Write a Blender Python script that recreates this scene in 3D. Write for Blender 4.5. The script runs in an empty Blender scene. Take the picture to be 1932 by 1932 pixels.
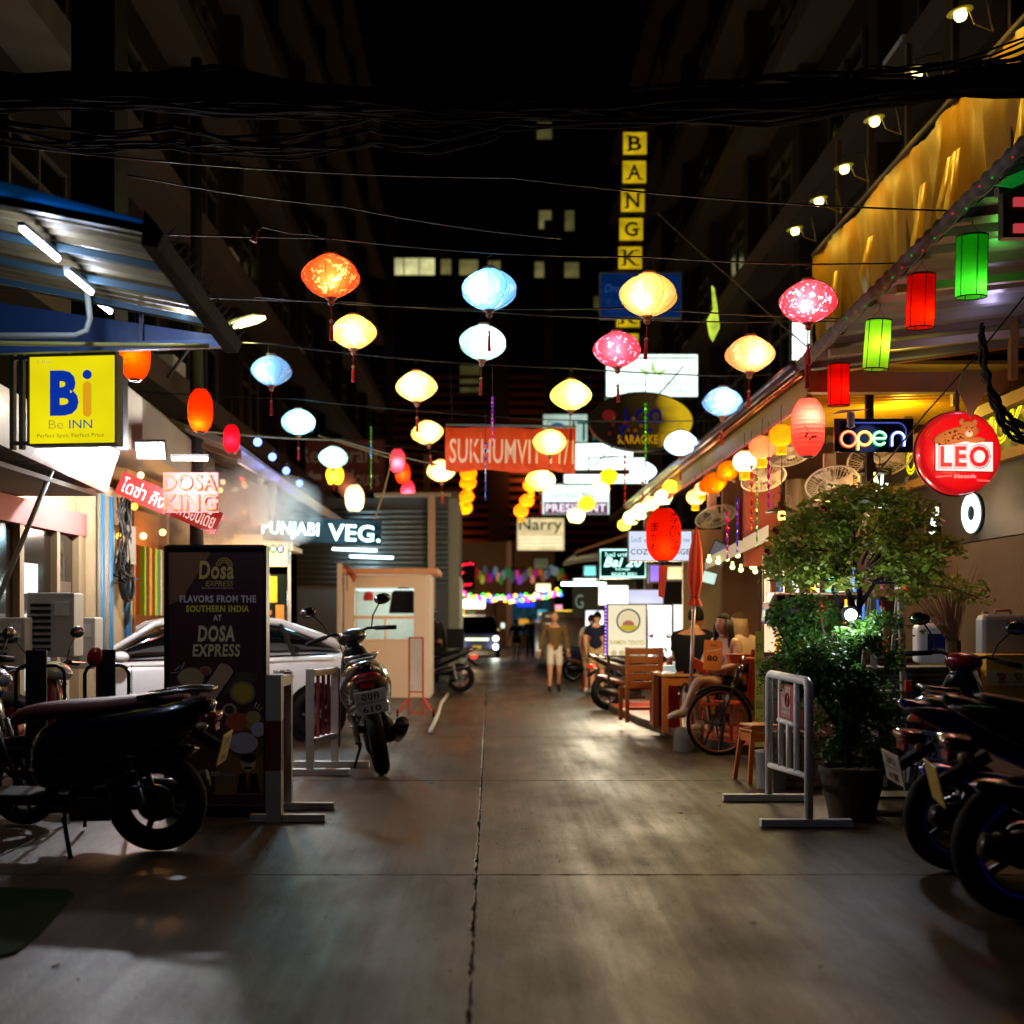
import bpy, math, random
from mathutils import Vector, Matrix, Euler
random.seed(7)
sc = bpy.context.scene
COL = sc.collection
R = math.radians
# ---------------------------------------------------------------- camera, world, exposure
F = 2200.0; CX = 925.0; HY = 1168.0; CH = 1.5          # focal length and vanishing point in 1932-pixel units, eye height
def P(px, py, Y): return Vector(((px-CX)*Y/F, Y, CH-(py-HY)*Y/F))
def S(n, Y): return n*Y/F
def G(px, py, z=0.0):
    Y = (CH-z)*F/(py-HY)
    return Vector(((px-CX)*Y/F, Y, z))
cam = bpy.data.cameras.new('camera'); camo = bpy.data.objects.new('camera', cam); COL.objects.link(camo)
camo.location = (0, 0, CH); camo.rotation_euler = (R(90), 0, 0)
cam.lens = 36*F/1932; cam.sensor_width = 36; cam.shift_x = (966-CX)/1932; cam.shift_y = (HY-966)/1932
cam.clip_start = .05; cam.clip_end = 400
cam.dof.use_dof = True; cam.dof.focus_distance = 9.6; cam.dof.aperture_fstop = 1.15
sc.camera = camo
w = bpy.data.worlds.new('World'); sc.world = w; w.use_nodes = True
nt = w.node_tree; sky = nt.nodes.new('ShaderNodeTexSky'); sky.sky_type = 'NISHITA'; sky.sun_disc = False
sky.sun_elevation = R(-4); sky.sun_rotation = R(200)
nt.links.new(sky.outputs[0], nt.nodes['Background'].inputs[0]); nt.nodes['Background'].inputs[1].default_value = 0.02
sc.view_settings.view_transform = 'Standard'; sc.view_settings.look = 'None'
sc.view_settings.exposure = 0; sc.view_settings.gamma = 1
cy = sc.cycles
cy.use_denoising = True; cy.max_bounces = 6; cy.diffuse_bounces = 3; cy.glossy_bounces = 3; cy.transmission_bounces = 4
cy.transparent_max_bounces = 8; cy.sample_clamp_indirect = 3; cy.caustics_reflective = False; cy.caustics_refractive = False
cy.use_light_tree = True

# ---------------------------------------------------------------- helpers: materials
def lin(c):
    if isinstance(c, str):
        c = c.lstrip('#'); c = c if len(c) == 6 else ''.join(x*2 for x in c); c = [int(c[i:i+2], 16)/255 for i in (0, 2, 4)]
        return tuple(x/12.92 if x <= .04045 else ((x+.055)/1.055)**2.4 for x in c)
    return tuple(c)
_M = {}
def M(col, rough=.6, metal=0., var=.2, bump=.15, scale=9., coat=0., em=None, es=0., trans=0.):
    """painted / plain surface with soft mottling, uneven gloss and fine relief"""
    col = lin(col); key = ('m', col, rough, metal, var, bump, scale, coat, em, es, trans)
    if key in _M: return _M[key]
    m = bpy.data.materials.new('surface'); m.use_nodes = True; t = m.node_tree; N = t.nodes; L = t.links
    b = N['Principled BSDF']; b.inputs['Metallic'].default_value = metal
    tc = N.new('ShaderNodeTexCoord'); ns = N.new('ShaderNodeTexNoise'); ns.inputs['Scale'].default_value = scale
    ns.inputs['Detail'].default_value = 6; ns.inputs['Roughness'].default_value = .65
    L.new(tc.outputs['Object'], ns.inputs['Vector'])
    mx = N.new('ShaderNodeMix'); mx.data_type = 'RGBA'
    mx.inputs[6].default_value = (*[max(0, c*(1-var)) for c in col], 1); mx.inputs[7].default_value = (*[min(1, c*(1+var)) for c in col], 1)
    L.new(ns.outputs['Fac'], mx.inputs[0]); L.new(mx.outputs[2], b.inputs['Base Color'])
    mr = N.new('ShaderNodeMapRange'); mr.inputs[3].default_value = max(.03, rough-.12); mr.inputs[4].default_value = min(1, rough+.12)
    L.new(ns.outputs['Fac'], mr.inputs[0]); L.new(mr.outputs[0], b.inputs['Roughness'])
    if bump:
        n2 = N.new('ShaderNodeTexNoise'); n2.inputs['Scale'].default_value = scale*7; L.new(tc.outputs['Object'], n2.inputs['Vector'])
        bp = N.new('ShaderNodeBump'); bp.inputs['Strength'].default_value = bump; bp.inputs['Distance'].default_value = .01
        L.new(n2.outputs['Fac'], bp.inputs['Height']); L.new(bp.outputs[0], b.inputs['Normal'])
    if rough > .5 and max(col) < .03: b.inputs['Specular IOR Level'].default_value = .12
    if coat: b.inputs['Coat Weight'].default_value = coat; b.inputs['Coat Roughness'].default_value = .06
    if trans: b.inputs['Transmission Weight'].default_value = trans
    if em: b.inputs['Emission Color'].default_value = (*lin(em), 1); b.inputs['Emission Strength'].default_value = es
    _M[key] = m; return m
def E(col, s=1., var=0., scale=3.):
    """lit surface: backlit sign face, tube, bulb, lit window"""
    col = lin(col); key = ('e', col, s, var, scale)
    if key in _M: return _M[key]
    m = bpy.data.materials.new('glow'); m.use_nodes = True; t = m.node_tree; N = t.nodes; L = t.links
    N.remove(N['Principled BSDF']); e = N.new('ShaderNodeEmission'); e.inputs[0].default_value = (*col, 1); e.inputs[1].default_value = s
    if var:
        tc = N.new('ShaderNodeTexCoord'); ns = N.new('ShaderNodeTexNoise'); ns.inputs['Scale'].default_value = scale
        mr = N.new('ShaderNodeMapRange'); mr.inputs[1].default_value = .3; mr.inputs[2].default_value = .7
        mr.inputs[3].default_value = s*(1-var); mr.inputs[4].default_value = s*(1+var)
        L.new(tc.outputs['Object'], ns.inputs['Vector']); L.new(ns.outputs['Fac'], mr.inputs[0]); L.new(mr.outputs[0], e.inputs[1])
    L.new(e.outputs[0], N['Material Output'].inputs[0])
    _M[key] = m; return m
def shade(col, blossom='#fff2e8', amount=.5, petals=26., paper=False):
    """thin silk or paper lit from inside by a real bulb: translucent, with printed blossom"""
    col = lin(col); bl = lin(blossom); key = ('s', col, bl, amount, petals, paper)
    if key in _M: return _M[key]
    m = bpy.data.materials.new('lantern_shade'); m.use_nodes = True; t = m.node_tree; N = t.nodes; L = t.links
    N.remove(N['Principled BSDF'])
    tc = N.new('ShaderNodeTexCoord'); oi = N.new('ShaderNodeObjectInfo'); ad = N.new('ShaderNodeVectorMath'); ad.operation = 'ADD'
    L.new(tc.outputs['Object'], ad.inputs[0]); mu = N.new('ShaderNodeVectorMath'); mu.operation = 'SCALE'; mu.inputs[0].default_value = (7, 3, 5)
    L.new(oi.outputs['Random'], mu.inputs['Scale']); L.new(mu.outputs[0], ad.inputs[1])
    vo = N.new('ShaderNodeTexVoronoi'); vo.inputs['Scale'].default_value = petals; L.new(ad.outputs[0], vo.inputs['Vector'])
    n9 = N.new('ShaderNodeTexNoise'); n9.inputs['Scale'].default_value = 13.; n9.inputs['Detail'].default_value = 2; L.new(ad.outputs[0], n9.inputs['Vector']); th = N.new('ShaderNodeMath'); th.operation = 'MULTIPLY_ADD'; th.inputs[1].default_value = 2.2; th.inputs[2].default_value = -.82; L.new(n9.outputs['Fac'], th.inputs[0])
    lt = N.new('ShaderNodeMath'); lt.operation = 'LESS_THAN'; L.new(vo.outputs['Distance'], lt.inputs[0]); L.new(th.outputs[0], lt.inputs[1])
    nz = N.new('ShaderNodeTexNoise'); nz.inputs['Scale'].default_value = 5.; nz.inputs['Detail'].default_value = 3; L.new(ad.outputs[0], nz.inputs['Vector'])
    gt = N.new('ShaderNodeMath'); gt.operation = 'GREATER_THAN'; gt.inputs[1].default_value = 1-amount; L.new(nz.outputs['Fac'], gt.inputs[0])
    ml = N.new('ShaderNodeMath'); ml.operation = 'MULTIPLY'; L.new(lt.outputs[0], ml.inputs[0]); L.new(gt.outputs[0], ml.inputs[1])
    mx = N.new('ShaderNodeMix'); mx.data_type = 'RGBA'; mx.inputs[6].default_value = (*col, 1); mx.inputs[7].default_value = (*bl, 1); L.new(ml.outputs[0], mx.inputs[0])
    # twigs and purple centres
    l2 = N.new('ShaderNodeMath'); l2.operation = 'LESS_THAN'; l2.inputs[1].default_value = .12; L.new(vo.outputs['Distance'], l2.inputs[0])
    m3 = N.new('ShaderNodeMath'); m3.operation = 'MULTIPLY'; L.new(l2.outputs[0], m3.inputs[0]); L.new(gt.outputs[0], m3.inputs[1])
    mx2 = N.new('ShaderNodeMix'); mx2.data_type = 'RGBA'; mx2.inputs[7].default_value = (*lin('#9a6fc0'), 1); L.new(mx.outputs[2], mx2.inputs[6]); L.new(m3.outputs[0], mx2.inputs[0])
    tr = N.new('ShaderNodeBsdfTranslucent'); di = N.new('ShaderNodeBsdfDiffuse'); ms = N.new('ShaderNodeMixShader'); ms.inputs[0].default_value = .25
    src = mx if paper else mx2
    L.new(src.outputs[2], tr.inputs[0]); L.new(src.outputs[2], di.inputs[0]); L.new(tr.outputs[0], ms.inputs[1]); L.new(di.outputs[0], ms.inputs[2])
    tp = N.new('ShaderNodeBsdfTransparent'); L.new(src.outputs[2], tp.inputs[0]); m4 = N.new('ShaderNodeMixShader'); m4.inputs[0].default_value = .35; L.new(ms.outputs[0], m4.inputs[1]); L.new(tp.outputs[0], m4.inputs[2])
    L.new(m4.outputs[0], N['Material Output'].inputs[0]); _M[key] = m; return m
def glassy(col='#0a0c10', rough=.05):
    return M(col, rough, 0, .1, 0, 3, coat=.6)

# ---------------------------------------------------------------- helpers: meshes
class MB:
    def __init__(s): s.v = []; s.f = []
    def add(s, vs, fs, m=None):
        n = len(s.v); s.v += [tuple(m @ Vector(v)) if m else tuple(v) for v in vs]; s.f += [tuple(i+n for i in f) for f in fs]; return s
    def box(s, c, d, r=(0, 0, 0)):
        x, y, z = d[0]/2, d[1]/2, d[2]/2
        vs = [(i, j, k) for i in (-x, x) for j in (-y, y) for k in (-z, z)]
        return s.add(vs, [(0, 1, 3, 2), (4, 6, 7, 5), (0, 4, 5, 1), (2, 3, 7, 6), (0, 2, 6, 4), (1, 5, 7, 3)], Matrix.Translation(c) @ Euler(r).to_matrix().to_4x4())
    def bar(s, a, b, wd, ht=None):
        a = Vector(a); b = Vector(b); d = b-a; q = d.to_track_quat('Z', 'Y')
        ht = ht or wd; x, y, z = wd/2, ht/2, d.length/2
        vs = [(i, j, k) for i in (-x, x) for j in (-y, y) for k in (-z, z)]
        return s.add(vs, [(0, 1, 3, 2), (4, 6, 7, 5), (0, 4, 5, 1), (2, 3, 7, 6), (0, 2, 6, 4), (1, 5, 7, 3)], Matrix.Translation((a+b)/2) @ q.to_matrix().to_4x4())
    def loft(s, rings, cap=True, closed=False):
        n = len(rings[0]); k = len(rings); vs = [p for r in rings for p in r]; fs = []
        for i in range(k if closed else k-1):
            a, b = i*n, ((i+1) % k)*n
            for j in range(n): fs.append((a+j, a+(j+1) % n, b+(j+1) % n, b+j))
        if cap and not closed: fs += [tuple(range(n))[::-1], tuple((k-1)*n+j for j in range(n))]
        return s.add(vs, fs)
    def tube(s, pts, r, n=8, closed=False):
        pts = [Vector(p) for p in pts]; rs = r if isinstance(r, (list, tuple)) else [r]*len(pts); rings = []; up = None
        for i, p in enumerate(pts):
            if closed: d = pts[(i+1) % len(pts)]-pts[i-1]
            else: d = pts[min(i+1, len(pts)-1)]-pts[max(i-1, 0)]
            if d.length < 1e-9: d = Vector((0, 0, 1))
            d.normalize()
            if up is None: up = Vector((0, 0, 1)) if abs(d.z) < .9 else Vector((0, 1, 0))
            u = (up-d*up.dot(d)); u = u.normalized() if u.length > 1e-6 else d.orthogonal().normalized(); v = d.cross(u); up = u
            rings.append([p+(u*math.cos(2*math.pi*j/n)+v*math.sin(2*math.pi*j/n))*rs[i] for j in range(n)])
        return s.loft(rings, True, closed)
    def cyl(s, a, b, r0, r1=None, n=16): return s.tube([a, b], [r0, r0 if r1 is None else r1], n)
    def lathe(s, prof, n=24, c=(0, 0, 0), f=None, cap=False):
        rings = []
        for r, z in prof:
            rings.append([(c[0]+r*(f(j/n) if f else 1)*math.cos(2*math.pi*j/n), c[1]+r*(f(j/n) if f else 1)*math.sin(2*math.pi*j/n), c[2]+z) for j in range(n)])
        return s.loft(rings, cap)
    def ell(s, c, r, n=16, m=10, rot=None):
        rr = r if isinstance(r, (tuple, list)) else (r, r, r); t = MB()
        t.lathe([(max(math.sin(math.pi*i/m), .001), -math.cos(math.pi*i/m)) for i in range(m+1)], n)
        mt = Matrix.Translation(c) @ (Euler(rot).to_matrix().to_4x4() if rot else Matrix()) @ Matrix.Diagonal((*rr, 1))
        return s.add(t.v, t.f, mt)
    def torus(s, c, Rr, r, ax='Y', n=28, m=8, a0=0, a1=360, sq=1.):
        pts = []; full = abs(a1-a0) >= 360
        for i in range(n if full else n+1):
            a = R(a0+(a1-a0)*i/n); u, v = Rr*math.cos(a), Rr*math.sin(a)
            pts.append({'Y': (c[0]+u, c[1], c[2]+v), 'Z': (c[0]+u, c[1]+v, c[2]), 'X': (c[0], c[1]+u, c[2]+v)}[ax])
        return s.tube(pts, r, m, full)
    def prism(s, poly, y0, y1):
        n = len(poly); vs = [(x, y0, z) for x, z in poly]+[(x, y1, z) for x, z in poly]
        fs = [tuple(range(n)), tuple(range(n, 2*n))[::-1]]+[(j, j+n, (j+1) % n+n, (j+1) % n) for j in range(n)]
        return s.add(vs, fs)
    def loftx(s, secs, n=14, p=2.4):
        """sections along x: (x, z, half width y, half height z[, y])"""
        rings = []
        for q in secs:
            x, z, hy, hz = q[:4]; yc = q[4] if len(q) > 4 else 0; ring = []
            for j in range(n):
                a = 2*math.pi*j/n; c_, s_ = math.cos(a), math.sin(a)
                ring.append((x, yc+hy*math.copysign(abs(c_)**(2/p), c_), z+hz*math.copysign(abs(s_)**(2/p), s_)))
            rings.append(ring)
        return s.loft(rings)
    def build(s, name, mat, parent=None, loc=None, rot=None, smooth=False, bevel=0, sub=0, label=None, solid=0):
        me = bpy.data.meshes.new(name); me.from_pydata(s.v, [], s.f); me.validate()
        import bmesh
        bm = bmesh.new(); bm.from_mesh(me)
        if s.fixn: bmesh.ops.recalc_face_normals(bm, faces=bm.faces)
        bm.to_mesh(me); bm.free()
        if smooth: me.polygons.foreach_set('use_smooth', [True]*len(me.polygons))
        if mat: me.materials.append(mat)
        o = bpy.data.objects.new(name, me); COL.objects.link(o)
        if parent: o.parent = parent
        if loc is not None: o.location = loc
        if rot is not None: o.rotation_euler = rot
        if bevel: b = o.modifiers.new('b', 'BEVEL'); b.width = bevel; b.segments = 2; b.limit_method = 'ANGLE'
        if sub: b = o.modifiers.new('s', 'SUBSURF'); b.levels = b.render_levels = sub
        if solid: b = o.modifiers.new('t', 'SOLIDIFY'); b.thickness = solid
        if label: o['label'] = label
        return o
    fixn = True
def tag(o, label, cat, group=None):
    o['label'] = label; o['category'] = cat
    if group: o['group'] = group
    return o
def T(name, label, cat, loc=(0, 0, 0), rz=0, group=None, rot=None):
    o = bpy.data.objects.new(name, None); COL.objects.link(o); o.location = loc; o.rotation_euler = rot or (0, 0, rz); o.empty_display_size = .1
    return tag(o, label, cat, group)
def struct(o): o['kind'] = 'structure'; return o
def stuff(o): o['kind'] = 'stuff'; return o
def lamp(loc, power, col='#ffffff', r=.03, parent=None, kind='POINT', rot=None, size=None, spot=None):
    l = bpy.data.lights.new('bulb_or_added_light', kind); l.energy = power; l.color = lin(col)
    if kind == 'AREA':
        l.shape = 'RECTANGLE'; l.size, l.size_y = size
    else: l.shadow_soft_size = r
    if kind == 'SPOT': l.spot_size = R(spot or 100); l.spot_blend = .6
    o = bpy.data.objects.new('bulb_or_added_light', l); COL.objects.link(o); o.location = loc
    if rot: o.rotation_euler = rot
    if parent: o.parent = parent
    return o
def copytree(o, parent=None):
    c = o.copy(); COL.objects.link(c); c.parent = parent
    for ch in list(o.children): copytree(ch, c)
    return c
_jobs = []
def txt(s, box, mat, parent, name='lettering', y=-.004, offset=0., extrude=.001, shear=0., fit='both', rot=0, sp=None):
    """lettering fitted into box (x0, z0, x1, z1) of a sign's own face plane"""
    c = bpy.data.curves.new('t', 'FONT'); c.body = s; c.size = 1; c.offset = offset; c.extrude = 0; c.shear = shear; c.resolution_u = 3; c.space_character = sp or 1+offset*3.2
    c.align_x = 'LEFT'; o = bpy.data.objects.new('t', c); COL.objects.link(o)
    _jobs.append((o, box, mat, parent, name, y, extrude, fit, rot)); return o
def flush_text():
    dg = bpy.context.evaluated_depsgraph_get(); dg.update()
    for (o, box, mat, parent, name, y, ext, fit, rot) in _jobs:
        me = bpy.data.meshes.new_from_object(o.evaluated_get(dg)); me.materials.clear(); me.materials.append(mat)
        x0, z0, x1, z1 = box
        if len(me.vertices) == 0: print('EMPTY TEXT', o.data.body); bpy.data.objects.remove(o); continue
        xs = [v.co.x for v in me.vertices]; ys = [v.co.y for v in me.vertices]; a, b, c_, d = min(xs), max(xs), min(ys), max(ys)
        sx = (x1-x0)/max(b-a, 1e-6); sy = (z1-z0)/max(d-c_, 1e-6)
        if fit == 'min': sx = sy = min(sx, sy)
        mxc, mzc = (x0+x1)/2, (z0+z1)/2; cr, sr = math.cos(rot), math.sin(rot)
        for v in me.vertices:
            lx = (v.co.x-(a+b)/2)*sx; lz = (v.co.y-(c_+d)/2)*sy
            v.co = (mxc+lx*cr-lz*sr, y, mzc+lx*sr+lz*cr)
        me.name = name; n = bpy.data.objects.new(name, me); COL.objects.link(n); n.parent = parent
        if ext > .0015: m = n.modifiers.new('t', 'SOLIDIFY'); m.thickness = ext; m.offset = 0
        c = o.data; bpy.data.objects.remove(o); bpy.data.curves.remove(c)
    _jobs.clear()
def sign(name, label, cat, x0, y0, x1, y1, Y, face, frame='#101010', depth=.12, rz=0, group=None, border=.03, framew=None):
    """rectangular board or light box with a real case, face towards -y of its own frame; pixel box at depth Y gives place and size"""
    c = P((x0+x1)/2, (y0+y1)/2, Y); wd, ht = S(x1-x0, Y), S(y1-y0, Y)
    if rz: wd /= max(.3, math.cos(rz))
    r = T(name, label, cat, c, rz, group)
    MB().box((0, depth/2+.004, 0), (wd, depth, ht)).build('case', M(frame, .5), r, bevel=.006)
    MB().box((0, 0, 0), (wd-2*border, .006, ht-2*border)).build('face', face, r)
    if border > 0:
        f = MB(); b = border*.8
        for sx in (-1, 1): f.box((sx*(wd/2-b/2), -.006, 0), (b, .02, ht))
        for sz in (-1, 1): f.box((0, -.006, sz*(ht/2-b/2)), (wd-2*b, .018, b))
        f.build('frame', M(frame, .45), r)
    return r, wd, ht
# ================================================================= SETTING
def concrete():
    m = bpy.data.materials.new('wet_concrete'); m.use_nodes = True; t = m.node_tree; N = t.nodes; L = t.links; b = N['Principled BSDF']
    g = N.new('ShaderNodeNewGeometry'); mp = N.new('ShaderNodeMapping'); mp.inputs['Scale'].default_value = (1, .45, 1); L.new(g.outputs['Position'], mp.inputs[0])
    def noise_(sc_, det=5, ro=.6, src=mp.outputs[0]):
        n = N.new('ShaderNodeTexNoise'); n.inputs['Scale'].default_value = sc_; n.inputs['Detail'].default_value = det; n.inputs['Roughness'].default_value = ro; L.new(src, n.inputs['Vector']); return n
    def ramp(src, pts):
        r = N.new('ShaderNodeValToRGB'); r.color_ramp.elements[0].position = pts[0][0]; r.color_ramp.elements[0].color = (*[pts[0][1]]*3, 1)
        r.color_ramp.elements[1].position = pts[-1][0]; r.color_ramp.elements[1].color = (*[pts[-1][1]]*3, 1)
        for p_, v_ in pts[1:-1]: e = r.color_ramp.elements.new(p_); e.color = (v_, v_, v_, 1)
        L.new(src, r.inputs[0]); return r
    big = noise_(.75, 6, .62); mid = noise_(3.1, 8, .7); fine = noise_(60, 4, .7, g.outputs['Position']); wet = noise_(1.3, 5, .55); pud = noise_(.9, 3, .5)
    c1 = ramp(big.outputs['Fac'], [(.3, 0), (.7, 1)]); mx = N.new('ShaderNodeMix'); mx.data_type = 'RGBA'
    mx.inputs[6].default_value = (.02, .013, .008, 1); mx.inputs[7].default_value = (.11, .066, .034, 1); L.new(c1.outputs[0], mx.inputs[0])
    c2 = ramp(mid.outputs['Fac'], [(.34, .35), (.62, 1.0)]); mul = N.new('ShaderNodeMix'); mul.data_type = 'RGBA'; mul.blend_type = 'MULTIPLY'; mul.inputs[0].default_value = .8
    L.new(mx.outputs[2], mul.inputs[6]); L.new(c2.outputs[0], mul.inputs[7])
    stm = N.new('ShaderNodeMapping'); stm.inputs['Scale'].default_value = (2.6, .12, 1); L.new(g.outputs['Position'], stm.inputs[0]); stn = noise_(1.6, 7, .7, stm.outputs[0]); c4 = ramp(stn.outputs['Fac'], [(.3, .6), (.68, 1.15)]); m5 = N.new('ShaderNodeMix'); m5.data_type = 'RGBA'; m5.blend_type = 'MULTIPLY'; m5.inputs[0].default_value = .75; L.new(mul.outputs[2], m5.inputs[6]); L.new(c4.outputs[0], m5.inputs[7])
    c3 = ramp(fine.outputs['Fac'], [(.4, .4), (.6, 1.45)]); m3 = N.new('ShaderNodeMix'); m3.data_type = 'RGBA'; m3.blend_type = 'MULTIPLY'; m3.inputs[0].default_value = .7
    L.new(m5.outputs[2], m3.inputs[6]); L.new(c3.outputs[0], m3.inputs[7]); L.new(m3.outputs[2], b.inputs['Base Color'])
    r1 = ramp(wet.outputs['Fac'], [(.3, .3), (.5, .42), (.7, .56)])
    ra = N.new('ShaderNodeMath'); ra.operation = 'MULTIPLY_ADD'; ra.inputs[1].default_value = .35; L.new(mid.outputs['Fac'], ra.inputs[0]); L.new(r1.outputs[0], ra.inputs[2])
    rs0 = N.new('ShaderNodeMath'); rs0.operation = 'MULTIPLY_ADD'; rs0.inputs[1].default_value = -.45; L.new(stn.outputs['Fac'], rs0.inputs[0]); L.new(ra.outputs[0], rs0.inputs[2]); rs = N.new('ShaderNodeMath'); rs.operation = 'ADD'; rs.inputs[1].default_value = .08; rs.use_clamp = True; L.new(rs0.outputs[0], rs.inputs[0])
    pr = ramp(pud.outputs['Fac'], [(.70, 1), (.73, .12)]); rm = N.new('ShaderNodeMath'); rm.operation = 'MULTIPLY'; L.new(rs.outputs[0], rm.inputs[0]); L.new(pr.outputs[0], rm.inputs[1])
    L.new(rm.outputs[0], b.inputs['Roughness']); b.inputs['Specular IOR Level'].default_value = .36
    bp = N.new('ShaderNodeBump'); bp.inputs['Strength'].default_value = .7; bp.inputs['Distance'].default_value = .014
    hh = N.new('ShaderNodeMath'); hh.operation = 'MULTIPLY_ADD'; hh.inputs[1].default_value = .4; L.new(fine.outputs['Fac'], hh.inputs[0]); L.new(mid.outputs['Fac'], hh.inputs[2])
    hm = N.new('ShaderNodeMath'); hm.operation = 'MULTIPLY'; L.new(hh.outputs[0], hm.inputs[0]); L.new(pr.outputs[0], hm.inputs[1])
    L.new(hm.outputs[0], bp.inputs['Height']); L.new(bp.outputs[0], b.inputs['Normal']); return m
CONC = concrete()
struct(MB().box((0, 100, -.17), (400, 400, .2)).build('ground', M((.05, .045, .04), .8)))
road = bpy.data.objects.new('road', None); COL.objects.link(road); struct(road)
xs = [-5.9, -3.1, -.08, 2.95, 5.9]; ys = [-1.15+4.0*i for i in range(16)]
for i in range(4):
    for j in range(15):
        a, b_ = xs[i]+.006, xs[i+1]-.006; c, d = ys[j]+.006, ys[j+1]-.006
        n = 70 if j < 5 else 16; mb = MB()
        # slab with slightly chipped, uneven edges
        pts = []
        rr = random.Random(i*31+j)
        e = lambda: rr.uniform(-.004, .004)+(rr.uniform(-.014, .004) if rr.random() < .2 else 0)
        for k in range(n): pts.append((a+(b_-a)*k/n, c+e()))
        for k in range(n): pts.append((b_+e()*1.3, c+(d-c)*k/n))
        for k in range(n): pts.append((b_-(b_-a)*k/n, d+e()))
        for k in range(n): pts.append((a+e(), d-(d-c)*k/n))
        z = -.002*rr.random()
        mb.loft([[(x, y, -.069) for x, y in pts], [(x, y, z-.004) for x, y in pts], [((x-(a+b_)/2)*.997+(a+b_)/2, (y-(c+d)/2)*.998+(c+d)/2, z) for x, y in pts]])
        mb.build('slab', CONC, road)
struct(MB().box((0, 108, -.03), (60, 90, .06)).build('street_end', CONC))
# green mat corner bottom left
mp_ = [tuple(G(*q)[:2]) for q in ((-260, 1835), (-30, 1815), (30, 1800), (75, 1765), (140, 1690), (128, 1682), (-60, 1676), (-260, 1676))]
tag(MB().loft([[(x, y, 0) for x, y in mp_], [(x, y, .012) for x, y in mp_]]).build('turf_mat', M('#142a10', .95, 0, .5, .6, 40)), 'green artificial turf mat lying at the left edge of the road', 'mat')

# grit and litter
rr = random.Random(77); mb = MB()
for k in range(420):
    y = 4.4+rr.random()**1.6*12; x = rr.uniform(-2.6, 3.4); s_ = rr.uniform(.0025, .007); mb.ell((x, y, s_*.4), (s_, s_*rr.uniform(.6, 1), s_*.5), 5, 3, (0, 0, rr.uniform(0, 3)))
stuff(mb.build('grit', M('#8a7458', .7))); bpy.data.objects['grit']['label'] = 'fine grit scattered over the concrete'
mb = MB()
for k in range(46):
    y = 5+rr.random()*10; x = rr.choice([rr.uniform(-2.6, -1.2), rr.uniform(1.2, 2.6), rr.uniform(-2.5, 2.6)]); a = rr.uniform(0, 6.28); s_ = rr.uniform(.012, .035); d = Vector((math.cos(a), math.sin(a), 0))*s_; u = Vector((-d.y, d.x, 0))*.4; p = Vector((x, y, .004)); mb.loft([[p-d, p+u+Vector((0, 0, .004)), p+d, p-u], [p-d+Vector((0, 0, .001)), p+u+Vector((0, 0, .006)), p+d+Vector((0, 0, .001)), p-u+Vector((0, 0, .002))]])
stuff(mb.build('litter', M('#5a4424', .8, 0, .6, 0, 3))); bpy.data.objects['litter']['label'] = 'dry leaves and scraps lying on the road'
# ---- upper facades
WALL_L = M('#231912', .85, 0, .25, .3, 1.2); WALL_R = M('#2a2016', .85, 0, .25, .3, 1.2); LEDGE = M('#3a2c20', .8, 0, .3, .3, 2); DARKW = glassy('#0b0d10', .15)
def facade(name, label, X, Y0, Y1, Z0, Z1, side, wallm, skip=None):
    r = T(name, label, 'building', (X, Y0, 0))
    dx = -side  # outward to the street
    MB().box((side*3, (Y1-Y0)/2, (Z0+Z1)/2), (6, Y1-Y0, Z1-Z0)).build('wall', wallm, r)
    pm_ = None; wm = None; n = int((Y1-Y0)/4.2)
    for k in range(n+1):
        y = k*(Y1-Y0)/n
        if k == 0: pm_ = MB().box((0, 0, 0), (.36, .42, Z1-Z0)).build('pier', wallm, r, bevel=.02); pm_.location = (dx*.17, y+.22, (Z0+Z1)/2)
        else: o = pm_.copy(); COL.objects.link(o); o.location = (dx*.17, min(y, Y1-Y0-.22), (Z0+Z1)/2)
    fl = []; z = Z0+.9
    while z < Z1-2:
        fl.append(z); z += 3.3
    l0 = None
    for z in fl:
        if l0 is None: l0 = MB().box((0, 0, 0), (.75, Y1-Y0-.02, .16)).box((dx*.34, 0, .22), (.07, Y1-Y0-.02, .28)).build('ledge', LEDGE, r); l0.location = (dx*.37, (Y1-Y0)/2, z)
        else: o = l0.copy(); COL.objects.link(o); o.location = (dx*.37, (Y1-Y0)/2, z)
    w0 = None; rr = random.Random(int(X*10)); a0 = None; s0 = None
    for z in fl[:7]:
        for k in range(min(n, 11)):
            y = (k+.5)*(Y1-Y0)/n
            if w0 is None:
                w0 = MB().box((0, 0, 0), (.08, 1.9, 1.5)).build('window', DARKW, r)
                f0 = MB()
                for q in (-.95, 0, .95): f0.box((dx*.05, q, 0), (.06, .06, 1.56))
                for q in (-.75, .3, .75): f0.box((dx*.048, 0, q), (.05, 1.84, .05))
                f0.build('frame', M('#3c342c', .6), w0); w0.location = (dx*.03, y, z+1.6); src = w0
            else:
                c = src.copy(); COL.objects.link(c); c.location = (dx*.03, y, z+1.6)
                for ch in src.children: d = ch.copy(); COL.objects.link(d); d.parent = c
            if rr.random() < .3:
                q = MB().box((0, 0, 0), (.3, .8, .55)).box((dx*.16, -.12, 0), (.02, .46, .46)).build('air_conditioner', M('#b8b2a6', .6), r) if a0 is None else a0.copy()
                if a0 is None: a0 = q
                else: COL.objects.link(q)
                q.location = (dx*.35, y+.9, z+.52)
    return r
facade('apartment_building', 'tall dark tenement with floor ledges and piers above the left row of shops', -6.0, 8.5, 58, 4.4, 30, -1, WALL_L)
facade('apartment_building', 'tall dark tenement with floor ledges rising behind the golden tarpaulin', 6.2, 9.0, 40, 4.6, 26, 1, WALL_R)
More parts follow.
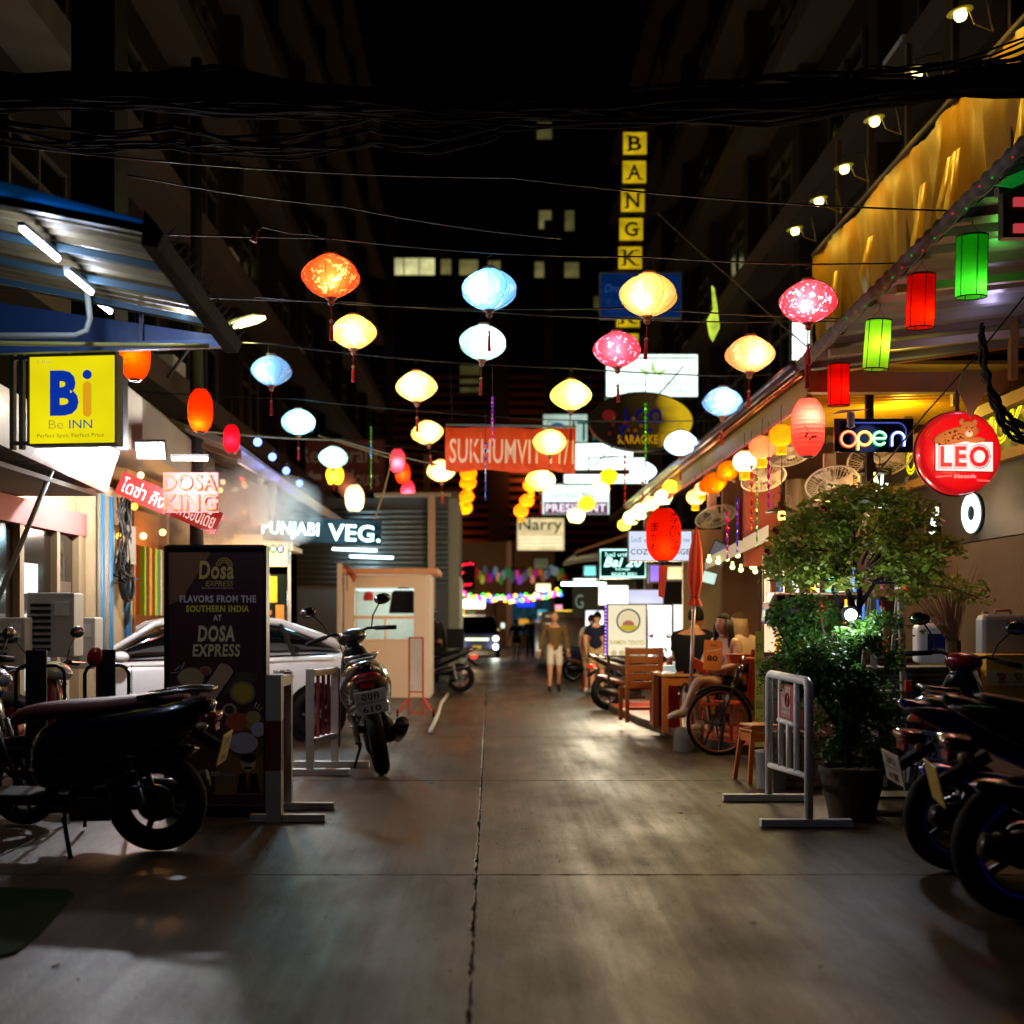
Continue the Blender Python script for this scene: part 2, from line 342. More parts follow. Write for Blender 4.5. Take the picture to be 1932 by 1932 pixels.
lamp((-4, 82.6, 6), 260, '#ff8a40', .5); lamp((3, 82.6, 12), 200, '#ff8a40', .5)  # two lamps without fixtures, added to light the slats of the far tower
b = T('apartment_building', 'second dark tenement further down the right side behind the vertical yellow letter sign', 'building', (6.9, 41, 0))
MB().box((3, 10, 14), (6, 20, 28)).build('wall', WALL_R, b)
l0 = None
for k in range(8):
    if l0 is None: l0 = MB().box((0, 0, 0), (.7, 19.9, .18)).build('ledge', LEDGE, b)
    else: l0 = l0.copy(); COL.objects.link(l0)
    l0.location = (-.36, 10, 3.6+k*3.1)
# far tower with lit windows and slatted car-park storeys
tw = T('office_tower', 'wide dark tower closing the end of the street with a few lit windows', 'building', (3, 84, 0))
MB().box((0, 5, 27.5), (34, 10, 55)).build('wall', M('#17130f', .9, 0, .3, 0, .3), tw)
sl = None
for k in range(26):
    if sl is None: sl = MB().box((0, 0, 0), (19.8, .2, .28)).build('slat', M('#7c4a28', .7), tw)
    else: sl = sl.copy(); COL.objects.link(sl)
    sl.location = (-3.5, -.12, 3.4+k*.62)
for x in (-13.6, -10.2, -2.4, 1.2, 6.2): MB().box((0, 0, 0), (.7 if x != -2.4 else 1.5, .5, 30 if x != -2.4 else 24)).build('column', M('#4a3d38', .8), tw, loc=(x, -.5, 12 if x == -2.4 else 15))
WIN = [(733, 488, 820, 519, 1.0), (832, 490, 851, 518, .3), (867, 491, 902, 519, .35), (921, 493, 944, 520, .3), (1009, 495, 1037, 524, .3), (1065, 496, 1092, 524, .22), (1017, 398, 1040, 432, .28), (1066, 398, 1083, 436, .16), (1013, 232, 1041, 263, .13), (868, 690, 906, 740, .1), (1120, 560, 1140, 585, .1)]
for (a, b0, c, d, s) in WIN:
    p = P((a+c)/2, (b0+d)/2, 83.9); wd, ht = S(c-a, 84), S(d-b0, 84)
    f = MB().box((0, 0, 0), (wd+.25, .1, ht+.25)).build('window', M('#0c0b0a', .8), tw, loc=p-tw.location)
    MB().box((0, -.06, 0), (wd, .04, ht)).build('pane', E('#c9c78a' if s > .4 else '#a8a060', s, .5, .8), f)
    for k in range(1, int(wd/1.0)): MB().box((-wd/2+k*wd/int(wd/1.0), -.1, 0), (.08, .05, ht)).build('mullion', M('#15130f', .8), f)
# low building that closes the lane: lit shop fronts under the garlands
sh = T('shop', 'low lit shop front with pale yellow ceiling at the far end of the lane', 'building', (0, 62, 0))
pc = P(930, 1180, 62); MB().box((-1.2, 3.2, 2.9), (9.6, .3, 5.8)).build('wall', M('#6b4a33', .8), sh)
MB().box((-2.35, 3.0, 2.35), (4.4, .05, .5)).build('light_box', E('#fff0d0', 4.0), sh)
MB().box((-2.9, 2.99, 1.65), (2.9, .05, .75)).build('window', E('#f0c050', 2.2, .4, 2), sh)
MB().box((-1.1, 2.98, 1.5), (.55, .05, .9)).build('window', E('#8a9a70', .5), sh)
MB().box((-.05, 2.7, 1.3), (.5, .4, 2.6)).build('column', M('#5a3a2e', .7), sh)
MB().box((1.05, 2.8, 2.9), (.28, .3, 5.8)).build('column', M('#b58a80', .7), sh)
MB().box((2.3, 2.98, 1.6), (2.2, .05, 1.9)).build('window', E('#21404a', .55, .6, 2), sh)
MB().box((2.0, 2.94, 2.3), (.95, .06, .22)).build('light_box', E('#2038ff', 1.5), sh)
MB().box((1.95, 2.94, 1.35), (.7, .06, .3)).build('light_box', E('#e8a030', .9), sh)
MB().box((2.9, 2.94, 1.4), (.5, .06, 1.2)).build('light_box', E('#58c8e0', .9), sh)
MB().box((4.1, 2.94, 1.5), (1.5, .06, .32)).build('light_box', E('#f0d040', 1.3), sh)
MB().box((-4.6, 2.9, 1.4), (.3, .06, 1.9)).build('light_box', E('#ffd0d8', 1.6), sh)
lamp((-1.2, 58, 3.4), 400, '#ffdca0', .4)

# ---------------------------------------------------------------- LEFT SIDE
# ground-floor shop block, facade plane x = -4.6
lb = T('shop_house', 'cream plastered shop front with blue pipes behind the air conditioners', 'building', (-4.6, 8, 0))
MB().box((-2, 3.5, 1.55), (4, 7.0, 3.1)).build('wall', M('#b39b72', .85, 0, .2, .3, 2), lb)
CREAM = M('#b7a077', .8, 0, .25, .3, 3)
def LP(px, py): # point on the left facade plane, local to shop_house
    Y = (-4.6)*F/(px-CX); return Vector((0, Y-8, CH-(py-HY)*Y/F))
def lpan(x0, x1, z0, z1, mat, name, out=.03, th=.06, parent=lb, **k):
    y0 = LP(x0, 0).y; y1 = LP(x1, 0).y
    return MB().box((out, (y0+y1)/2, (z0+z1)/2), (th, y1-y0, z1-z0)).build(name, mat, parent, **k)
lpan(-40, 142, 1.0, 2.4, glassy('#1d150e', .08), 'window', .02)
lpan(-40, 142, 2.41, 2.66, M('#a5665e', .6), 'fascia_board', .06, .14)
for a9, b9, c9, d9, e9 in ((24, 52, .8, 1.55, '#b8c4c8'), (58, 84, .6, 1.2, '#8a969c'), (94, 124, 1.1, 1.9, '#4a3222'), (30, 60, 1.75, 2.05, '#c0d0d8'), (98, 120, .5, 1.0, '#a8a090')): lpan(a9, b9, c9, d9, M(c9 and e9, .5, 0, .2, 0, em=e9, es=.05), 'poster', .055, .012)
lpan(14, 22, .0, 2.5, M('#8a7350', .5), 'frame', .06, .12); lpan(86, 92, .4, 2.5, M('#8f7a55', .5), 'frame', .06, .12); lpan(128, 141, .2, 2.6, M('#8f7a55', .5), 'frame', .06, .12)
lpan(142, 218, 0, 3.0, CREAM, 'column', .1, .2)
for px_, r_, c_ in ((146, .022, '#7d745f'), (152, .03, '#2f6f93'), (160, .035, '#8d7f63'), (168, .04, '#33769c'), (204, .04, '#2b5f8a')):
    q = LP(px_, 0); MB().cyl((.24, q.y, 0), (.24, q.y, 2.9), r_, n=10).build('pipe', M(c_, .45), lb, smooth=True)
q = LP(152, 0); q2 = LP(168, 0); MB().cyl((.24, q.y, .62), (.24, q2.y, .62), .03, n=10).build('pipe', M('#2f6f93', .45), lb, smooth=True)
lpan(182, 198, 2.15, 2.6, M('#a59b84', .5), 'meter_box', .28, .18)
for k in range(12):
    rr = random.Random(k); y = LP(168+k*2, 0).y; pts = [(.3+rr.uniform(0, .1), y+rr.uniform(-.3, .3)*t, 2.9-.9*t-.5*math.sin(3.1*t)*rr.uniform(.2, 1)) for t in [i/10 for i in range(11)]]
    MB().tube(pts, .012, 5).build('cable', M('#0c0c0c', .5), lb, smooth=True)
for k in range(5):
    y = LP(186, 0).y; MB().torus((.32+k*.012, y, 1.95-k*.02), .24-k*.02, .012, 'X', 22, 5).build('cable', M('#0a0a0a', .5), lb, smooth=True)
# white glossy canopy fascia
cf = T('shop_canopy', 'white glossy box canopy projecting over the left shop under the yellow sign', 'canopy', (-4.6, 8, 0))
fx = [( -30, 742, 822), (229, 852, 935)]
a0 = LP(-30, 740); a1 = LP(-30, 812); b0 = LP(228, 850); b1 = LP(228, 935)
mb = MB(); o_ = .0
mb.loft([[(.02, -.4, 3.24), (1.08, -.4, 3.22), (.96, -.4, 2.84), (.02, -.4, 2.84)], [(.02, b0.y-3.2, 3.14), (1.0, b0.y-3.2, 3.12), (.88, b0.y-3.2, 2.72), (.02, b0.y-3.2, 2.72)]])
mb.build('fascia', M('#d8d6d6', .25, 0, .06, 0, 3, coat=.5), cf)
MB().box((.45, b0.y-3.16, 2.93), (.86, .05, .34)).build('end_panel', M('#cfcdd0', .35), cf)
MB().box((.45, 1.4, 2.69), (.8, 3.4, .04)).build('soffit', M('#8b8378', .7), cf)
# second canopy wedge behind
c2 = tag(MB().loft([[(-4.5, 12.4, 3.35), (-3.7, 12.4, 3.3), (-3.7, 12.4, 3.85), (-4.5, 12.4, 4.5)], [(-4.5, 16.5, 3.35), (-3.9, 16.5, 3.3), (-3.9, 16.5, 3.75), (-4.5, 16.5, 4.3)]]).build('awning', M('#6e6252', .6)), 'cream sloping awning right of the yellow sign above the white floodlight', 'awning')
c3 = T('awning', 'long dark sloping awning hung with small blue bulbs above the red neon sign', 'awning', (0, 0, 0))
MB().loft([[(-5.2, 14.6, 4.35), (-3.15, 14.6, 3.62), (-3.15, 14.6, 3.7), (-5.2, 14.6, 4.45)], [(-5.2, 27, 4.35), (-3.15, 27, 3.45), (-3.15, 27, 3.53), (-5.2, 27, 4.45)]]).build('roof_sheet', M('#54473a', .6), c3)
MB().box((-3.12, 20.8, 3.52), (.05, 12.6, .16)).build('gutter', M('#8a8084', .4), c3)
for k in range(9):
    y = 15+k*1.4; MB().bar((-5.1, y, 4.25), (-3.2, y, 3.55), .06).build('rafter', M('#705c48', .7), c3)
for k, (a_, b2) in enumerate(((486, 834), (514, 862), (540, 888), (565, 912))):
    Y = (-3.0)*F/(a_-CX); q = P(a_, b2, Y); r = T('festoon_bulb', ('small blue bulb on the dark awning edge, nearest the red paper lantern', 'small blue bulb on the dark awning edge, second along from the red paper lantern', 'small blue bulb on the dark awning edge, third along from the red paper lantern', 'small blue bulb on the dark awning edge, above the winged statue')[k], 'bulb', q, 0, 'blue bulbs along the awning edge')
    MB().cyl((0, 0, .05), (0, 0, .11), .03, n=10).build('socket', M('#101418', .5), r); MB().ell((0, 0, 0), .055, 12, 8).build('globe', E('#5b7bff', 7), r, smooth=True); lamp((0, 0, -.12), 1.2, '#5b7bff', .05, r)
# Dosa restaurant front
dk = T('restaurant', 'glazed restaurant front with warm fairy lights behind the white car', 'building', (-4.6, 8, 0))
def dp(x0, x1, z0, z1, mat, name, out=.03, th=.06): return lpan(x0, x1, z0, z1, mat, name, out, th, dk)
y0 = LP(218, 0).y; y1 = LP(470, 0).y
MB().box((-1.6, (y0+y1)/2, 1.7), (.1, y1-y0, 3.4)).build('wall', M('#6e4a2c', .8), dk)
dp(216, 222, 0, 3.2, M('#7c5226', .5), 'post', .05, .12); dp(238, 241, .1, 3, M('#7c5226', .5), 'post', .05, .1); dp(300, 306, 0, 3, M('#7c5226', .5), 'post', .05, .1); dp(380, 386, 0, 3.2, M('#7c5226', .5), 'post', .05, .1)
dp(216, 470, 3.2, 3.5, M('#a3743a', .7), 'beam', .05, .2); dp(216, 300, .0, .9, M('#5d2d18', .5), 'panel', .03, .05)
MB().box((-.8, (y0+y1)/2, 3.55), (1.8, y1-y0, .06)).build('ceiling', M('#b98545', .7), dk)
MB().box((-.8, y0+.02, 1.7), (1.6, .08, 3.4)).build('end_wall', M('#8b6a40', .8), dk)
for k, (px_, c_) in enumerate(((245, '#c8b22a'), (252, '#b5472e'), (262, '#7fa31d'), (273, '#c07a36'), (284, '#8aa51f'), (294, '#b9c0a8'), (303, '#c07a36'))):
    q = LP(px_, 0); MB().box((.06, q.y, 2.0), (.04, .42, .9)).build('bunting', M(c_, .7, em=c_, es=.25), dk)
lamp((-5.1, 17.5, 3.0), 220, '#ffb45a', .15); lamp((-5.4, 20.5, 2.8), 90, '#ffb45a', .15)
rr = random.Random(5)
for i in range(26):
    px_ = rr.uniform(226, 470); py_ = rr.uniform(890, 1030); Y = -4.3*F/(px_-CX); q = P(px_, py_, Y)
    o = MB().ell((0, 0, 0), .045, 8, 6).build('fairy_light', E(rr.choice(['#ffcf70', '#ffb040', '#ff4a30', '#ffe0a0']), rr.uniform(2.5, 6)), loc=q, smooth=True)
    tag(o, 'tiny glowing bulb strung up in the restaurant behind the red neon sign', 'fairy light', 'fairy lights in the restaurant behind the red neon sign')
# air conditioner condensers
def condenser(label, x0, y0, x1, y1, Y, side=.3, fans=2):
    c = P((x0+x1)/2, y1, Y); wd, ht = S(x1-x0, Y), S(y1-y0, Y); r = T('air_conditioner', label, 'air conditioner', c, R(8), 'outdoor air conditioner units beside the left shop')
    MB().box((0, .2, ht/2), (wd, .4, ht)).build('casing', M('#b9b5a6', .5, 0, .12), r, bevel=.012)
    g0 = None
    n = int(ht/.055)
    for k in range(n-2):
        if g0 is None: g0 = MB().box((0, 0, 0), (wd*.42, .02, .028)).build('slat', M('#1d1f1f', .6), r)
        else: g0 = g0.copy(); COL.objects.link(g0)
        g0.location = (-wd*.2, -.008, .07+k*.055)
    MB().box((wd*.24, -.006, ht*.75), (wd*.3, .012, .12)).build('badge', M('#d6d3c8', .4), r)
    return r
condenser('low cream air conditioner unit at the far left edge behind the scooters', -20, 1165, 46, 1262, 9.9)
condenser('tall cream air conditioner unit with black grille beside the beige column', 52, 1118, 138, 1240, 10.2)
condenser('smaller cream air conditioner unit half behind the tall grilled one', 120, 1165, 178, 1262, 11.0)
# slanting prop pole
tag(MB().cyl(P(-8, 1140, 9.6), P(106, 868, 10.0), .022, n=10).build('prop_pole', M('#9fa89a', .45), smooth=True), 'thin pale slanting pole propped in front of the left shop window', 'pole')

# blue awning
aw = T('blue_awning', 'blue framed corrugated awning with tube lights jutting in from the top left', 'awning', (0, 0, 0))
ns = 30; BL = M('#173a63', .5, 0, .25, .2, 4); cor = M('#6a5e40', .5, 0, .3, .1, 2)
def aws(X, Y): return 3.98+.2*(-2.25-X)+(Y-8)*-.06+.16
mb = MB(); rings = []
for i in range(ns*2+1):
    Y = 8.02+i*(10.2-8.02)/(ns*2); z_ = .03 if (i//2) % 2 else 0
    rings.append([(X, Y, aws(X, Y)+z_) for X in (-6.5, -2.3)]+[(X, Y, aws(X, Y)+z_+.012) for X in (-2.3, -6.5)])
mb.loft(rings).build('roof_sheet', cor, aw)
ymid = [8.6, 9.25, 9.85]
for y in ymid: MB().bar((-6.4, y, aws(-6.4, y)-.05), (-2.32, y, aws(-2.32, y)-.05), .04, .05).build('purlin', M('#24424f', .6), aw)
MB().prism([(-6.5, aws(-6.5, 8)-.02), (-2.33, aws(-2.33, 8)-.01), (-2.33, aws(-2.33, 8)+.05), (-6.5, aws(-6.5, 8)+.36)], 7.93, 7.99).build('gable_panel', shade('#48b4f4', '#ffffff', 0, 20, True), aw)
MB().bar((-6.5, 7.9, aws(-6.5, 8)-.03), (-2.33, 7.9, aws(-2.33, 8)-.02), .06).build('beam', M('#0b1622', .5), aw)
MB().prism([(-6.5, 3.78), (-2.28, 3.9), (-2.28, 3.97), (-6.5, 4.6)], 10.22, 10.3).build('beam', M('#123260', .5, 0, .3, .1, 2), aw)
MB().bar((-6.5, 10.2, 3.79), (-2.28, 10.2, 3.91), .07, .07).build('beam', M('#22477a', .5), aw)
MB().box((-3.05, 10.19, 4.05), (.03, .03, .25)).build('strut', M('#0d2545', .5), aw)
mb = MB(); mb.loft([[(-2.35, 7.85, 4.02), (-2.24, 7.85, 4.0), (-2.2, 7.85, 4.1), (-2.33, 7.85, 4.26)], [(-2.35, 10.35, 3.86), (-2.24, 10.35, 3.86), (-2.2, 10.35, 3.95), (-2.33, 10.35, 4.08)]]).build('gutter', M('#0a0b0d', .8), aw)
for k in range(16): MB().loft([[(-2.21, 7.95+k*.15, 4.12-k*.01), (-2.21, 8.0+k*.15, 4.12-k*.01), (-2.19, 7.97+k*.15, 4.12-k*.01)], [(-2.13, 7.965+k*.15, 4.2-k*.01)]*3]).build('spike', M('#90898a', .4), aw)
MB().tube([(-6, 9.7, 3.86), (-3.45, 9.7, 3.86), (-3.36, 9.7, 3.9), (-3.33, 9.7, 4.0), (-3.33, 9.6, 4.3)], .025, 8).build('conduit', M('#8f9488', .4), aw, smooth=True)
MB().cyl((-6, 9.95, 3.88), (-2.4, 9.95, 3.83), .02, n=8).build('conduit', M('#a59b4f', .45), aw, smooth=True)
for k, (ya, yb, lb_) in enumerate(((8.0, 8.7, 'longest and nearest white tube light under the blue awning'), (8.86, 9.43, 'middle white tube light under the blue awning'), (9.5, 9.9, 'short white tube light half hidden by the blue beam'))):
    r = T('tube_light', lb_, 'tube light', (-3.22, (ya+yb)/2, aws(-3.22, (ya+yb)/2)-.13), 0, 'tube lights under the blue awning')
    MB().box((0, 0, .03), (.05, yb-ya, .03)).build('fixture', M('#9aa0a8', .5), r)
    MB().cyl((0, -(yb-ya)/2+.02, 0), (0, (yb-ya)/2-.02, 0), .02, n=12).build('tube', E('#dfe6ff', 30), r, smooth=True)
    lamp((0, 0, -.05), 15*(yb-ya), '#cfdcff', .03, r)
r = T('twin_floodlight', 'pair of small white LED spots under the right end of the blue awning', 'floodlight', P(352, 583, 10.0))
for s_ in (-1, 1):
    MB().box((s_*.07, 0, 0), (.09, .06, .09), (R(25), 0, 0)).build('housing', M('#1a1d20', .4), r); MB().box((s_*.07, -.034, -.018), (.065, .012, .065), (R(25), 0, 0)).build('lens', E('#e8f2ff', 20), r)
MB().box((0, .02, .1), (.03, .03, .2)).build('bracket', M('#22262a', .5), r)
lamp((0, -.15, -.08), 8, '#dfeaff', .04, r)

AWK = .76
for o_ in [o for o in bpy.data.objects if o.parent is None and (o.get('label') or '').find('blue awning') >= 0 and o.get('category') in ('tube light', 'floodlight')]+[aw]:
    o_.location = Vector((0, 0, 1.5*(1-AWK)))+Vector(o_.location)*AWK; o_.scale = (AWK,)*3
# yellow hotel sign
r, wd, ht = sign('shop_sign', 'square yellow light box reading Bi Be INN hung under the blue awning', 'sign', 49, 668, 224, 840, 9.5, E('#f0e010', .95, .12, 2), '#15171a', .12, R(-6), border=.018)
BLU = E('#0e38b4', .75); r.location = P(136.5, 754, 8.3); r.scale = (8.3/9.5,)*3
txt('B', (-.19, -.13, .055, .24), BLU, r, offset=.05); 
MB().cyl((.13, -.005, .2), (.13, -.012, .2), .038, n=24).build('lettering', BLU, r)
mb = MB(); q = [(.13+.034*math.cos(a), -.11+.034*math.sin(a)) for a in [math.pi+i*math.pi/10 for i in range(11)]]+[(.13+.034*math.cos(a), .11+.034*math.sin(a)) for a in [i*math.pi/10 for i in range(11)]]
mb.prism(q, -.012, -.005).build('lettering', E('#e8a51c', .9), r)
txt('Be', (-.2, -.235, -.075, -.165), E('#c9b838', .7), r, offset=-.01); txt('INN', (-.025, -.235, .17, -.165), E('#1d5fa0', .6), r)
txt('Perfect Spot, Perfect Price', (-.3, -.315, .27, -.275), E('#8a8028', .5), r, offset=-.004); txt('B Box', (-.3, .3, -.17, .33), E('#d0c860', .8), r, offset=-.01)
for x_ in (-.46, -.54): MB().box((x_, .06, .02), (.035, .05, .82)).build('bracket', M('#1a1d20', .5), r)
for z_ in (-.34, .36): MB().box((-.44, .06, z_), (.2, .04, .03)).build('bracket', M('#1a1d20', .5), r)
lamp((0, -.5, 0), 3, '#fff060', .3, r)
lamp(P(150, 872, 10.2), 16, '#e8f0ff', .08)
# bright floodlight over the restaurant
r = T('floodlight', 'glaring white floodlight on the pole between the yellow sign and the red neon', 'floodlight', P(286, 853, 12.2))
MB().box((0, 0, .03), (.3, .1, .18), (R(25), 0, 0)).build('housing', M('#2a2c30', .5), r); MB().box((0, -.055, .005), (.25, .02, .13), (R(25), 0, 0)).build('lens', E('#f4fbff', 60), r); lamp((0, -.25, -.12), 330, '#f4f6ff', .06, r)
r = T('tube_light', 'white tube light above the red neon sign', 'tube light', P(358, 866, 13.2), R(4)); MB().cyl((-.2, 0, 0), (.2, 0, 0), .02, n=10).build('tube', E('#fff6e8', 9), r, smooth=True); MB().box((0, 0, .035), (.42, .05, .03)).build('fixture', M('#888888', .5), r)
# LED street lamp
r = T('street_lamp', 'bright yellow-white street lamp head on an arm beside the blue awning', 'street lamp', P(468, 607, 14.5), 0, rot=(0, R(-14), 0))
MB().loftx([(-.19, 0, .05, .04), (-.1, 0, .07, .05), (.1, 0, .07, .045), (.22, 0, .03, .02)], 12).build('lens', E('#f4f49a', 6), r, smooth=True)
MB().loftx([(-.34, .02, .03, .03), (-.18, .05, .06, .035), (.1, .055, .06, .02), (.2, .03, .03, .01)], 12).build('housing', M('#3b3c38', .5), r, smooth=True)
MB().tube([(-.3, 0, .02), (-.8, .1, -.1), (-1.2, .3, -.35)], .025, 8).build('arm', M('#2c2a26', .5), r); lamp((.0, -.2, -.15), 60, '#eef08c', .1, r)
# dark poles left
tag(MB().cyl(P(371, 1168, 15), P(371, 1168, 15)+Vector((0, 0, 7.2)), .09, .07, 14).build('utility_pole', M('#1c1714', .8), smooth=True), 'slim dark utility pole rising behind the blue awning', 'utility pole')
tag(MB().box((P(220, 0, 9.2).x-.9, 11.5, 6.2), (.42, .42, 6)).build('utility_pole', M('#15110f', .85)), 'thick dark concrete pole standing behind the awning at the far left under the cable bundle', 'utility pole')
# ================================================================= LANTERNS
WOOD = M('#8a5a44', .6); WIRE = M('#0a0908', .5, .3); TASS = M('#a01016', .8, 0, .2, .3, 30, em='#a01016', es=.06)
PROF = [(.050, .17), (.083, .159), (.128, .136), (.178, .101), (.219, .057), (.240, .016), (.243, -.014), (.231, -.052), (.199, -.09), (.155, -.124), (.107, -.152), (.066, -.169), (.045, -.178)]
def ribf(n):
    def f(t):
        a = (t*2*math.pi) % (2*math.pi/n)-math.pi/n
        return (math.cos(math.pi/n)/math.cos(a))
    return f
def silk(label, px, py, wpx, Y, m, power=4., tilt=0., hue='#ffd9a0', tassel=1.0, dim=(0, 0, -.02)):
    s = S(wpx, Y)/.486; r = T('silk_lantern', label, 'lantern', P(px, py, Y), 0, 'silk lanterns strung across the lane', rot=(0, tilt, random.uniform(0, 6)))
    r.scale = (s, s, s); nr = 10
    sh = MB().lathe(PROF, nr*4, f=ribf(nr)).build('shade', m, r, smooth=True)
    mb = MB()
    for k in range(nr):
        a = 2*math.pi*k/nr; mb.tube([(rr_*1.012*math.cos(a), rr_*1.012*math.sin(a), z) for rr_, z in PROF], .0022, 4)
    mb.build('rib_wires', WIRE, r, smooth=True)
    MB().lathe([(.02, .168), (.056, .168), (.06, .182), (.05, .192), (.02, .192)], 20).build('top_rim', WOOD, r, smooth=True)
    MB().lathe([(.047, -.172), (.052, -.182), (.03, -.196), (.026, -.208), (.03, -.222), (.018, -.238), (.002, -.244)], 16).build('finial', WOOD, r, smooth=True)
    MB().tube([(-.04, 0, .19), (-.034, 0, .28), (.034, 0, .28), (.04, 0, .19)], .0028, 5).tube([(0, 0, .28), (0, 0, .31)], .003, 5).build('handle', WIRE, r)
    if tassel:
        MB().cyl((0, 0, -.24), (0, 0, -.36), .0022, n=5).build('cord', TASS, r); MB().ell((0, 0, -.365), .016, 10, 8).build('bead', M('#a9745a', .5), r, smooth=True)
        MB().lathe([(.004, -.378), (.012, -.39), (.014, -.43), (.017, -.52), (.018, -.525), (.0, -.525)], 10).build('tassel', TASS, r, smooth=True)
    rz0 = r.rotation_euler.z; off = Matrix.Rotation(-rz0, 3, 'Z') @ Vector((random.uniform(-.08, .08), -.15, random.uniform(-.07, .0)))
    lamp(off, power*s*s*1.05, hue, .03, r)
    return r
SHm = dict(orange=shade('#ff7448', '#ffe8b8', .58, 34), yellow=shade('#ffdc8c', '#fff4e0', .5, 20), cream=shade('#ffdca0', '#fff2ea', .5, 24), blue=shade('#98d2f8', '#eef2ff', .55, 32), cyan=shade('#b4f0e6', '#fff0e0', .5, 24), aqua=shade('#aee9ff', '#f4fbff', .4, 24),
           red=shade('#ee4c58', '#f0e0ff', .6, 36), peach=shade('#ffc494', '#fff0dc', .5, 24), lime=shade('#f6f090', '#fffbe0', .45, 20), steel=shade('#8cbce8', '#eccadc', .55, 30), white=shade('#d8ecff', '#ffffff', .4, 20))
LAN = [
 ('orange', 624, 521, 112, 10.0, 2.6, '#ffb070', 'orange silk lantern with yellow blossom, first of the nearest row'),
 ('blue', 923, 546, 108, 10.0, 3.4, '#bfe0ff', 'large sky blue silk lantern with dark twigs in the nearest row'),
 ('cream', 1223, 556, 112, 10.0, 3.2, '#ffd08a', 'large amber cream silk lantern beside the vertical yellow letter sign'),
 ('red', 1525, 569, 110, 10.0, 3.2, '#ffd0d0', 'pinkish red blossom silk lantern in front of the golden tarpaulin'),
 ('yellow', 667, 626, 88, 12.1, 4.6, '#ffdf90', 'glowing yellow silk lantern directly below right of the orange one'),
 ('cyan', 911, 646, 92, 12.1, 4.2, '#f0fff0', 'pale turquoise silk lantern directly below the large sky blue one'),
 ('red', 1164, 659, 92, 12.1, 2.4, '#ffd8e8', 'crimson silk lantern with lilac flowers left of the amber one'),
 ('peach', 1415, 668, 94, 12.1, 3.4, '#ffc890', 'peach orange ribbed silk lantern over the right awning'),
 ('steel', 512, 699, 78, 14.1, 2.2, '#d8ecff', 'steel blue silk lantern nearest the blue awning'),
 ('yellow', 786, 729, 79, 14.1, 5.5, '#ffe6b0', 'pale yellow silk lantern above the orange street-name banner on its left'),
 ('lime', 1077, 745, 79, 14.1, 5.0, '#f4f8a0', 'lemon yellow silk lantern over the right half of the orange banner'),
 ('steel', 1363, 758, 76, 14.1, 3.0, '#d8ecff', 'blue silk lantern with pink flowers beside the oval karaoke sign'),
 ('aqua', 563, 796, 67, 17.2, 6.5, '#d8fbff', 'bright icy white silk lantern under the steel blue one'),
 ('yellow', 806, 816, 62, 17.2, 4.8, '#fff0c0', 'tilted yellow silk lantern touching the left end of the orange banner'),
 ('lime', 1037, 834, 66, 17.2, 5.0, '#fff0a0', 'yellow silk lantern hanging in front of the orange banner'),
 ('white', 1284, 836, 65, 17.2, 6.5, '#dcecff', 'white-blue silk lantern at the foot of the oval karaoke sign'),
 ('cyan', 629, 863, 57, 20.0, 4.0, '#eafff4', 'pale green silk lantern above the small yellow paper lantern'),
 ('yellow', 832, 888, 57, 20.0, 6.5, '#fff0c0', 'glowing yellow silk lantern just under the left end of the orange banner'),
 ('lime', 1020, 905, 58, 19.0, 6.5, '#fff6b0', 'yellow silk lantern partly behind the bottom edge of the orange banner'),
 ('white', 1213, 889, 52, 20.0, 5.0, '#dcecff', 'bluish white silk lantern on the last row beside the green tinsel'),
]
LOBJ = []
for k, (c, px, py, wd, Y, pw, hue, lb_) in enumerate(LAN):
    LOBJ.append(silk(lb_, px, py, wd, Y, SHm[c], pw*2.5, R(10) if k == 13 else R(random.uniform(-3, 3)), hue, 1 if k not in (16, 18) else 1))
# carrying wires, one per row, from facade to facade
def wire(label, pts, r=.009, col='#0a0a0a', name='wire', group=None, sag=0.0):
    out = []
    for i in range(len(pts)-1):
        a, b_ = Vector(pts[i]), Vector(pts[i+1]); n = 10
        for j in range(n): t = j/n; q = a.lerp(b_, t); q.z -= sag*4*t*(1-t)*(b_-a).length*.1; out.append(q)
    out.append(Vector(pts[-1]))
    return tag(MB().tube(out, r, 5).build(name, M(col, .5, .2), smooth=True), label, 'wire', group)
rows = [(0, 4, 10.0, 'nearest'), (4, 8, 12.1, 'second'), (8, 12, 14.1, 'third'), (12, 16, 17.2, 'fourth'), (16, 20, 20.0, 'fifth')]
for a, b_, Y, nm in rows:
    hooks = [LAN[k] for k in range(a, b_)]
    pts = [Vector((-5.9, Y, P(0, hooks[0][2], Y).z+.5))]
    for h in hooks: s_ = S(h[3], h[4])/.486; q = P(h[1], h[2], h[4]); pts.append(q+Vector((0, 0, .31*s_)))
    pts.append(Vector((5.8, Y, pts[-1].z+.1)))
    wire('thin dark wire carrying the %s row of silk lanterns across the lane' % nm, pts, .008, sag=.06, group='wires across the lane')
r = T('lamp_socket', 'small empty dark bulb socket dangling left of the orange silk lantern', 'socket', P(481, 445, 10)); MB().lathe([(.012, .05), (.02, .02), (.018, -.01), (.035, -.05), (.0, -.05)], 12).build('socket', M('#3c1a18', .5), r, rot=(0, R(20), 0), smooth=True)
wire('thin dark wire running from the empty socket to the orange silk lantern', [P(481, 440, 10), P(495, 428, 10), P(545, 440, 10), P(590, 443, 10), P(624, 452, 10)], .006, group='wires across the lane')

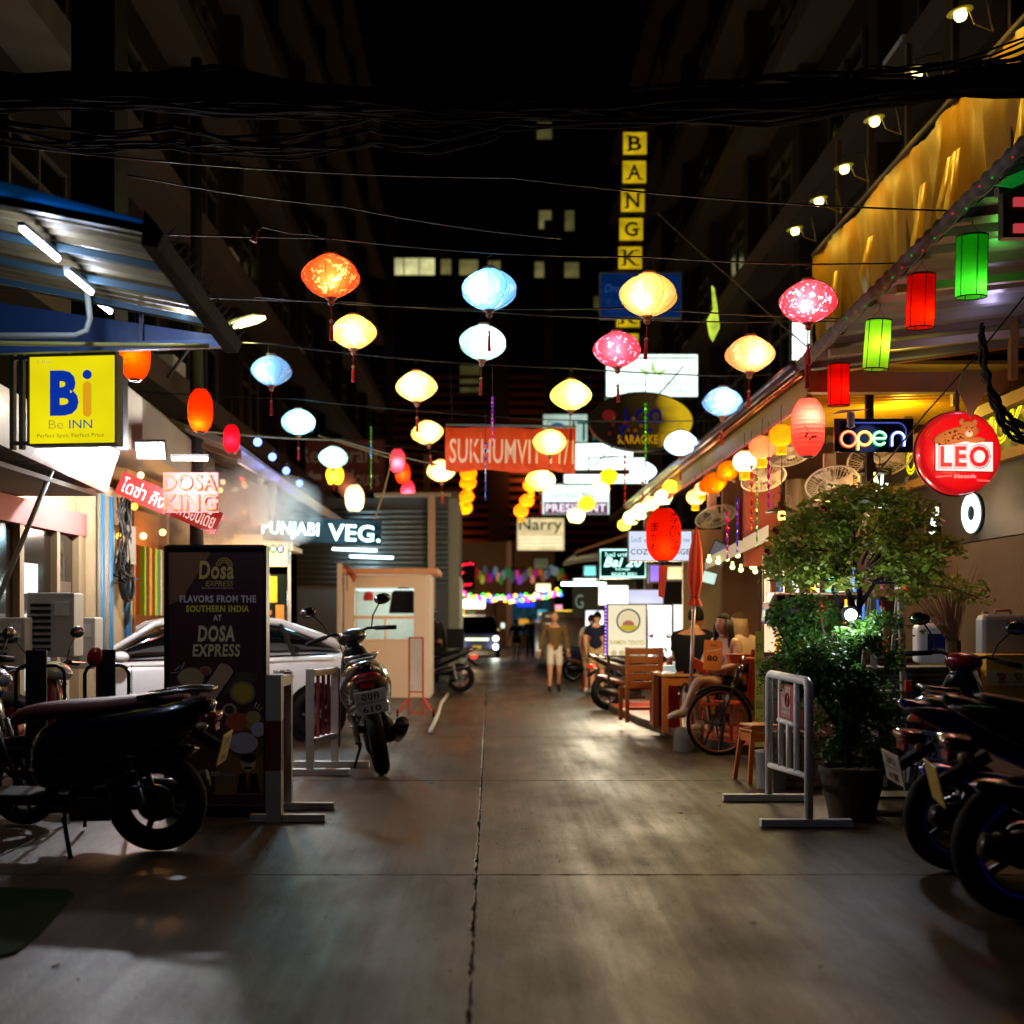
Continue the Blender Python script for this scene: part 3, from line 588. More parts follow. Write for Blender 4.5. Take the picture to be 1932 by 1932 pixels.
def paper(label, px, py, wpx, hpx, Y, col, power, hue, deco=None, glowz=-.1, oval=.62, ridge=True, name='paper_lantern', group='paper lanterns', cat='lantern', caps='#1a100c', n=26):
    W_, H_ = S(wpx, Y)/2, S(hpx, Y)/2; r = T(name, label, cat, P(px, py, Y), 0, group)
    pr = []; m_ = n
    for i in range(m_+1):
        t = -1+2*i/m_; k = (1-abs(t)**3.2*.55)
        if oval < .5: k = math.sqrt(max(0, 1-(t*.86)**2))
        pr.append((W_*k*(1+(.018 if i % 2 else -.012) * (1 if ridge else 0)), H_*t))
    MB().lathe(pr, 24).build('shade', shade(col, '#ffffff', .0, 20, True), r, smooth=not ridge)
    rc = pr[0][0]*.62
    for z in (-H_, H_): MB().lathe([(rc, z-.012), (rc+.01, z-.012), (rc+.01, z+.012), (rc, z+.012)], 18).lathe([(0.001, z), (pr[0][0], z)] if z > 0 else [(rc, z), (pr[0][0], z)], 18).build('rim', M(caps, .5), r)
    MB().cyl((0, 0, H_), (0, 0, H_+.3), .004, n=5).build('cord', WIRE, r)
    lamp((0, -W_*.5, H_*glowz*2), power*1.7, hue, .02, r)
    return r, W_, H_
# left cylinders
paper('orange ribbed paper lantern half hidden behind the blue awning beam', 255, 668, 56, 98, 10.6, '#ff6a10', 1.6, '#ffb030')
paper('orange paper lantern glowing at its bottom, between the yellow sign and the small red one', 378, 775, 46, 80, 11.5, '#ff5a18', 1.9, '#ffa848', glowz=-.32)
paper('small bright red paper lantern above the red neon sign', 437, 828, 31, 52, 14, '#f01428', 1.9, '#ffc0c0')
paper('pink-red paper lantern with white glow, top of the left trio', 750, 870, 28, 44, 24, '#ff4a5a', 5.5, '#ffe0e0', group='red lanterns in the distance')
paper('orange-red paper lantern tucked behind the pink one, second of the left trio', 760, 893, 27, 38, 26, '#ff4418', 5, '#ffb080', group='red lanterns in the distance')
paper('pink-red paper lantern with white glow lowest but one on the left', 770, 928, 26, 42, 28, '#ff4055', 6.5, '#ffe0e0', group='red lanterns in the distance')
paper('orange-red paper lantern showing only its glowing lower rim behind the pink one', 772, 946, 28, 34, 31, '#ff5028', 7, '#ffb080', group='red lanterns in the distance')
paper('yellow paper lantern under the pale green silk lantern', 632, 896, 34, 36, 22, '#ffdc3a', 5.5, '#fff0a0', oval=.4, group='paper lanterns')
paper('dim pinkish paper lantern behind the cream one', 654, 915, 32, 46, 23, '#b88878', .5, '#ffc0a0', group='paper lanterns')
paper('cream white glowing paper lantern over the blue-white restaurant lettering', 669, 940, 36, 50, 22, '#fff2c8', 7, '#fff8e0', group='paper lanterns')
# globes in the distance
def globe(label, px, py, wpx, Y, col, power, hue, skirt=True, group=None, hk=.86, deco=False, skc='#ffd020'):
    W_ = S(wpx, Y)/2; r = T('globe_lantern', label, 'lantern', P(px, py, Y), 0, group)
    nr = 14; MB().lathe([(W_*math.cos(a), W_*hk*math.sin(a)) for a in [R(-68+i*136/14) for i in range(15)]], nr*3, f=ribf(nr)).build('shade', shade(col, '#b03018', .33 if deco else 0., 40, not deco), r, smooth=True)
    MB().lathe([(0.001, W_*hk*.98), (W_*.38, W_*hk*.93), (W_*.4, W_*hk*1.02), (W_*.3, W_*hk*1.08), (.001, W_*hk*1.08)], 16).build('cap', M('#c08a20', .4, .4, em='#ffb020', es=.2), r)
    if skirt:
        MB().lathe([(W_*.36, -W_*hk*.95), (W_*.4, -W_*hk*1.0), (W_*.42, -W_*hk*1.7), (W_*.36, -W_*hk*1.7)], 18, f=lambda t: 1+.05*math.cos(t*18*math.pi)).build('fringe', M(skc, .7, em='#ffb000', es=.8), r)
    MB().cyl((0, 0, W_*hk), (0, 0, W_*hk+.2), .004, n=5).build('cord', WIRE, r)
    lamp((0, 0, -W_*.2), power*2.3, hue, .03, r); return r
for k, (px, py, wd, Y, lb_) in enumerate(((884, 893, 32, 27, 'orange globe lantern at the top of the column below the banner'), (883, 911, 31, 28, 'second orange globe lantern down the column below the banner'), (881, 936, 28, 31, 'third orange globe lantern down the column below the banner'), (876, 958, 30, 33, 'lowest orange-yellow globe lantern of the column below the banner'))):
    globe(lb_, px, py, wd, Y, '#ff7a10' if k != 3 else '#ffb010', 7, '#ffc060', k in (1, 2), 'orange globe lanterns below the banner')
for k, (px, py, wd, Y, lb_) in enumerate(((1002, 915, 30, 24, 'orange globe lantern half behind the yellow silk one'), (994, 945, 28, 28, 'orange globe lantern above the cream shop sign, upper of two'), (983, 964, 28, 30, 'orange globe lantern above the cream shop sign, lower of two'))):
    globe(lb_, px, py, wd, Y, '#ff8420', 7, '#ffb860', k != 1, 'orange globe lanterns over the cream sign')
YG = [(1149, 899, 33, 24, '#ffd818', 4.2, 'yellow globe lantern in front of the white light boxes, highest of the middle string'), (1133, 922, 33, 27, '#f0ff9a', 9, 'greenish white globe lantern between two yellow ones'), (1107, 950, 32, 29, '#ffd428', 5.5, 'yellow globe lantern in front of the white and purple sign'), (1087, 973, 33, 31, '#e8ffb0', 10, 'greenish white globe lantern lowest of the middle string'),
      (1264, 918, 28, 20, '#ffe030', 3.5, 'yellow globe lantern in the shade of the right gutter, uppermost of its string'), (1252, 938, 34, 21, '#f6ffd0', 6, 'white-green globe lantern along the right gutter below the uppermost yellow one'), (1228, 951, 30, 22, '#fff0a0', 3.5, 'pale yellow globe lantern along the right gutter'), (1210, 966, 34, 24, '#fbffd8', 8, 'white globe lantern along the right gutter'), (1192, 977, 32, 26, '#fbffd0', 9, 'white-green globe lantern near the far end of the right gutter'), (1178, 990, 26, 28, '#f0cc50', 4, 'small amber globe lantern at the far end of the right gutter')]
for px, py, wd, Y, c, pw, lb_ in YG: globe(lb_, px, py, wd, Y, c, pw, '#fff6c0', False, 'yellow and white globe lanterns')
# right-hand string near the camera
RG = [(1474, 822, 48, 11.6, '#ff7a18', 1.8, '#ffc060', 'amber globe lantern with dark characters and gold fringe next to the tall red lantern'), (1438, 845, 50, 12.2, '#ff5a38', 2.6, '#ffe0c8', 'red globe lantern glowing white inside with gold fringe'), (1405, 871, 46, 12.9, '#ffb498', 3.2, '#fff0e0', 'pinkish white globe lantern with pale fringe'), (1312, 938, 34, 16.5, '#ff9a60', 3.2, '#ffe8c0', 'small orange-white globe lantern with gold fringe over the big red Japanese one'), (1325, 922, 30, 15.8, '#ff7050', 2.4, '#fff0e0', 'pink globe lantern mostly behind the golden silk one')]
for px, py, wd, Y, c, pw, hue, lb_ in RG: globe(lb_, px, py, wd, Y, c, pw*1.5, hue, True, 'globe lanterns under the right gutter', deco=True)
silk('golden silk lantern tilted under the right gutter, nearer of two', 1374, 888, 52, 13.6, shade('#ffab18', '#ffe890', .45, 30), 1.7, R(28), '#ffd060', 0)
silk('golden silk lantern tilted under the right gutter, farther of two', 1346, 911, 56, 14.8, shade('#ffa010', '#ffd870', .4, 30), 2.2, R(-25), '#ffd060', 0)
rt, W_, H_ = paper('tall red and white paper lantern printed with a black twig beside the neon sign', 1524, 807, 62, 108, 10.6, '#ff5a4c', 4.0, '#fff0d8', glowz=.15)
mb = MB(); mb.tube([(-.07, -W_*1.01, .0), (-.03, -W_*1.03, -.07), (.03, -W_*1.03, -.12)], .004, 5)
for a_, b_ in ((-.05, -.08), (-.06, -.1), (.0, -.11), (-.02, -.13), (.03, -.1)): mb.ell((a_, -W_*1.02, b_), (.011, .004, .011), 8, 6)
mb.build('printed_twig', M('#5a0a0c', .7), rt)
# cylinder lanterns
def cyln(label, px, py0, py1, wpx, Y, col, win, power, hue):
    h = S(py1-py0, Y); W_ = S(wpx, Y)/2; r = T('cylinder_lantern', label, 'lantern', P(px, (py0+py1)/2, Y), 0, 'cylinder lanterns hanging from the right awning'); r.rotation_euler = (R(4), R(random.uniform(-3, 3)), .3)
    MB().lathe([(W_, h/2-i*h/10) for i in range(11)], 32).build('shade', shade(col, '#fff', 0, 20, True), r, smooth=True)
    for z_ in (h/2, -h/2): MB().torus((0, 0, z_), W_, .006, 'Z', 28, 5).build('hoop', M('#151208', .6), r)
    mb = MB()
    for k in range(6): a = 2*math.pi*k/6+.2; mb.cyl((W_*math.cos(a), W_*math.sin(a), -h/2), (W_*math.cos(a), W_*math.sin(a), h/2), .0045, n=5)
    mb.build('rods', M('#15120a', .6), r)
    MB().tube([(-W_*.8, 0, h/2), (0, 0, h/2+.1), (W_*.8, 0, h/2)], .003, 4).cyl((0, 0, h/2+.1), (0, 0, h/2+.28), .004, n=5).build('hanger', WIRE, r)
    MB().lathe([(.001, h/2-.01), (W_, h/2-.01)], 24).build('top_disc', M(col, .7), r)
    lamp((.02, -W_*.45, win), power*1.2, hue, .03, r)
cyln('dark green cylinder lantern glowing white-green at its open bottom, rightmost of its string', 1833, 447, 560, 56, 9.0, '#3ccc28', -.17, 2.6, '#e8ffd8')
cyln('red cylinder lantern with amber lower panels, second from the right awning corner', 1737, 520, 618, 51, 9.6, '#ff2408', -.13, 1.6, '#ffb030')
cyln('lime green cylinder lantern glowing white in its middle', 1655, 606, 697, 47, 10.3, '#a4e830', .0, 2.6, '#f4ffc0')
cyln('red cylinder lantern above the neon sign, smallest of its string', 1582, 688, 765, 40, 11.3, '#ff2010', -.05, 1.1, '#ff8a70')
# big Japanese lantern
rj, W_, H_ = paper('large orange Japanese paper lantern with black brush characters above the red umbrella', 1252, 1009, 66, 98, 12.5, '#ff4a18', .95, '#ff9a50', glowz=-.25, ridge=False, n=20)
for t_, x0, x1, z0, z1 in (('米子がいな楽', .2, .78, -.66, .86), ('まがわ', -.86, -.4, -.7, .45)):
    n = len(t_); 
    for k, ch in enumerate(t_):
        zt = z1-(z1-z0)*(k+1)/n; xc = (x0+x1)/2; yy = -W_*math.sqrt(max(.05, 1-xc*xc))*1.0-.02
        txt(ch, (x0*W_, zt*H_+.006, x1*W_, zt*H_+(z1-z0)*H_/n-.006), M('#160806', .8), rj, y=yy)
MB().cyl((0, 0, -H_), (0, 0, -H_-.06), .004, n=5).build('cord', WIRE, rj)
MB().loft([[(-.05, 0, -H_-.05), (.05, .01, -H_-.05), (.05, .02, -H_-.05), (-.05, .01, -H_-.05)], [(-.055, 0, -H_-.38), (.01, .01, -H_-.4), (.01, .02, -H_-.4), (-.055, .01, -H_-.38)]]).build('paper_tail', M('#c43a1c', .7, em='#c43a1c', es=.12), rj)

# tinsel spirals
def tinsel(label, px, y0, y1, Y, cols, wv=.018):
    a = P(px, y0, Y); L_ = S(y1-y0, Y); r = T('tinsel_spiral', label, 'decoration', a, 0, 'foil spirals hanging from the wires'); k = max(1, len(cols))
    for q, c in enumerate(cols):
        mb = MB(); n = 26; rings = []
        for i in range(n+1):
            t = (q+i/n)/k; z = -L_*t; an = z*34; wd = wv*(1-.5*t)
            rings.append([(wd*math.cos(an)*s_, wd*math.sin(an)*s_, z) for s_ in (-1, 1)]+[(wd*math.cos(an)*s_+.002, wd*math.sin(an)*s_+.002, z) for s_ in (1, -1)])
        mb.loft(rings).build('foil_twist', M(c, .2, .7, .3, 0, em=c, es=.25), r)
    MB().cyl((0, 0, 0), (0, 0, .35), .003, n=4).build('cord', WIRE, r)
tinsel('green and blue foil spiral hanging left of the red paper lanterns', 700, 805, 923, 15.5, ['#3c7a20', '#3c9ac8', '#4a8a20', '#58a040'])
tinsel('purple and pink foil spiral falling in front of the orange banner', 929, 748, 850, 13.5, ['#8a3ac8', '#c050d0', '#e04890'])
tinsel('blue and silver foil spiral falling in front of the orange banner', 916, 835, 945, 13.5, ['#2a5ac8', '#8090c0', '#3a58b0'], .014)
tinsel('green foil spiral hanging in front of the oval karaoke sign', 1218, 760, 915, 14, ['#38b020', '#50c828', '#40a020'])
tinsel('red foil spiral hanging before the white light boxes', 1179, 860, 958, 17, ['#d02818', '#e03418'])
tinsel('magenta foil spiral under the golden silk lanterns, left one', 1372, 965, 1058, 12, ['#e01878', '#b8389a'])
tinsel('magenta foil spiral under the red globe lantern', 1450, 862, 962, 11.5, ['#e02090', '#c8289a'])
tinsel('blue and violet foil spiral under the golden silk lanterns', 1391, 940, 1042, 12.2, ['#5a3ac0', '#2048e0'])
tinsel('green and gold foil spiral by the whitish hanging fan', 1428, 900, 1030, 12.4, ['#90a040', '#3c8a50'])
rr_s, w_s, h_s = sign('light_box_sign', 'small bright white torn light box behind the pinkish red silk lantern', 'sign', 1492, 592, 1530, 682, 16, E('#e8fff8', 2.2, .5, 5), '#14181a', .1, border=.02)
mb = MB().prism([(-.05, -.3), (.0, -.38), (.1, -.2), (.06, .1), (.02, .32), (-.02, .35), (0, .05), (-.09, -.1)], -.02, .02)
lf = tag(mb.build('leaf_sign', E('#b8d040', 1.1, .4, 6), loc=P(1345, 590, 19)), 'tall yellow-green leaf-shaped neon sign high beside the right facade', 'sign'); lf.scale = (1.1, 1, 1.25)
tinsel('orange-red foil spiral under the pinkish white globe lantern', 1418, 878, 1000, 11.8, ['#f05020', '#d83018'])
for px, y0, lb_ in ((1523, 668, 'long dark red cloth streamer beside the tall red and white lantern'), (1397, 955, 'short red tassel beside the hanging fans')):
    tag(MB().lathe([(.003, .25), (.005, .05), (.02, .0), (.022, -.3), (.001, -.3)], 10, c=P(px, y0, 10.2)).build('tassel', TASS, smooth=True), lb_, 'tassel')

# ================================================================= BANNER AND SIGNS IN THE LANE
bn = T('street_banner', 'orange cloth banner reading SUKHUMVIT 11/1 strung across the lane', 'banner', P(963, 848, 17.6), 0, rot=(0, R(.8), 0))
wd, ht = S(246, 17.6), S(82, 17.6); mb = MB(); rings = []
for i in range(25):
    x = -wd/2+wd*i/24; w_ = .03*math.sin(i*.9)+.02*math.sin(i*2.1); rings.append([(x, w_, ht/2-.01*math.sin(i*.5)), (x, w_*1.6-.02, 0), (x, w_*.7, -ht/2-.02*math.sin(i*.6)), (x, w_*.7+.006, -ht/2-.02*math.sin(i*.6)), (x, w_*1.6-.014, 0), (x, w_+.006, ht/2-.01*math.sin(i*.5))])
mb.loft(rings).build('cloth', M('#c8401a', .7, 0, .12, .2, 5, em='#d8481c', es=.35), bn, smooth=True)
MB().box((0, 0, ht/2+.03), (wd, .03, .03)).build('batten', M('#50607a', .5), bn)
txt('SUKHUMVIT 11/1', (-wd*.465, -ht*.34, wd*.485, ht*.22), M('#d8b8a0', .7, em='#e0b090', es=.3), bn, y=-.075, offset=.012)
for s_ in (-1, 1): MB().cyl((s_*wd*.45, 0, ht/2+.03), (s_*wd*.47, 0, ht/2+.9), .006, n=5).build('cord', WIRE, bn)
WH = '#e8fff6'
# vertical letter sign
vs = T('letter_sign', 'tall vertical sign of yellow light boxes spelling BANGKOK', 'sign', P(1196, 450, 30), 0)
DK = M('#18140c', .8)
for k, (ch, px, py) in enumerate((('B', 1198, 270), ('A', 1197, 324), ('N', 1194, 378), ('G', 1191, 432), ('K', 1189, 486), ('O', 1187, 541), ('K', 1185, 596), ('!', 1183, 650))):
    q = P(px, py, 30)-P(1196, 450, 30); sq = S(46, 30)
    bx = MB().box((0, .15, 0), (sq, .25, sq*.95)).build('letter_box', M('#4a3c10', .6), vs, loc=q, bevel=.02)
    MB().box((0, .02, 0), (sq*.95, .02, sq*.9)).build('face', E('#d8b414', .72, .35, 2.5), bx)
    if ch != '!':
        txt(ch, (-sq*.27, -sq*.3, sq*.27, sq*.3), DK, bx, y=.004, offset=.02)
        mb = MB(); w_ = sq*.055; serifs = {'B': [(-.27, -.3), (-.27, .3)], 'A': [(-.27, -.3), (.27, -.3)], 'N': [(-.27, -.3), (-.27, .3), (.27, .3)], 'K': [(-.27, -.3), (-.27, .3), (.27, -.3), (.27, .3)], 'G': [(.25, 0)]}.get(ch, [])
        for a, b_ in serifs: mb.box((a*sq, .0, b_*sq*1.0), (sq*.2, .004, w_))
        if mb.v: mb.build('serif', DK, bx)
MB().box((0, .35, 0), (.15, .15, 6.6)).build('mast', M('#241c14', .7), vs, loc=(-.05, .05, -.1))
lamp(P(1196, 450, 28.6), 18, '#ffd040', .5)
r, wd, ht = sign('shop_sign', 'dark navy board with faint white script behind the amber silk lantern', 'sign', 1131, 514, 1286, 600, 26, E('#04204c', 1.0, .3, 1.5), '#8a8a90', .15)
txt('Dream Spa', (-.8, .0, .1, .25), E('#3050a0', .6), r, shear=.3); txt('E-mail', (-.75, -.2, -.1, -.08), E('#243c80', .6), r); txt('02-650-2240', (-.75, -.38, .1, -.26), E('#243c80', .6), r)
r, wd, ht = sign('light_box_sign', 'big white light box with a small green leaf emblem above the oval karaoke sign', 'sign', 1141, 666, 1319, 751, 24, E(WH, 1.5, .3, 1.3), '#182428', .2)
mb = MB().prism([(-.02, .05), (.12, .12), (.05, .0)], -.012, -.005).prism([(.0, .05), (-.28, .15), (-.12, .0)], -.012, -.005).prism([(.05, .05), (.33, .13), (.16, -.01)], -.012, -.005).prism([(-.02, .08), (.0, .34), (.07, .1)], -.012, -.005)
mb.build('emblem', E('#a8dc58', 1.0), r)
txt('นวดแผนไทย นวดน้ำมัน', (-.75, -.22, .75, -.08), E('#88b098', .8), r); txt('Traditional Thai Massage', (-.75, -.38, .75, -.26), E('#88b098', .8), r)
# second box over it
MB().box((.1, .0, .36), (wd*.82, .02, .02)).build('seam', M('#20302c', .6), r)
# oval
ov = T('oval_sign', 'large oval black and gold karaoke bar sign', 'sign', P(1211, 795, 20.5)); a_, b_ = S(99, 20.5), S(56, 20.5)
mb = MB(); q = [(a_*math.cos(i*math.pi/24), b_*math.sin(i*math.pi/24)) for i in range(48)]; mb.prism(q, 0, .2); mb.build('case', M('#0a0806', .4), ov)
mo = bpy.data.materials.new('oval_face'); mo.use_nodes = True; t = mo.node_tree; N = t.nodes; N.remove(N['Principled BSDF']); e = N.new('ShaderNodeEmission'); tc = N.new('ShaderNodeTexCoord'); sp = N.new('ShaderNodeSeparateXYZ'); cr = N.new('ShaderNodeValToRGB')
t.links.new(tc.outputs['Generated'], sp.inputs[0]); nz = N.new('ShaderNodeTexNoise'); nz.inputs['Scale'].default_value = 3; t.links.new(tc.outputs['Generated'], nz.inputs[0]); ma = N.new('ShaderNodeMath'); ma.operation = 'MULTIPLY_ADD'; ma.inputs[1].default_value = .25; t.links.new(nz.outputs[0], ma.inputs[0]); t.links.new(sp.outputs[0], ma.inputs[2])
t.links.new(ma.outputs[0], cr.inputs[0]); el = cr.color_ramp.elements; el[0].position = .45; el[0].color = (.008, .004, .002, 1); el[1].position = .98; el[1].color = (.62, .40, .01, 1); x = el.new(.78); x.color = (.04, .022, .004, 1); pass
t.links.new(cr.outputs[0], e.inputs[0]); t.links.new(e.outputs[0], N['Material Output'].inputs[0])
q = [(a_*.965*math.cos(i*math.pi/24), b_*.94*math.sin(i*math.pi/24)) for i in range(48)]; MB().prism(q, -.012, -.002).build('face', mo, ov)
txt('KARAOKE BAR', (-.42, -.4, .62, -.24), E('#b07c08', .9), ov, y=-.018, offset=.03)
txt('J-OO', (-.35, -.12, .35, .22), E('#1a1460', .5), ov, y=-.018, offset=.04); MB().ell((-.58, -.02, .1), (.12, .01, .1), 14, 8).build('emblem', E('#701818', .7), ov)
for k in range(16):
    an = k*2.4; MB().ell((-.25+.5*math.cos(an)*(k/16), -.02, -.12+.25*math.sin(an)*(k/16)), (.035, .008, .035), 8, 6).build('emblem_dot', E(['#6a1a14', '#181a6a', '#80500a'][k % 3], .5), ov)
SG = [
 ('pale light box with a blue ring emblem behind the lemon silk lantern', 1023, 780, 1110, 836, 33, '#c8e8d8', .75, [('ITI', (.2, -.35, .85, .2), '#2c6a60')]),
 ('broad white light box right of the orange banner', 1084, 835, 1196, 888, 31, WH, 2.6, []),
 ('slim white light box below the broad one, reaching behind the tinsel', 1110, 862, 1220, 888, 29, WH, 2.4, []),
 ('long narrow white light box just under the orange banner', 1062, 893, 1224, 914, 28, WH, 2.4, [('dr', (-.15, -.03, .05, .07), '#88c0a8'), ('S', (.35, -.03, .45, .07), '#509a80')]),
 ('cream light box reading Narry above its rows of small print', 974, 976, 1066, 1040, 36, '#f0d8a0', .95, [('Narry', (-.66, .02, .66, .48), '#0c3a18')]),
 ('small faded cream board under the cream light box', 1006, 1052, 1036, 1074, 40, '#7a7a58', .4, []),
 ('small white light box reading H beyond the striped man', 1103, 1150, 1141, 1187, 30, '#f4f8ff', 1.9, [('H', (-.1, -.12, .08, .12), '#d890b0')]),
 ('small added cream glow panel over the heads of the far crowd', 1010, 1100, 1040, 1118, 44, '#ffe8b0', 2.2, []),  # glow panels from here on are added to brighten the far centre
 ('small added pink glow panel by the far shop doorway', 1046, 1140, 1062, 1176, 46, '#ff9ab0', 1.6, []),
 ('low added white glow panel behind the retro scooter', 1062, 1180, 1104, 1222, 40, '#e8f4ff', 1.5, []),
 ('small added yellow glow panel right of the walking man', 1046, 1150, 1080, 1160, 42, '#ffd840', 2.4, []),
 ('narrow added white glow strip above the striped menu board', 1080, 1090, 1128, 1100, 32, '#f4fff8', 3.0, []),
 ('square added turquoise glow panel beyond the dark green script board', 1100, 1066, 1126, 1088, 30, '#80e8e0', 1.4, []),
 ('small added warm glow panel beneath the COZY MASSAGE box', 1256, 1066, 1290, 1096, 19, '#ffdca0', 1.5, []),
 ('added violet glow panel beside the dark green script board', 1224, 1064, 1246, 1100, 21, '#a080ff', 1.2, []),
]
for lb_, x0, y0, x1, y1, Y, c, s_, tx in SG:
    r, wd, ht = sign('light_box_sign', lb_, 'sign', x0, y0, x1, y1, Y, E(c, s_, .35, 1.6), '#16201e', .15, border=.03)
    for t_, bx, tc_ in tx: txt(t_, bx, E(tc_, .6), r, offset=.01)
    if 'blue ring' in lb_: MB().torus((-.22, -.01, -.12), .24, .045, 'Y', 24, 6, 10, 170).build('ring_emblem', E('#1a5a90', .8), r)
    if 'Narry' in lb_:
        for z in (-.1, -.22, -.34): MB().box((0, -.006, z), (wd*.86, .006, .07)).build('print_line', E('#ffe8b8', 1.25, .2, 14), r)
r, wd, ht = sign('light_box_sign', 'white light box over a purple strip lettered PRESIDENT', 'sign', 1022, 912, 1151, 972, 33, E(WH, 1.5, .1, 1.2), '#203028', .15)
MB().box((0, -.008, -ht*.27), (wd*.93, .008, ht*.38)).build('strip', E('#7a4868', .8, .2, 3), r)
txt('PRESIDENT', (-wd*.44, -ht*.4, wd*.44, -ht*.14), E('#f4e8f4', 1.3), r, y=-.018, offset=.03); txt('Siam Nails', (-wd*.38, ht*.02, wd*.05, ht*.24), E('#9ab8a8', .8), r, shear=.3); txt('Nail', (wd*.1, ht*.02, wd*.3, ht*.24), E('#3c7a58', .8), r)
r, wd, ht = sign('shop_sign', 'dark green board with glowing white script and outline on the right side', 'sign', 1130, 1034, 1220, 1092, 20, E('#082420', .8), '#101a18', .12, border=.01)
NE = E('#b8fff0', 2.4)
MB().tube([(-wd*.47, -.02, -ht*.44), (-wd*.47, -.02, ht*.44), (wd*.47, -.02, ht*.44), (wd*.47, -.02, -ht*.44)], .014, 6, True).build('neon_outline', NE, r)
txt('Bai 20', (-wd*.4, -ht*.12, wd*.4, ht*.2), NE, r, y=-.02, offset=.03, shear=.3); txt('ไนน์ บาร์', (-wd*.38, ht*.22, wd*.1, ht*.36), NE, r, y=-.02); txt('Lounge', (-wd*.15, -ht*.24, wd*.15, -ht*.14), NE, r, y=-.02); txt('SINCE 2021', (-wd*.24, -ht*.4, wd*.28, -ht*.3), NE, r, y=-.02)
lamp((0, -.8, 0), 10, '#c8fff0', .2, r)
r, wd, ht = sign('light_box_sign', 'white light box reading COZY MASSAGE behind the large orange paper lantern', 'sign', 1185, 1001, 1306, 1059, 15.5, E('#dfe8ff', 1.0, .06, 1), '#202024', .12, border=.012)
txt('COZY MASSAGE', (-wd*.46, -ht*.28, wd*.46, -ht*.1), M('#302a38', .6), r, y=-.008, offset=.008); txt('โคซี่ นวดเพื่อสุขภาพ', (-wd*.46, ht*.06, wd*.46, ht*.3), E('#88a0b8', .8), r, y=-.008)
# ramen stand sign
r, wd, ht = sign('menu_board', 'standing lit menu board reading RAMEN TENYO with a noodle bowl, edged in purple lights', 'sign', 1145, 1139, 1221, 1239, 17.5, E('#fff0c8', .95, .05, 1), '#20301c', .1, border=.02)
MB().torus((.02, -.01, .14), .17, .014, 'Y', 26, 6).build('bowl_print', E('#6a6a60', .6), r); MB().ell((.02, -.008, .14), (.15, .008, .15), 18, 8).build('bowl_print', E('#f4e0b0', .9), r)
MB().ell((.02, -.018, .08), (.09, .006, .07), 12, 6).build('bowl_print', E('#c07860', .8), r); MB().ell((.02, -.02, .04), (.13, .005, .05), 12, 6).build('bowl_print', E('#d8c030', .8), r)
txt('RAMEN TENYO', (-wd*.42, -ht*.27, wd*.42, -ht*.19), E('#c8b010', .8), r, y=-.008, offset=.01)
for x_ in (-.2, -.08, .05, .18): MB().ell((x_, -.012, -.34), (.045, .006, .04), 10, 6).build('food_print', E(['#e8cc90', '#d8a860', '#e0d0a0', '#e0b8a0'][int((x_+.2)*8) % 4], .8), r)
for s_ in (-1, 1):
    d0 = None
    for k in range(14):
        if d0 is None: d0 = MB().ell((0, 0, 0), .014, 6, 5).build('bulb', E('#b070ff', 3), r)
        else: d0 = d0.copy(); COL.objects.link(d0); d0.parent = r
        d0.location = (s_*(wd/2+.02), -.02, -ht/2+.05+k*(ht-.1)/13)
    MB().box((s_*wd*.45, .05, -ht/2-.2), (.04, .04, .42)).build('leg', M('#1c1c1c', .5), r)
lamp((0, -.5, 0), 7, '#fff0c0', .25, r)
for lb_, x0, y0, x1, y1, Y, c, s_ in (('tall blank white glowing menu panel, left of two behind the tables', 1222, 1141, 1268, 1243, 20, '#f6fff0', 2.4), ('tall blank white glowing menu panel, right of two behind the seated woman', 1270, 1140, 1321, 1243, 20, '#f6fff0', 2.2),
      ('broad white glowing panel above the noodle menu board', 1129, 1104, 1186, 1142, 22, '#f6fff8', 3.0), ('white-violet light box above the blank menu panels', 1186, 1112, 1252, 1140, 21, '#e0e0ff', 1.3)):
    r, wd, ht = sign('light_box_sign', lb_, 'sign', x0, y0, x1, y1, Y, E(c, s_*.8, .25, 1.5), '#1c2420', .12, border=.012)
    if 'menu panel' in lb_: MB().box((0, .06, -ht/2-.3), (.06, .06, .62)).build('leg', M('#1c1c1c', .5), r)
lamp(P(1235, 1150, 18.5), 300, '#ffe0b0', .5); lamp(P(1150, 1120, 21), 320, '#ffe8c4', .4)
r, wd, ht = sign('light_box_sign', 'small dark sign with glowing white B under the small white box', 'sign', 1110, 1189, 1134, 1237, 28, E('#282c38', .6), '#d0f0ff', .1, border=.04)
txt('B', (-.1, -.02, .12, .2), NE, r, y=-.02, offset=.05, shear=.3)
for lb_, px, py, L_, Y in (('white tube light under the far right grey canopy', 1106, 1102, 84, 26), ):
    r = T('tube_light', lb_, 'tube light', P(px-5, py, Y)); MB().cyl((-S(L_, Y)/2, 0, 0), (S(L_, Y)/2, 0, 0), .035, n=10).build('tube', E('#d8fff4', 7), r); MB().box((0, 0, .06), (S(L_, Y), .08, .05)).build('fixture', M('#777777', .5), r); lamp((0, 0, -.1), 30, '#e0fff4', .1, r)
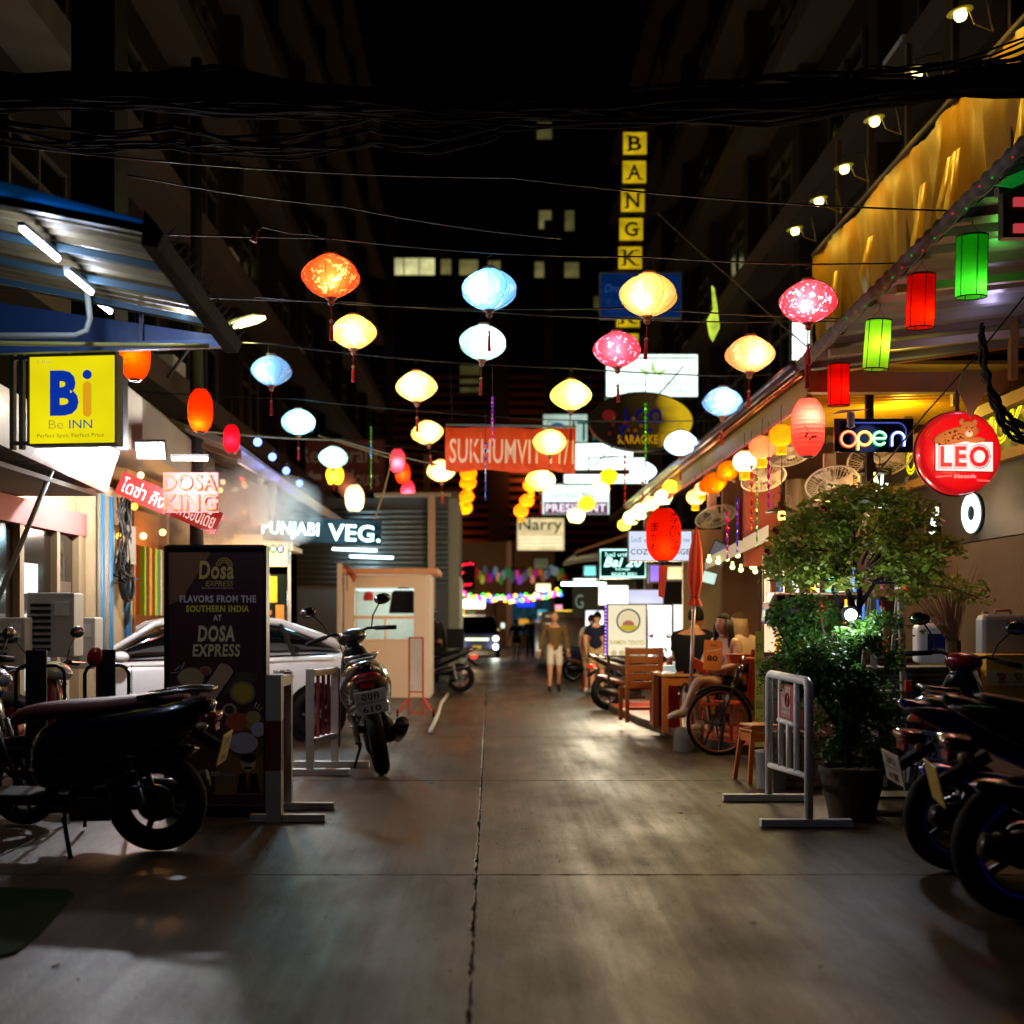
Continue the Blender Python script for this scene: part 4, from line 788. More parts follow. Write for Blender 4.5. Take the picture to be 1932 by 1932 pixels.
# grey canopy + board mess right of Narry
cn = T('street_canopy', 'grey corrugated canopy with pinkish roof on the right beyond the cream light box', 'canopy', (0, 0, 0))
mb = MB(); rings = []
for i in range(31):
    t = i/30; rings.append([P(1062+t*150, 1068-10*math.sin(t*3.1), 30), P(1085+t*130, 1046-14*math.sin(t*3.1), 33), P(1085+t*130, 1043-14*math.sin(t*3.1), 33), P(1062+t*150, 1062-10*math.sin(t*3.1), 30)])
mb.loft(rings).build('roof_sheet', M('#8b8680', .6), cn)
MB().loft([[P(1085, 1044, 31), P(1085, 1040, 31), P(1085, 1040, 34)], [P(1190, 1010, 31), P(1190, 1004, 31), P(1190, 1004, 34)]]).build('roof_edge', M('#a87858', .7), cn)
MB().box(P(1140, 1130, 31), (S(120, 31), .1, S(70, 31))).build('back_wall', M('#5b6058', .8), cn)
txt('G', (P(1085, 1140, 30).x, P(0, 1122, 30).z-.35, P(1100, 1140, 30).x, P(0, 1122, 30).z), E('#9ab09a', .5), cn, y=29.9)
# dim left background signs; a faint glow in their colours stands in for light
r, wd, ht = sign('shop_sign', 'dim dark red sign reading Restaurant 24 Hours with an arrow, high on the left', 'sign', 556, 828, 726, 928, 36, M('#57281e', .7, em='#5a2820', es=.16), '#2c1812', .2)
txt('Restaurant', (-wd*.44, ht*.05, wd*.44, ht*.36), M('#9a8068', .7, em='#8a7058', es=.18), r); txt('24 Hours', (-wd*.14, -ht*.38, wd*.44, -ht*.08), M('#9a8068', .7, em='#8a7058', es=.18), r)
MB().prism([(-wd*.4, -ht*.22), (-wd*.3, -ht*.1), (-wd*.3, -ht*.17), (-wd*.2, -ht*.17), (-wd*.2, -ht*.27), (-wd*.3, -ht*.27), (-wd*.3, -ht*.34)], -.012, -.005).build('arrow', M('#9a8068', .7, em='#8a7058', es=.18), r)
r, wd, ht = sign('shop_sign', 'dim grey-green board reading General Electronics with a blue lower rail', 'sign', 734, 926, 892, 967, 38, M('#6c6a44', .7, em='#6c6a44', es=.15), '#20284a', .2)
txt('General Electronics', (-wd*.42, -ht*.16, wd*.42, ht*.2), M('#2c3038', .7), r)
MB().box((0, .1, -ht/2-.08), (wd*.9, .2, .1)).build('rail', M('#3848a0', .5), r)
sp_ = tag(MB().box(P(806, 1000, 39)+Vector((0, 0, -1.0)), (.22, .22, 7)).bar(P(806, 985, 39), P(840, 972, 39), .1).build('sign_post', M('#a58878', .7)), 'pale post with a side brace holding up the dim grey-green board', 'post')
# far garlands
far = T('light_garland', 'swag of red, green, violet and yellow bulbs across the far end of the lane', 'string lights', P(945, 1120, 50))
rr = random.Random(11); b0 = {}
for k in range(92):
    c = rr.choice(['#ff2030', '#30ff50', '#7050ff', '#ffc030', '#b040ff', '#4070ff', '#ff40a0', '#ffe060']); t = k/91; px = 836+t*222; py = 1116+14*math.sin(t*3.1)+rr.uniform(-6, 6); q = P(px, py, 50+rr.uniform(-.3, .3))-P(945, 1120, 50)
    if c not in b0: b0[c] = MB().ell((0, 0, 0), .075, 8, 6).build('bulb', E(c, 5), far); o = b0[c]
    else: o = b0[c].copy(); COL.objects.link(o)
    o.location = q
MB().tube([P(836+i*22.2, 1112+14*math.sin(i*.31), 50)-P(945, 1120, 50) for i in range(11)], .02, 4).build('cord', WIRE, far)
bu = T('bunting_garland', 'crowded string of small coloured paper lanterns and pennants above the bulb swag', 'bunting', P(960, 1085, 52))
for k in range(44):
    t = k/43; px = 850+t*215; py = 1083+rr.uniform(-9, 12); q = P(px, py, 52+rr.uniform(-.6, .6))-P(960, 1085, 52); c = rr.choice(['#d0308a', '#c02a20', '#2a40c0', '#3a9a3a', '#e08030', '#a0a030', '#8a3ac0', '#c87860', '#607078'])
    MB().lathe([(.03, .2), (.09, .15), (.1, 0), (.09, -.15), (.03, -.2)], 8).build('paper_lantern', M(c, .7, em=c, es=rr.choice([.2, .3, .8])), bu, loc=q)
MB().tube([P(850+i*21.5, 1072+2*math.sin(i), 52)-P(960, 1085, 52) for i in range(11)], .02, 4).build('cord', WIRE, bu)
ls = T('led_sign', 'red dotted LED sign at the left of the far coloured garland', 'sign', P(872, 1086, 51)); MB().box((0, .1, 0), (S(48, 51), .12, S(54, 51))).build('case', M('#140a0a', .6), ls)
DR = E('#ff2038', 4)
for row, (z, n, x0) in enumerate(((.5, 7, -.2), (.12, 6, -.52), (-.12, 5, -.52), (-.42, 9, -.52))):
    for k in range(n): MB().ell((x0+k*.11, 0, z+rr.uniform(-.05, .05)), .04, 6, 5).build('dot', DR, ls)
# ================================================================= LEFT MIDDLE GROUND
RN = E('#ff5a48', 2.6)
dkn = T('neon_sign', 'orange-pink glowing sign lettered DOSA KING in two lines', 'sign', P(359, 929, 13.0)); wd, ht = S(104, 13), S(76, 13)
MB().box((0, .03, 0), (wd, .03, ht)).build('panel', M('#8a281c', .5, em='#e86a50', es=.22), dkn)
for s_, z0, z1 in (('DOSA', .02, .2), ('KING', -.2, -.02)):
    txt(s_, (-wd*.48, z0, wd*.48, z1), E('#ffb070', 1.5), dkn, y=-.012, offset=.02, sp=1.06); txt(s_, (-wd*.455, z0+.018, wd*.455, z1-.018), M('#8a1c14', .5, em='#e0402c', es=.4), dkn, y=-.018, offset=-.012, sp=1.06)
lamp((0, -1.0, -.3), 22, '#ff8060', .2, dkn); lamp(P(450, 980, 14.9), 70, '#ffd0bc', .2)
for lb_, x0, y0, x1, y1, Y, rz_, s_ in (('red slanted Thai sign left of the red neon, under the floodlight', 222, 905, 320, 955, 13.3, .42, 'โดซ่า คิง'), ('red slanted Thai sign below the red neon', 312, 950, 414, 985, 13.4, .4, 'อาหารอินเดีย')):
    r = T('shop_sign', lb_, 'sign', P((x0+x1)/2, (y0+y1)/2, Y), 0, rot=(0, rz_, 0)); wd, ht = S(x1-x0, Y)*1.05, S(44, Y)
    MB().box((0, .04, 0), (wd, .06, ht)).build('panel', M('#8c1812', .4, em='#e02818', es=.2), r); txt(s_, (-wd*.42, -ht*.32, wd*.42, ht*.36), M('#ffe8e0', .4, em='#ffe8e0', es=.8), r, y=0)
# winged statue
an = T('angel_statue', 'white winged angel statue standing above the food stall', 'statue', P(492, 990, 16.5)); SM = M('#c8bfa4', .6, 0, .15, .2, 8, em='#fff0d0', es=.08); an.scale = (1.15,)*3
MB().lathe([(.001, 0), (.12, 0), (.12, .04), (.09, .06), (.085, .2), (.07, .3), (.075, .38), (.09, .44), (.07, .48), (.03, .5), (.028, .515), (.045, .54), (.045, .57), (.03, .6), (.001, .605)], 18).build('figure', SM, an, smooth=True)
for s_ in (-1, 1):
    MB().loft([[(s_*.03, .05, .44), (s_*.06, .05, .5), (s_*.07, .08, .5), (s_*.04, .08, .44)], [(s_*.09, .06, .3), (s_*.15, .06, .55), (s_*.16, .08, .55), (s_*.1, .08, .3)], [(s_*.11, .06, .12), (s_*.19, .06, .42), (s_*.19, .075, .42), (s_*.12, .075, .12)], [(s_*.12, .06, .05), (s_*.15, .06, .12), (s_*.15, .07, .12), (s_*.12, .07, .05)]]).build('wing', SM, an, smooth=True)
    MB().tube([(s_*.085, 0, .44), (s_*.1, -.05, .36), (s_*.02, -.1, .38)], [.024, .02, .014], 8).build('arm', SM, an, smooth=True)
# food stall with WELCOME banner
st = T('food_stall', 'street food stall with glass case and white valance reading WELCOME', 'stall', (P(460, 0, 16.8).x, 16.8, 0)); st.scale = (1, 1, 1.1)
wd = S(170, 16.8)
MB().box((0, .5, .5), (wd, .9, 1.0)).build('counter', M('#6b7074', .4, .3), st); MB().box((0, .5, 2.3), (wd*1.05, 1.0, .06)).build('roof', M('#d8d4c8', .6), st)
for s_ in (-1, 1): MB().box((s_*wd*.5, .04, 1.6), (.04, .04, 1.35)).build('post', M('#c8ccc8', .35, .4), st)
mb = MB(); rings = []
for i in range(33):
    x = -wd*.55+wd*1.1*i/32; z0 = 2.03+.05*abs(math.sin(i*.55)); rings.append([(x, -.03+.02*math.sin(i*1.3), 2.42+.03*math.sin(i*.9)), (x, -.03+.02*math.sin(i*1.3), z0+.18), (x, -.02+.02*math.sin(i*1.3), z0+.18), (x, -.02+.02*math.sin(i*1.3), 2.42)])
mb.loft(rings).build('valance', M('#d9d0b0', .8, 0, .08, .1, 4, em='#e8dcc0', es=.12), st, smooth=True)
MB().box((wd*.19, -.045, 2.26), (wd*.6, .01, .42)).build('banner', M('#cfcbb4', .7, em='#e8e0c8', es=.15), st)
for k, ch in enumerate('WELCOME'):
    x = -wd*.06+k*.103; c = ['#c84a30', '#d85a30', '#e0903a', '#b84a8a', '#6aa030', '#2a8a7a', '#1c5a9a'][k]
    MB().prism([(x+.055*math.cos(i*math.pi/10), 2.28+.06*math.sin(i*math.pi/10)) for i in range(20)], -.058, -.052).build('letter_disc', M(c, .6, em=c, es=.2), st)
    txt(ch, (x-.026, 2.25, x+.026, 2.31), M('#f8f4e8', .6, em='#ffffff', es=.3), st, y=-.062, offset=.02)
MB().box((wd*.2, .02, 1.5), (wd*.56, .02, .9)).build('glass', glassy('#14201e', .05), st)
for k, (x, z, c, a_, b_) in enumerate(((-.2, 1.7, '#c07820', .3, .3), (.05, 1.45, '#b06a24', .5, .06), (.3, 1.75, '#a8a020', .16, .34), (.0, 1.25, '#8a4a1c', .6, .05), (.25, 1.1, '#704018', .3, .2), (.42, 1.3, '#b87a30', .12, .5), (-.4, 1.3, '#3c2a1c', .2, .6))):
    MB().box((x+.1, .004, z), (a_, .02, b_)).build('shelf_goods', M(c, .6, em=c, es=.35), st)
MB().box((-wd*.3, .01, 1.4), (.5, .03, 1.2)).build('plant_panel', M('#1f5c1c', .9, 0, .5, .6, 40), st)
lamp((.2, -.35, 1.95), 50, '#ffb860', .1, st)
# steam drifting out of the stall
sm = MB().ell((0, 0, 0), (1.5, .5, .62), 20, 12).build('steam', None, loc=P(432, 965, 15.9)); sm['kind'] = 'stuff'; sm['label'] = 'pale cloud of steam drifting from the food stall'
m = bpy.data.materials.new('steam'); m.use_nodes = True; t = m.node_tree; N = t.nodes; N.remove(N['Principled BSDF']); pv = N.new('ShaderNodeVolumePrincipled'); pv.inputs['Color'].default_value = (1, .95, .93, 1)
tc = N.new('ShaderNodeTexCoord'); nz = N.new('ShaderNodeTexNoise'); nz.inputs['Scale'].default_value = 2.2; nz.inputs['Detail'].default_value = 4; mr = N.new('ShaderNodeMapRange'); mr.inputs[1].default_value = .36; mr.inputs[2].default_value = .62; mr.inputs[4].default_value = 4.5
gr = N.new('ShaderNodeVectorMath'); gr.operation = 'LENGTH'; t.links.new(tc.outputs['Object'], gr.inputs[0]); fo = N.new('ShaderNodeMapRange'); fo.inputs[1].default_value = .15; fo.inputs[2].default_value = 1.3; fo.inputs[3].default_value = 1; fo.inputs[4].default_value = 0; t.links.new(gr.outputs['Value'], fo.inputs[0])
mlt = N.new('ShaderNodeMath'); mlt.operation = 'MULTIPLY'; t.links.new(tc.outputs['Object'], nz.inputs[0]); t.links.new(nz.outputs[0], mr.inputs[0]); t.links.new(mr.outputs[0], mlt.inputs[0]); t.links.new(fo.outputs[0], mlt.inputs[1]); t.links.new(mlt.outputs[0], pv.inputs['Density']); t.links.new(pv.outputs[0], N['Material Output'].inputs['Volume']); sm.data.materials.append(m)
# PUNJABI VEG
pj = T('neon_sign', 'blue-white glowing channel letters PUNJABI VEG. on a dark rail', 'sign', P(606, 1003, 16.5), 0, rot=(0, R(2.5), R(0))); wd, ht = S(224, 16.5), S(40, 16.5)
MB().box((0, .12, .02), (wd*1.0, .1, ht*1.15)).build('rail', M('#08161c', .6), pj)
txt('PUNJABI', (-wd*.5, -ht*.4, -wd*.02, ht*.4), E('#c8f8ff', 3.2), pj, y=0, offset=.02, extrude=.06); txt('VEG.', (wd*.06, -ht*.4, wd*.5, ht*.4), E('#c8f8ff', 3.2), pj, y=0, offset=.02, extrude=.06)
lamp((.3, -.6, 0), 90, '#b8f0ff', .25, pj)
# corrugated unit with tube lights right of it
cu = T('corrugated_unit', 'grey corrugated metal upper wall behind the pink kiosk', 'wall', (0, 26, 0)); x0, x1 = P(560, 0, 26).x, P(846, 0, 26).x
s0 = None
for k in range(15):
    z = 2.3+k*.115
    if s0 is None: s0 = MB().loftx([(x0, 0, .03, .048), (x1, 0, .03, .048)], 8).build('slat', M('#5c6468', .4, .5, .15, .1, 3), cu, smooth=True)
    else: s0 = s0.copy(); COL.objects.link(s0)
    s0.location = (0, 0, z)
MB().box(((x0+x1)/2, .1, 2.0), (x1-x0, .1, 4.4)).build('backing', M('#3c4044', .6), cu); MB().box(((x0+x1)/2+.9, .0, 4.25), ((x1-x0)*.5, .5, .07)).build('cap', M('#a08a70', .6), cu)
MB().box((x1+.1, 1.7, 2.1), (.25, 3.2, 4.2)).build('side_wall', M('#7d8076', .7), cu)
MB().tube([(x1+.26, .4, .4), (x1+.26, .4, 2.35), (x1+.2, .4, 2.45), (x1+.02, .4, 2.45)], .06, 10).build('drain_pipe', M('#c8ccc8', .5), cu, smooth=True)
MB().box((P(815, 0, 26).x, -.12, 2.2), (.16, .14, 4.2)).build('post', M('#b08a6c', .7), cu)
for lb_, xa, xb, py in (('upper of two stacked white tube lights on the corrugated wall', 855-230+2, 941-230, 1037), ('lower of two stacked white tube lights on the corrugated wall', 660, 742, 1051)):
    r = T('tube_light', lb_, 'tube light', P((xa+xb)/2, py, 25.7), 0, rot=(0, R(2), 0)); L_ = S(xb-xa, 25.7); MB().cyl((-L_/2, 0, 0), (L_/2, 0, 0), .024, n=10).build('tube', E('#d0fbff', 8), r, smooth=True); MB().box((0, .04, 0), (L_, .04, .06)).build('fixture', M('#a0a4a8', .5), r); lamp((0, -.2, 0), 30, '#d8fbff', .2, r)
# kiosk
kk = T('kiosk', 'small salmon-cream guard kiosk with sliding windows beside the lane', 'kiosk', (P(730, 0, 22).x, 22, 0)); kw = S(150, 22); KM = M('#d8c8bc', .6, 0, .08, .1, 3)
kh = 1.5+S(HY-1085, 22)
def kb(x0, z0, x1, z1, name, mat, y=0, d=.06): return MB().box(((x0+x1)/2, y+d/2, (z0+z1)/2), (x1-x0, d, z1-z0)).build(name, mat, kk)
wl, wr = -kw*.5+.14, kw*.5-.24; zt, zm, zb = 1.5+S(HY-1108, 22), 1.5-S(1153-HY, 22), 1.5-S(1207-HY, 22); zt = 1.5+S(60, 22); zm = 1.5+S(12, 22); zb = 1.5-S(38, 22)
kb(-kw/2, .02, wl, kh, 'wall_panel', KM); kb(wr, .02, kw/2, kh, 'wall_panel', KM); kb(wl, zt+.03, wr, kh, 'wall_panel', KM); kb(wl, .02, wr, zb-.03, 'wall_panel', KM)
MB().box((-kw/2-.0, .75, kh/2), (.06, 1.5, kh)).build('wall_panel', KM, kk, loc=(-.031, 0, .01)); MB().box((kw/2+.031, .77, kh/2+.01), (.06, 1.5, kh)).build('wall_panel', KM, kk); MB().box((0, 1.56, kh/2+.01), (kw, .06, kh)).build('wall_panel', M('#d8e0d8', .6), kk)
MB().box((.05, .7, kh+.07), (kw+.35, 1.75, .1)).build('roof', M('#d09878', .6), kk, bevel=.01)
wf = kb(wl, zt-.0, wr, zt+.03, 'window_frame', M('#e8c8b0', .5), -.01, .08); kb(wl, zm-.12, wr, zm-.06, 'window_frame', M('#e8c8b0', .5), -.01, .08); kb(wl, zb-.03, wr, zb, 'window_frame', M('#e8c8b0', .5), -.01, .08); kb((wl+wr)/2, zb, (wl+wr)/2+.04, zm-.12, 'window_frame', M('#e8c8b0', .5), -.01, .08)
MB().box((0, .5, zt-.04), (kw*.8, .8, .03)).build('light_panel', E('#e8fff8', 1.2), kk); lamp((0, .5, zt-.2), 26, '#e8fff4', .15, kk)
cp = tag(MB().ell((0, 0, 0), (.09, .06, .06), 14, 8).prism([(-.1, -.02), (.1, -.02), (.09, -.12), (-.09, -.12)], -.07, -.05).build('cap', M('#b03038', .8), loc=(kk.location.x-.36, 22.16, zt-.13), smooth=True), 'red baseball cap hanging inside the kiosk window', 'cap')
MB().ell((kk.location.x-.26, 22.18, zt-.25), (.07, .05, .08), 12, 8)
jk = tag(MB().loft([[(-.08, 0, .18), (.08, 0, .18), (.08, .08, .18), (-.08, .08, .18)], [(-.22, 0, .08), (.22, 0, .08), (.22, .1, .08), (-.22, .1, .08)], [(-.28, 0, -.32), (.28, 0, -.32), (.28, .1, -.32), (-.28, .1, -.32)]]).build('jacket', M('#14161e', .9), loc=(kk.location.x+.3, 22.15, zt-.17), bevel=.02), 'dark jacket hanging inside the kiosk window', 'jacket')
fg = T('flag', 'small faded pink and violet flag hanging by the left corner of the kiosk', 'flag', P(655, 1085, 21.6)); MB().cyl((0, 0, .25), (0, 0, -.3), .01, n=6).build('staff', M('#6a4a38', .6), fg)
mb = MB(); rings = []
for i in range(9): t_ = i/8; rings.append([(-.08+.2*t_, .03*math.sin(i*1.7), .2-.34*t_), (.02+.17*t_, .03*math.sin(i*1.7+1), .18-.2*t_), (.02+.17*t_, .01+.03*math.sin(i*1.7+1), .18-.2*t_), (-.08+.2*t_, .01+.03*math.sin(i*1.7), .2-.34*t_)])
mb.loft(rings).build('cloth', M('#a0523c', .8, 0, .5, .1, 9), fg, smooth=True)
tag(MB().box((0, 0, 0), (.09, .05, 2.0)).build('banner_strip', M('#c8c4c0', .6)), 'narrow white strip banner standing left of the kiosk', 'banner').location = P(641, 1165, 21.5)
# ---------------------------------------------------------------- barriers
def bars(label, Yn, Yf, X, h, kind):
    pass
# red-white square post frame right of the menu board (kerb barrier)
q = G(518, 1550); r = T('barrier', 'square-section barrier post painted white and dark red beside the standing menu board', 'barrier', q); hh = S(1550-1273, q.y)
for z0, z1, c in ((0, .35*hh, '#9c968a'), (.35*hh, .69*hh, '#5c1016'), (.69*hh, hh, '#9c968a')): MB().box((0, 0, (z0+z1)/2), (S(29, q.y), .1, z1-z0-.001)).build('paint_band', M(c, .55, 0, .15, .2, 12), r)
MB().box((.1, .0, .03), (.55, .07, .05)).build('foot', M('#a8a89c', .55), r); MB().box((.12, .55, .03), (.5, .07, .05)).build('foot', M('#a8a89c', .55), r); MB().box((.0, .28, hh-.06), (.06, .5, .08)).build('rail', M('#9c968a', .5), r); MB().box((.0, .58, hh/2), (.06, .07, hh)).build('post', M('#9c968a', .5), r)
WP = M('#f0f0ec', .45, 0, .1, .25, 14)
q = G(598, 1462); r = T('barrier', 'white painted timber barrier with red slats in front of the car door', 'barrier', q); Yn = q.y
qx = P(585, 0, Yn).x-q.x
MB().box((0, 0, .03), (S(124, Yn), .09, .06)).build('foot', WP, r); MB().box((.06, .6, .03), (S(150, Yn), .09, .06)).build('foot', WP, r)
MB().box((qx-.0, 0, .53), (.075, .06, .98)).build('post', WP, r); MB().box((qx+.16, .6, .53), (.075, .06, .98)).build('post', WP, r)
def tilt(za, zb): return MB().bar((qx+.02, .03, za), (qx+.15, .57, zb), .06)
tilt(.98, .98).build('rail', WP, r); tilt(.32, .32).build('rail', WP, r)
for k in range(3): t_ = .25+.25*k; MB().box((qx+.02+.13*t_, .03+.54*t_, .65), (.03, .04, .6)).build('slat', M('#7c1420', .5), r)
MB().box((qx+.2, .62, .6), (.02, .05, .8)).build('reflector', M('#a03038', .5), r)
q = G(785, 1352); r = T('barrier', 'tall narrow white panel barrier in a red wheeled frame by the kiosk', 'barrier', q); RD = M('#b8331c', .5)
Yq = q.y; a_ = S(26, Yq)
for s_ in (-1, 1): MB().box((s_*a_/2, 0, .62), (.025, .025, 1.2)).build('frame_post', RD, r); MB().bar((s_*a_/2, 0, .3), (s_*a_/2+s_*.16, -.15, .06), .025).build('leg', RD, r); MB().torus((s_*(a_/2+.17), -.15, .06), .045, .014, 'X', 16, 6).build('wheel', M('#101010', .7), r)
MB().box((0, 0, .8), (a_-.03, .015, .78)).build('panel', M('#cdb9a4', .5), r); MB().box((0, 0, 1.21), (a_, .025, .025)).build('rail', RD, r); MB().box((0, 0, .38), (a_-.03, .02, .02)).build('rail', RD, r); MB().bar((-a_/2, 0, .06), (a_/2, 0, .06), .025).build('rail', RD, r)
q = G(793, 1308); tag(MB().box((0, 0, .13), (.2, .2, .26)).build('box', M('#c8b49c', .6), loc=q, bevel=.01), 'small cream block standing beside the red wheeled barrier', 'box')
tag(MB().tube([G(812, 1385)+Vector((0, 0, .03)), G(826, 1352)+Vector((0, 0, .03)), G(832, 1330)+Vector((0, 0, .03)), G(845, 1312)+Vector((0, 0, .03))], .03, 8).build('hose', M('#b8b0a8', .5), smooth=True), 'short pale hose lying on the road by the kiosk', 'hose')
# ---- standing menu board
mbd = T('menu_stand', 'tall dark maroon standing board advertising Dosa Express with food pictures', 'sign board', (P(408, 0, 8.9).x, 8.9, 0), R(0)); Yb = 8.9; wd = S(190, Yb); z1 = 1.5+S(HY-1033, Yb); z0 = 1.5-S(1515-HY, Yb)
MB().box((0, .05, (z0+z1)/2), (wd, .08, z1-z0)).build('panel', M('#4a1c28', .45, 0, .1, .05, 3), mbd)
FR = M('#0c0a0b', .4); 
for s_ in (-1, 1): MB().box((s_*(wd/2-.006), .03, (z0+z1)/2), (.022, .13, z1-z0+.02)).build('frame_bar', FR, mbd)
MB().box((0, .03, z1+.008), (wd-.03, .13, .022)).build('frame_bar', FR, mbd); MB().box((0, .05, z0/2), (wd+.03, .2, z0-.004)).build('base', M('#0b090a', .5), mbd, bevel=.01)
def U(x, y): return ((x-408)*Yb/F, CH-(y-HY)*Yb/F)   # board face coordinates from photo pixels
def pr(pts, c, name='print', em=0., y=.0): return MB().prism([U(*p) for p in pts], y-.004+.008, y+.008).build(name, M(c, .6, 0, .1, 0, 5), mbd)
pr([(318, 1042), (398, 1042), (345, 1128), (318, 1143)], '#8a5a3c', 'corner_print')
pr([(497, 1378), (497, 1500), (405, 1500), (408, 1430)], '#7a5626', 'corner_print')
TY = M('#f0c878', .6); TW = M('#e8dcdc', .6); TG = M('#f0e040', .6); CR = M('#fbe0a8', .6)
def bt(s, x0, y0, x1, y1, mat, **k): a, b_ = U(x0, y1); c, d = U(x1, y0); return txt(s, (a, b_, c, d), mat, mbd, y=k.pop('y', .002), **k)
bt('Dosa', 375, 1058, 441, 1093, TY, offset=.03, shear=.1); bt('EXPRESS', 388, 1096, 440, 1106, TY, offset=0, shear=.2); bt('REAL TASTE OF SOUTH INDIAN FOOD', 381, 1108, 440, 1111, TW)
MB().torus((U(423, 1068)[0], .001, U(423, 1068)[1]), .06, .004, 'Y', 18, 4, 0, 180).torus((U(423, 1068)[0], .001, U(423, 1068)[1]), .045, .004, 'Y', 18, 4, 0, 180).torus((U(423, 1068)[0], .001, U(423, 1068)[1]), .03, .004, 'Y', 18, 4, 0, 180).build('logo_arc', TY, mbd)
bt('FLAVORS FROM THE', 339, 1123, 483, 1137, TW, offset=.04); bt('SOUTHERN INDIA', 351, 1142, 470, 1155, TG, offset=.04); bt('AT', 402, 1160, 418, 1171, TW, offset=.04)
bt('DOSA', 373, 1180, 443, 1211, CR, offset=.04, shear=.1); bt('EXPRESS', 363, 1215, 453, 1239, CR, offset=.03, shear=.1)
def ellp(x, y, rx, ry, c, yy=.0, rot=0, name='food_print', n=24):
    cx_, cz_ = U(x, y); rx, ry = S(rx, Yb), S(ry, Yb); pts = []
    for i in range(n): a = 2*math.pi*i/n; u, v = rx*math.cos(a), ry*math.sin(a); pts.append((cx_+u*math.cos(rot)-v*math.sin(rot), cz_+u*math.sin(rot)+v*math.cos(rot)))
    return MB().prism(pts, yy-.003+.006, yy+.006).build(name, M(c, .6, 0, .35, 0, 30), mbd)
ellp(430, 1290, 58, 18, '#4c4030', .003, R(14)); ellp(360, 1278, 27, 20, '#8c6a44', .0); ellp(360, 1278, 24, 17, '#bfa078', -.003); ellp(387, 1266, 12, 9, '#a09070', .0); ellp(387, 1266, 9, 7, '#a05030', -.003)
mb = MB(); a_, b_ = Vector(U(371, 1345)), Vector(U(427, 1262)); pts = []
d = (b_-a_).normalized(); nrm = Vector((-d.y, d.x))*S(15, Yb)
for i in range(13): an_ = -math.pi/2+math.pi*i/12; pts.append(tuple(b_+nrm*-math.sin(an_)+d*S(8, Yb)*math.cos(an_)))
for i in range(13): an_ = math.pi/2+math.pi*i/12; pts.append(tuple(a_+nrm*-math.sin(an_)+d*S(5, Yb)*math.cos(an_)))
mb.prism(pts, -.01, -.004).build('dosa_print', M('#c8a084', .6, 0, .25, 0, 12), mbd)
ellp(458, 1307, 24, 22, '#8a7a58', .0); ellp(458, 1307, 19, 18, '#b8a030', -.003); ellp(433, 1339, 13, 12, '#a8a098', .0); ellp(433, 1339, 9, 8, '#4a3430', -.003); ellp(467, 1388, 50, 44, '#5a4420', .0)
ellp(447, 1362, 22, 18, '#b0542a', -.003); ellp(478, 1353, 14, 12, '#a89858', -.0045); ellp(496, 1376, 14, 14, '#b8b0c4', -.005) if 0 else ellp(488, 1376, 14, 14, '#b8b0c4', -.006); ellp(459, 1402, 28, 20, '#b0aab4', -.007); ellp(478, 1370, 12, 9, '#8a8a28', -.004)
# small cook drawing, a plain line figure
ellp(468, 1440, 14, 16, '#b89a80', -.0); ellp(468, 1430, 14, 9, '#181010', -.003); ellp(468, 1449, 8, 2.5, '#2a1410', -.004); pr([(452, 1460), (484, 1460), (492, 1497), (446, 1497)], '#a89c90', 'cook_print'); pr([(464, 1460), (472, 1460), (470, 1490), (466, 1490)], '#8a3028', 'cook_print', y=-.002); ellp(430, 1462, 16, 3, '#7a7068', -.001)
bt('US', 393, 1438, 415, 1449, M('#8a4a28', .6), offset=.03, y=-.001); bt('ED', 398, 1456, 414, 1464, M('#b8a888', .6), offset=.03, y=-.001)
for a1, a2 in (((348, 1250), (342, 1262)), ((340, 1256), (330, 1265)), ((336, 1268), (322, 1270)), ((484, 1325), (480, 1335)), ((490, 1328), (484, 1338)), ((496, 1335), (488, 1340))): p_, q_ = U(*a1), U(*a2); MB().bar((p_[0], .001, p_[1]), (q_[0], .001, q_[1]), .012, .004).build('leaf_stroke', TW, mbd)
# ---------------------------------------------------------------- tube frame racks
for lb_, px0, px1, pt, pb, Y in (('black tube hoop with a black board, right one, before the white bonnet', 160, 243, 1255, 1335, 8.3), ('black tube hoop with a black board, left one, before the air conditioners', 30, 122, 1256, 1335, 8.5)):
    c = P((px0+px1)/2, pb, Y); r = T('tube_rack', lb_, 'rack', (c.x, Y, 0), 0, 'black tube racks behind the blue motorbike'); hw = S(px1-px0, Y)/2; zt = P(0, pt, Y).z
    MB().tube([(-hw, 0, .02), (-hw, 0, zt-.06), (-hw+.02, 0, zt-.02), (-hw+.06, 0, zt), (hw-.06, 0, zt), (hw-.02, 0, zt-.02), (hw, 0, zt-.06), (hw, 0, .02)], .014, 8).build('hoop', M('#15171b', .3, .5), r, smooth=True)
    MB().box((.0 if hw < .17 else -.02, -.02, (zt-.03)/2+.35), (hw*.85, .02, zt*.62)).build('board', M('#0d0e11', .5), r)
rm = tag(MB().ell((0, 0, 0), (.055, .05, .07), 16, 10, (0, .3, 0)).build('signal_lamp', M('#a01820', .2, coat=.6), loc=P(179, 1239, 8.2), smooth=True), 'round glossy red lamp sitting on top of the right black hoop', 'lamp')
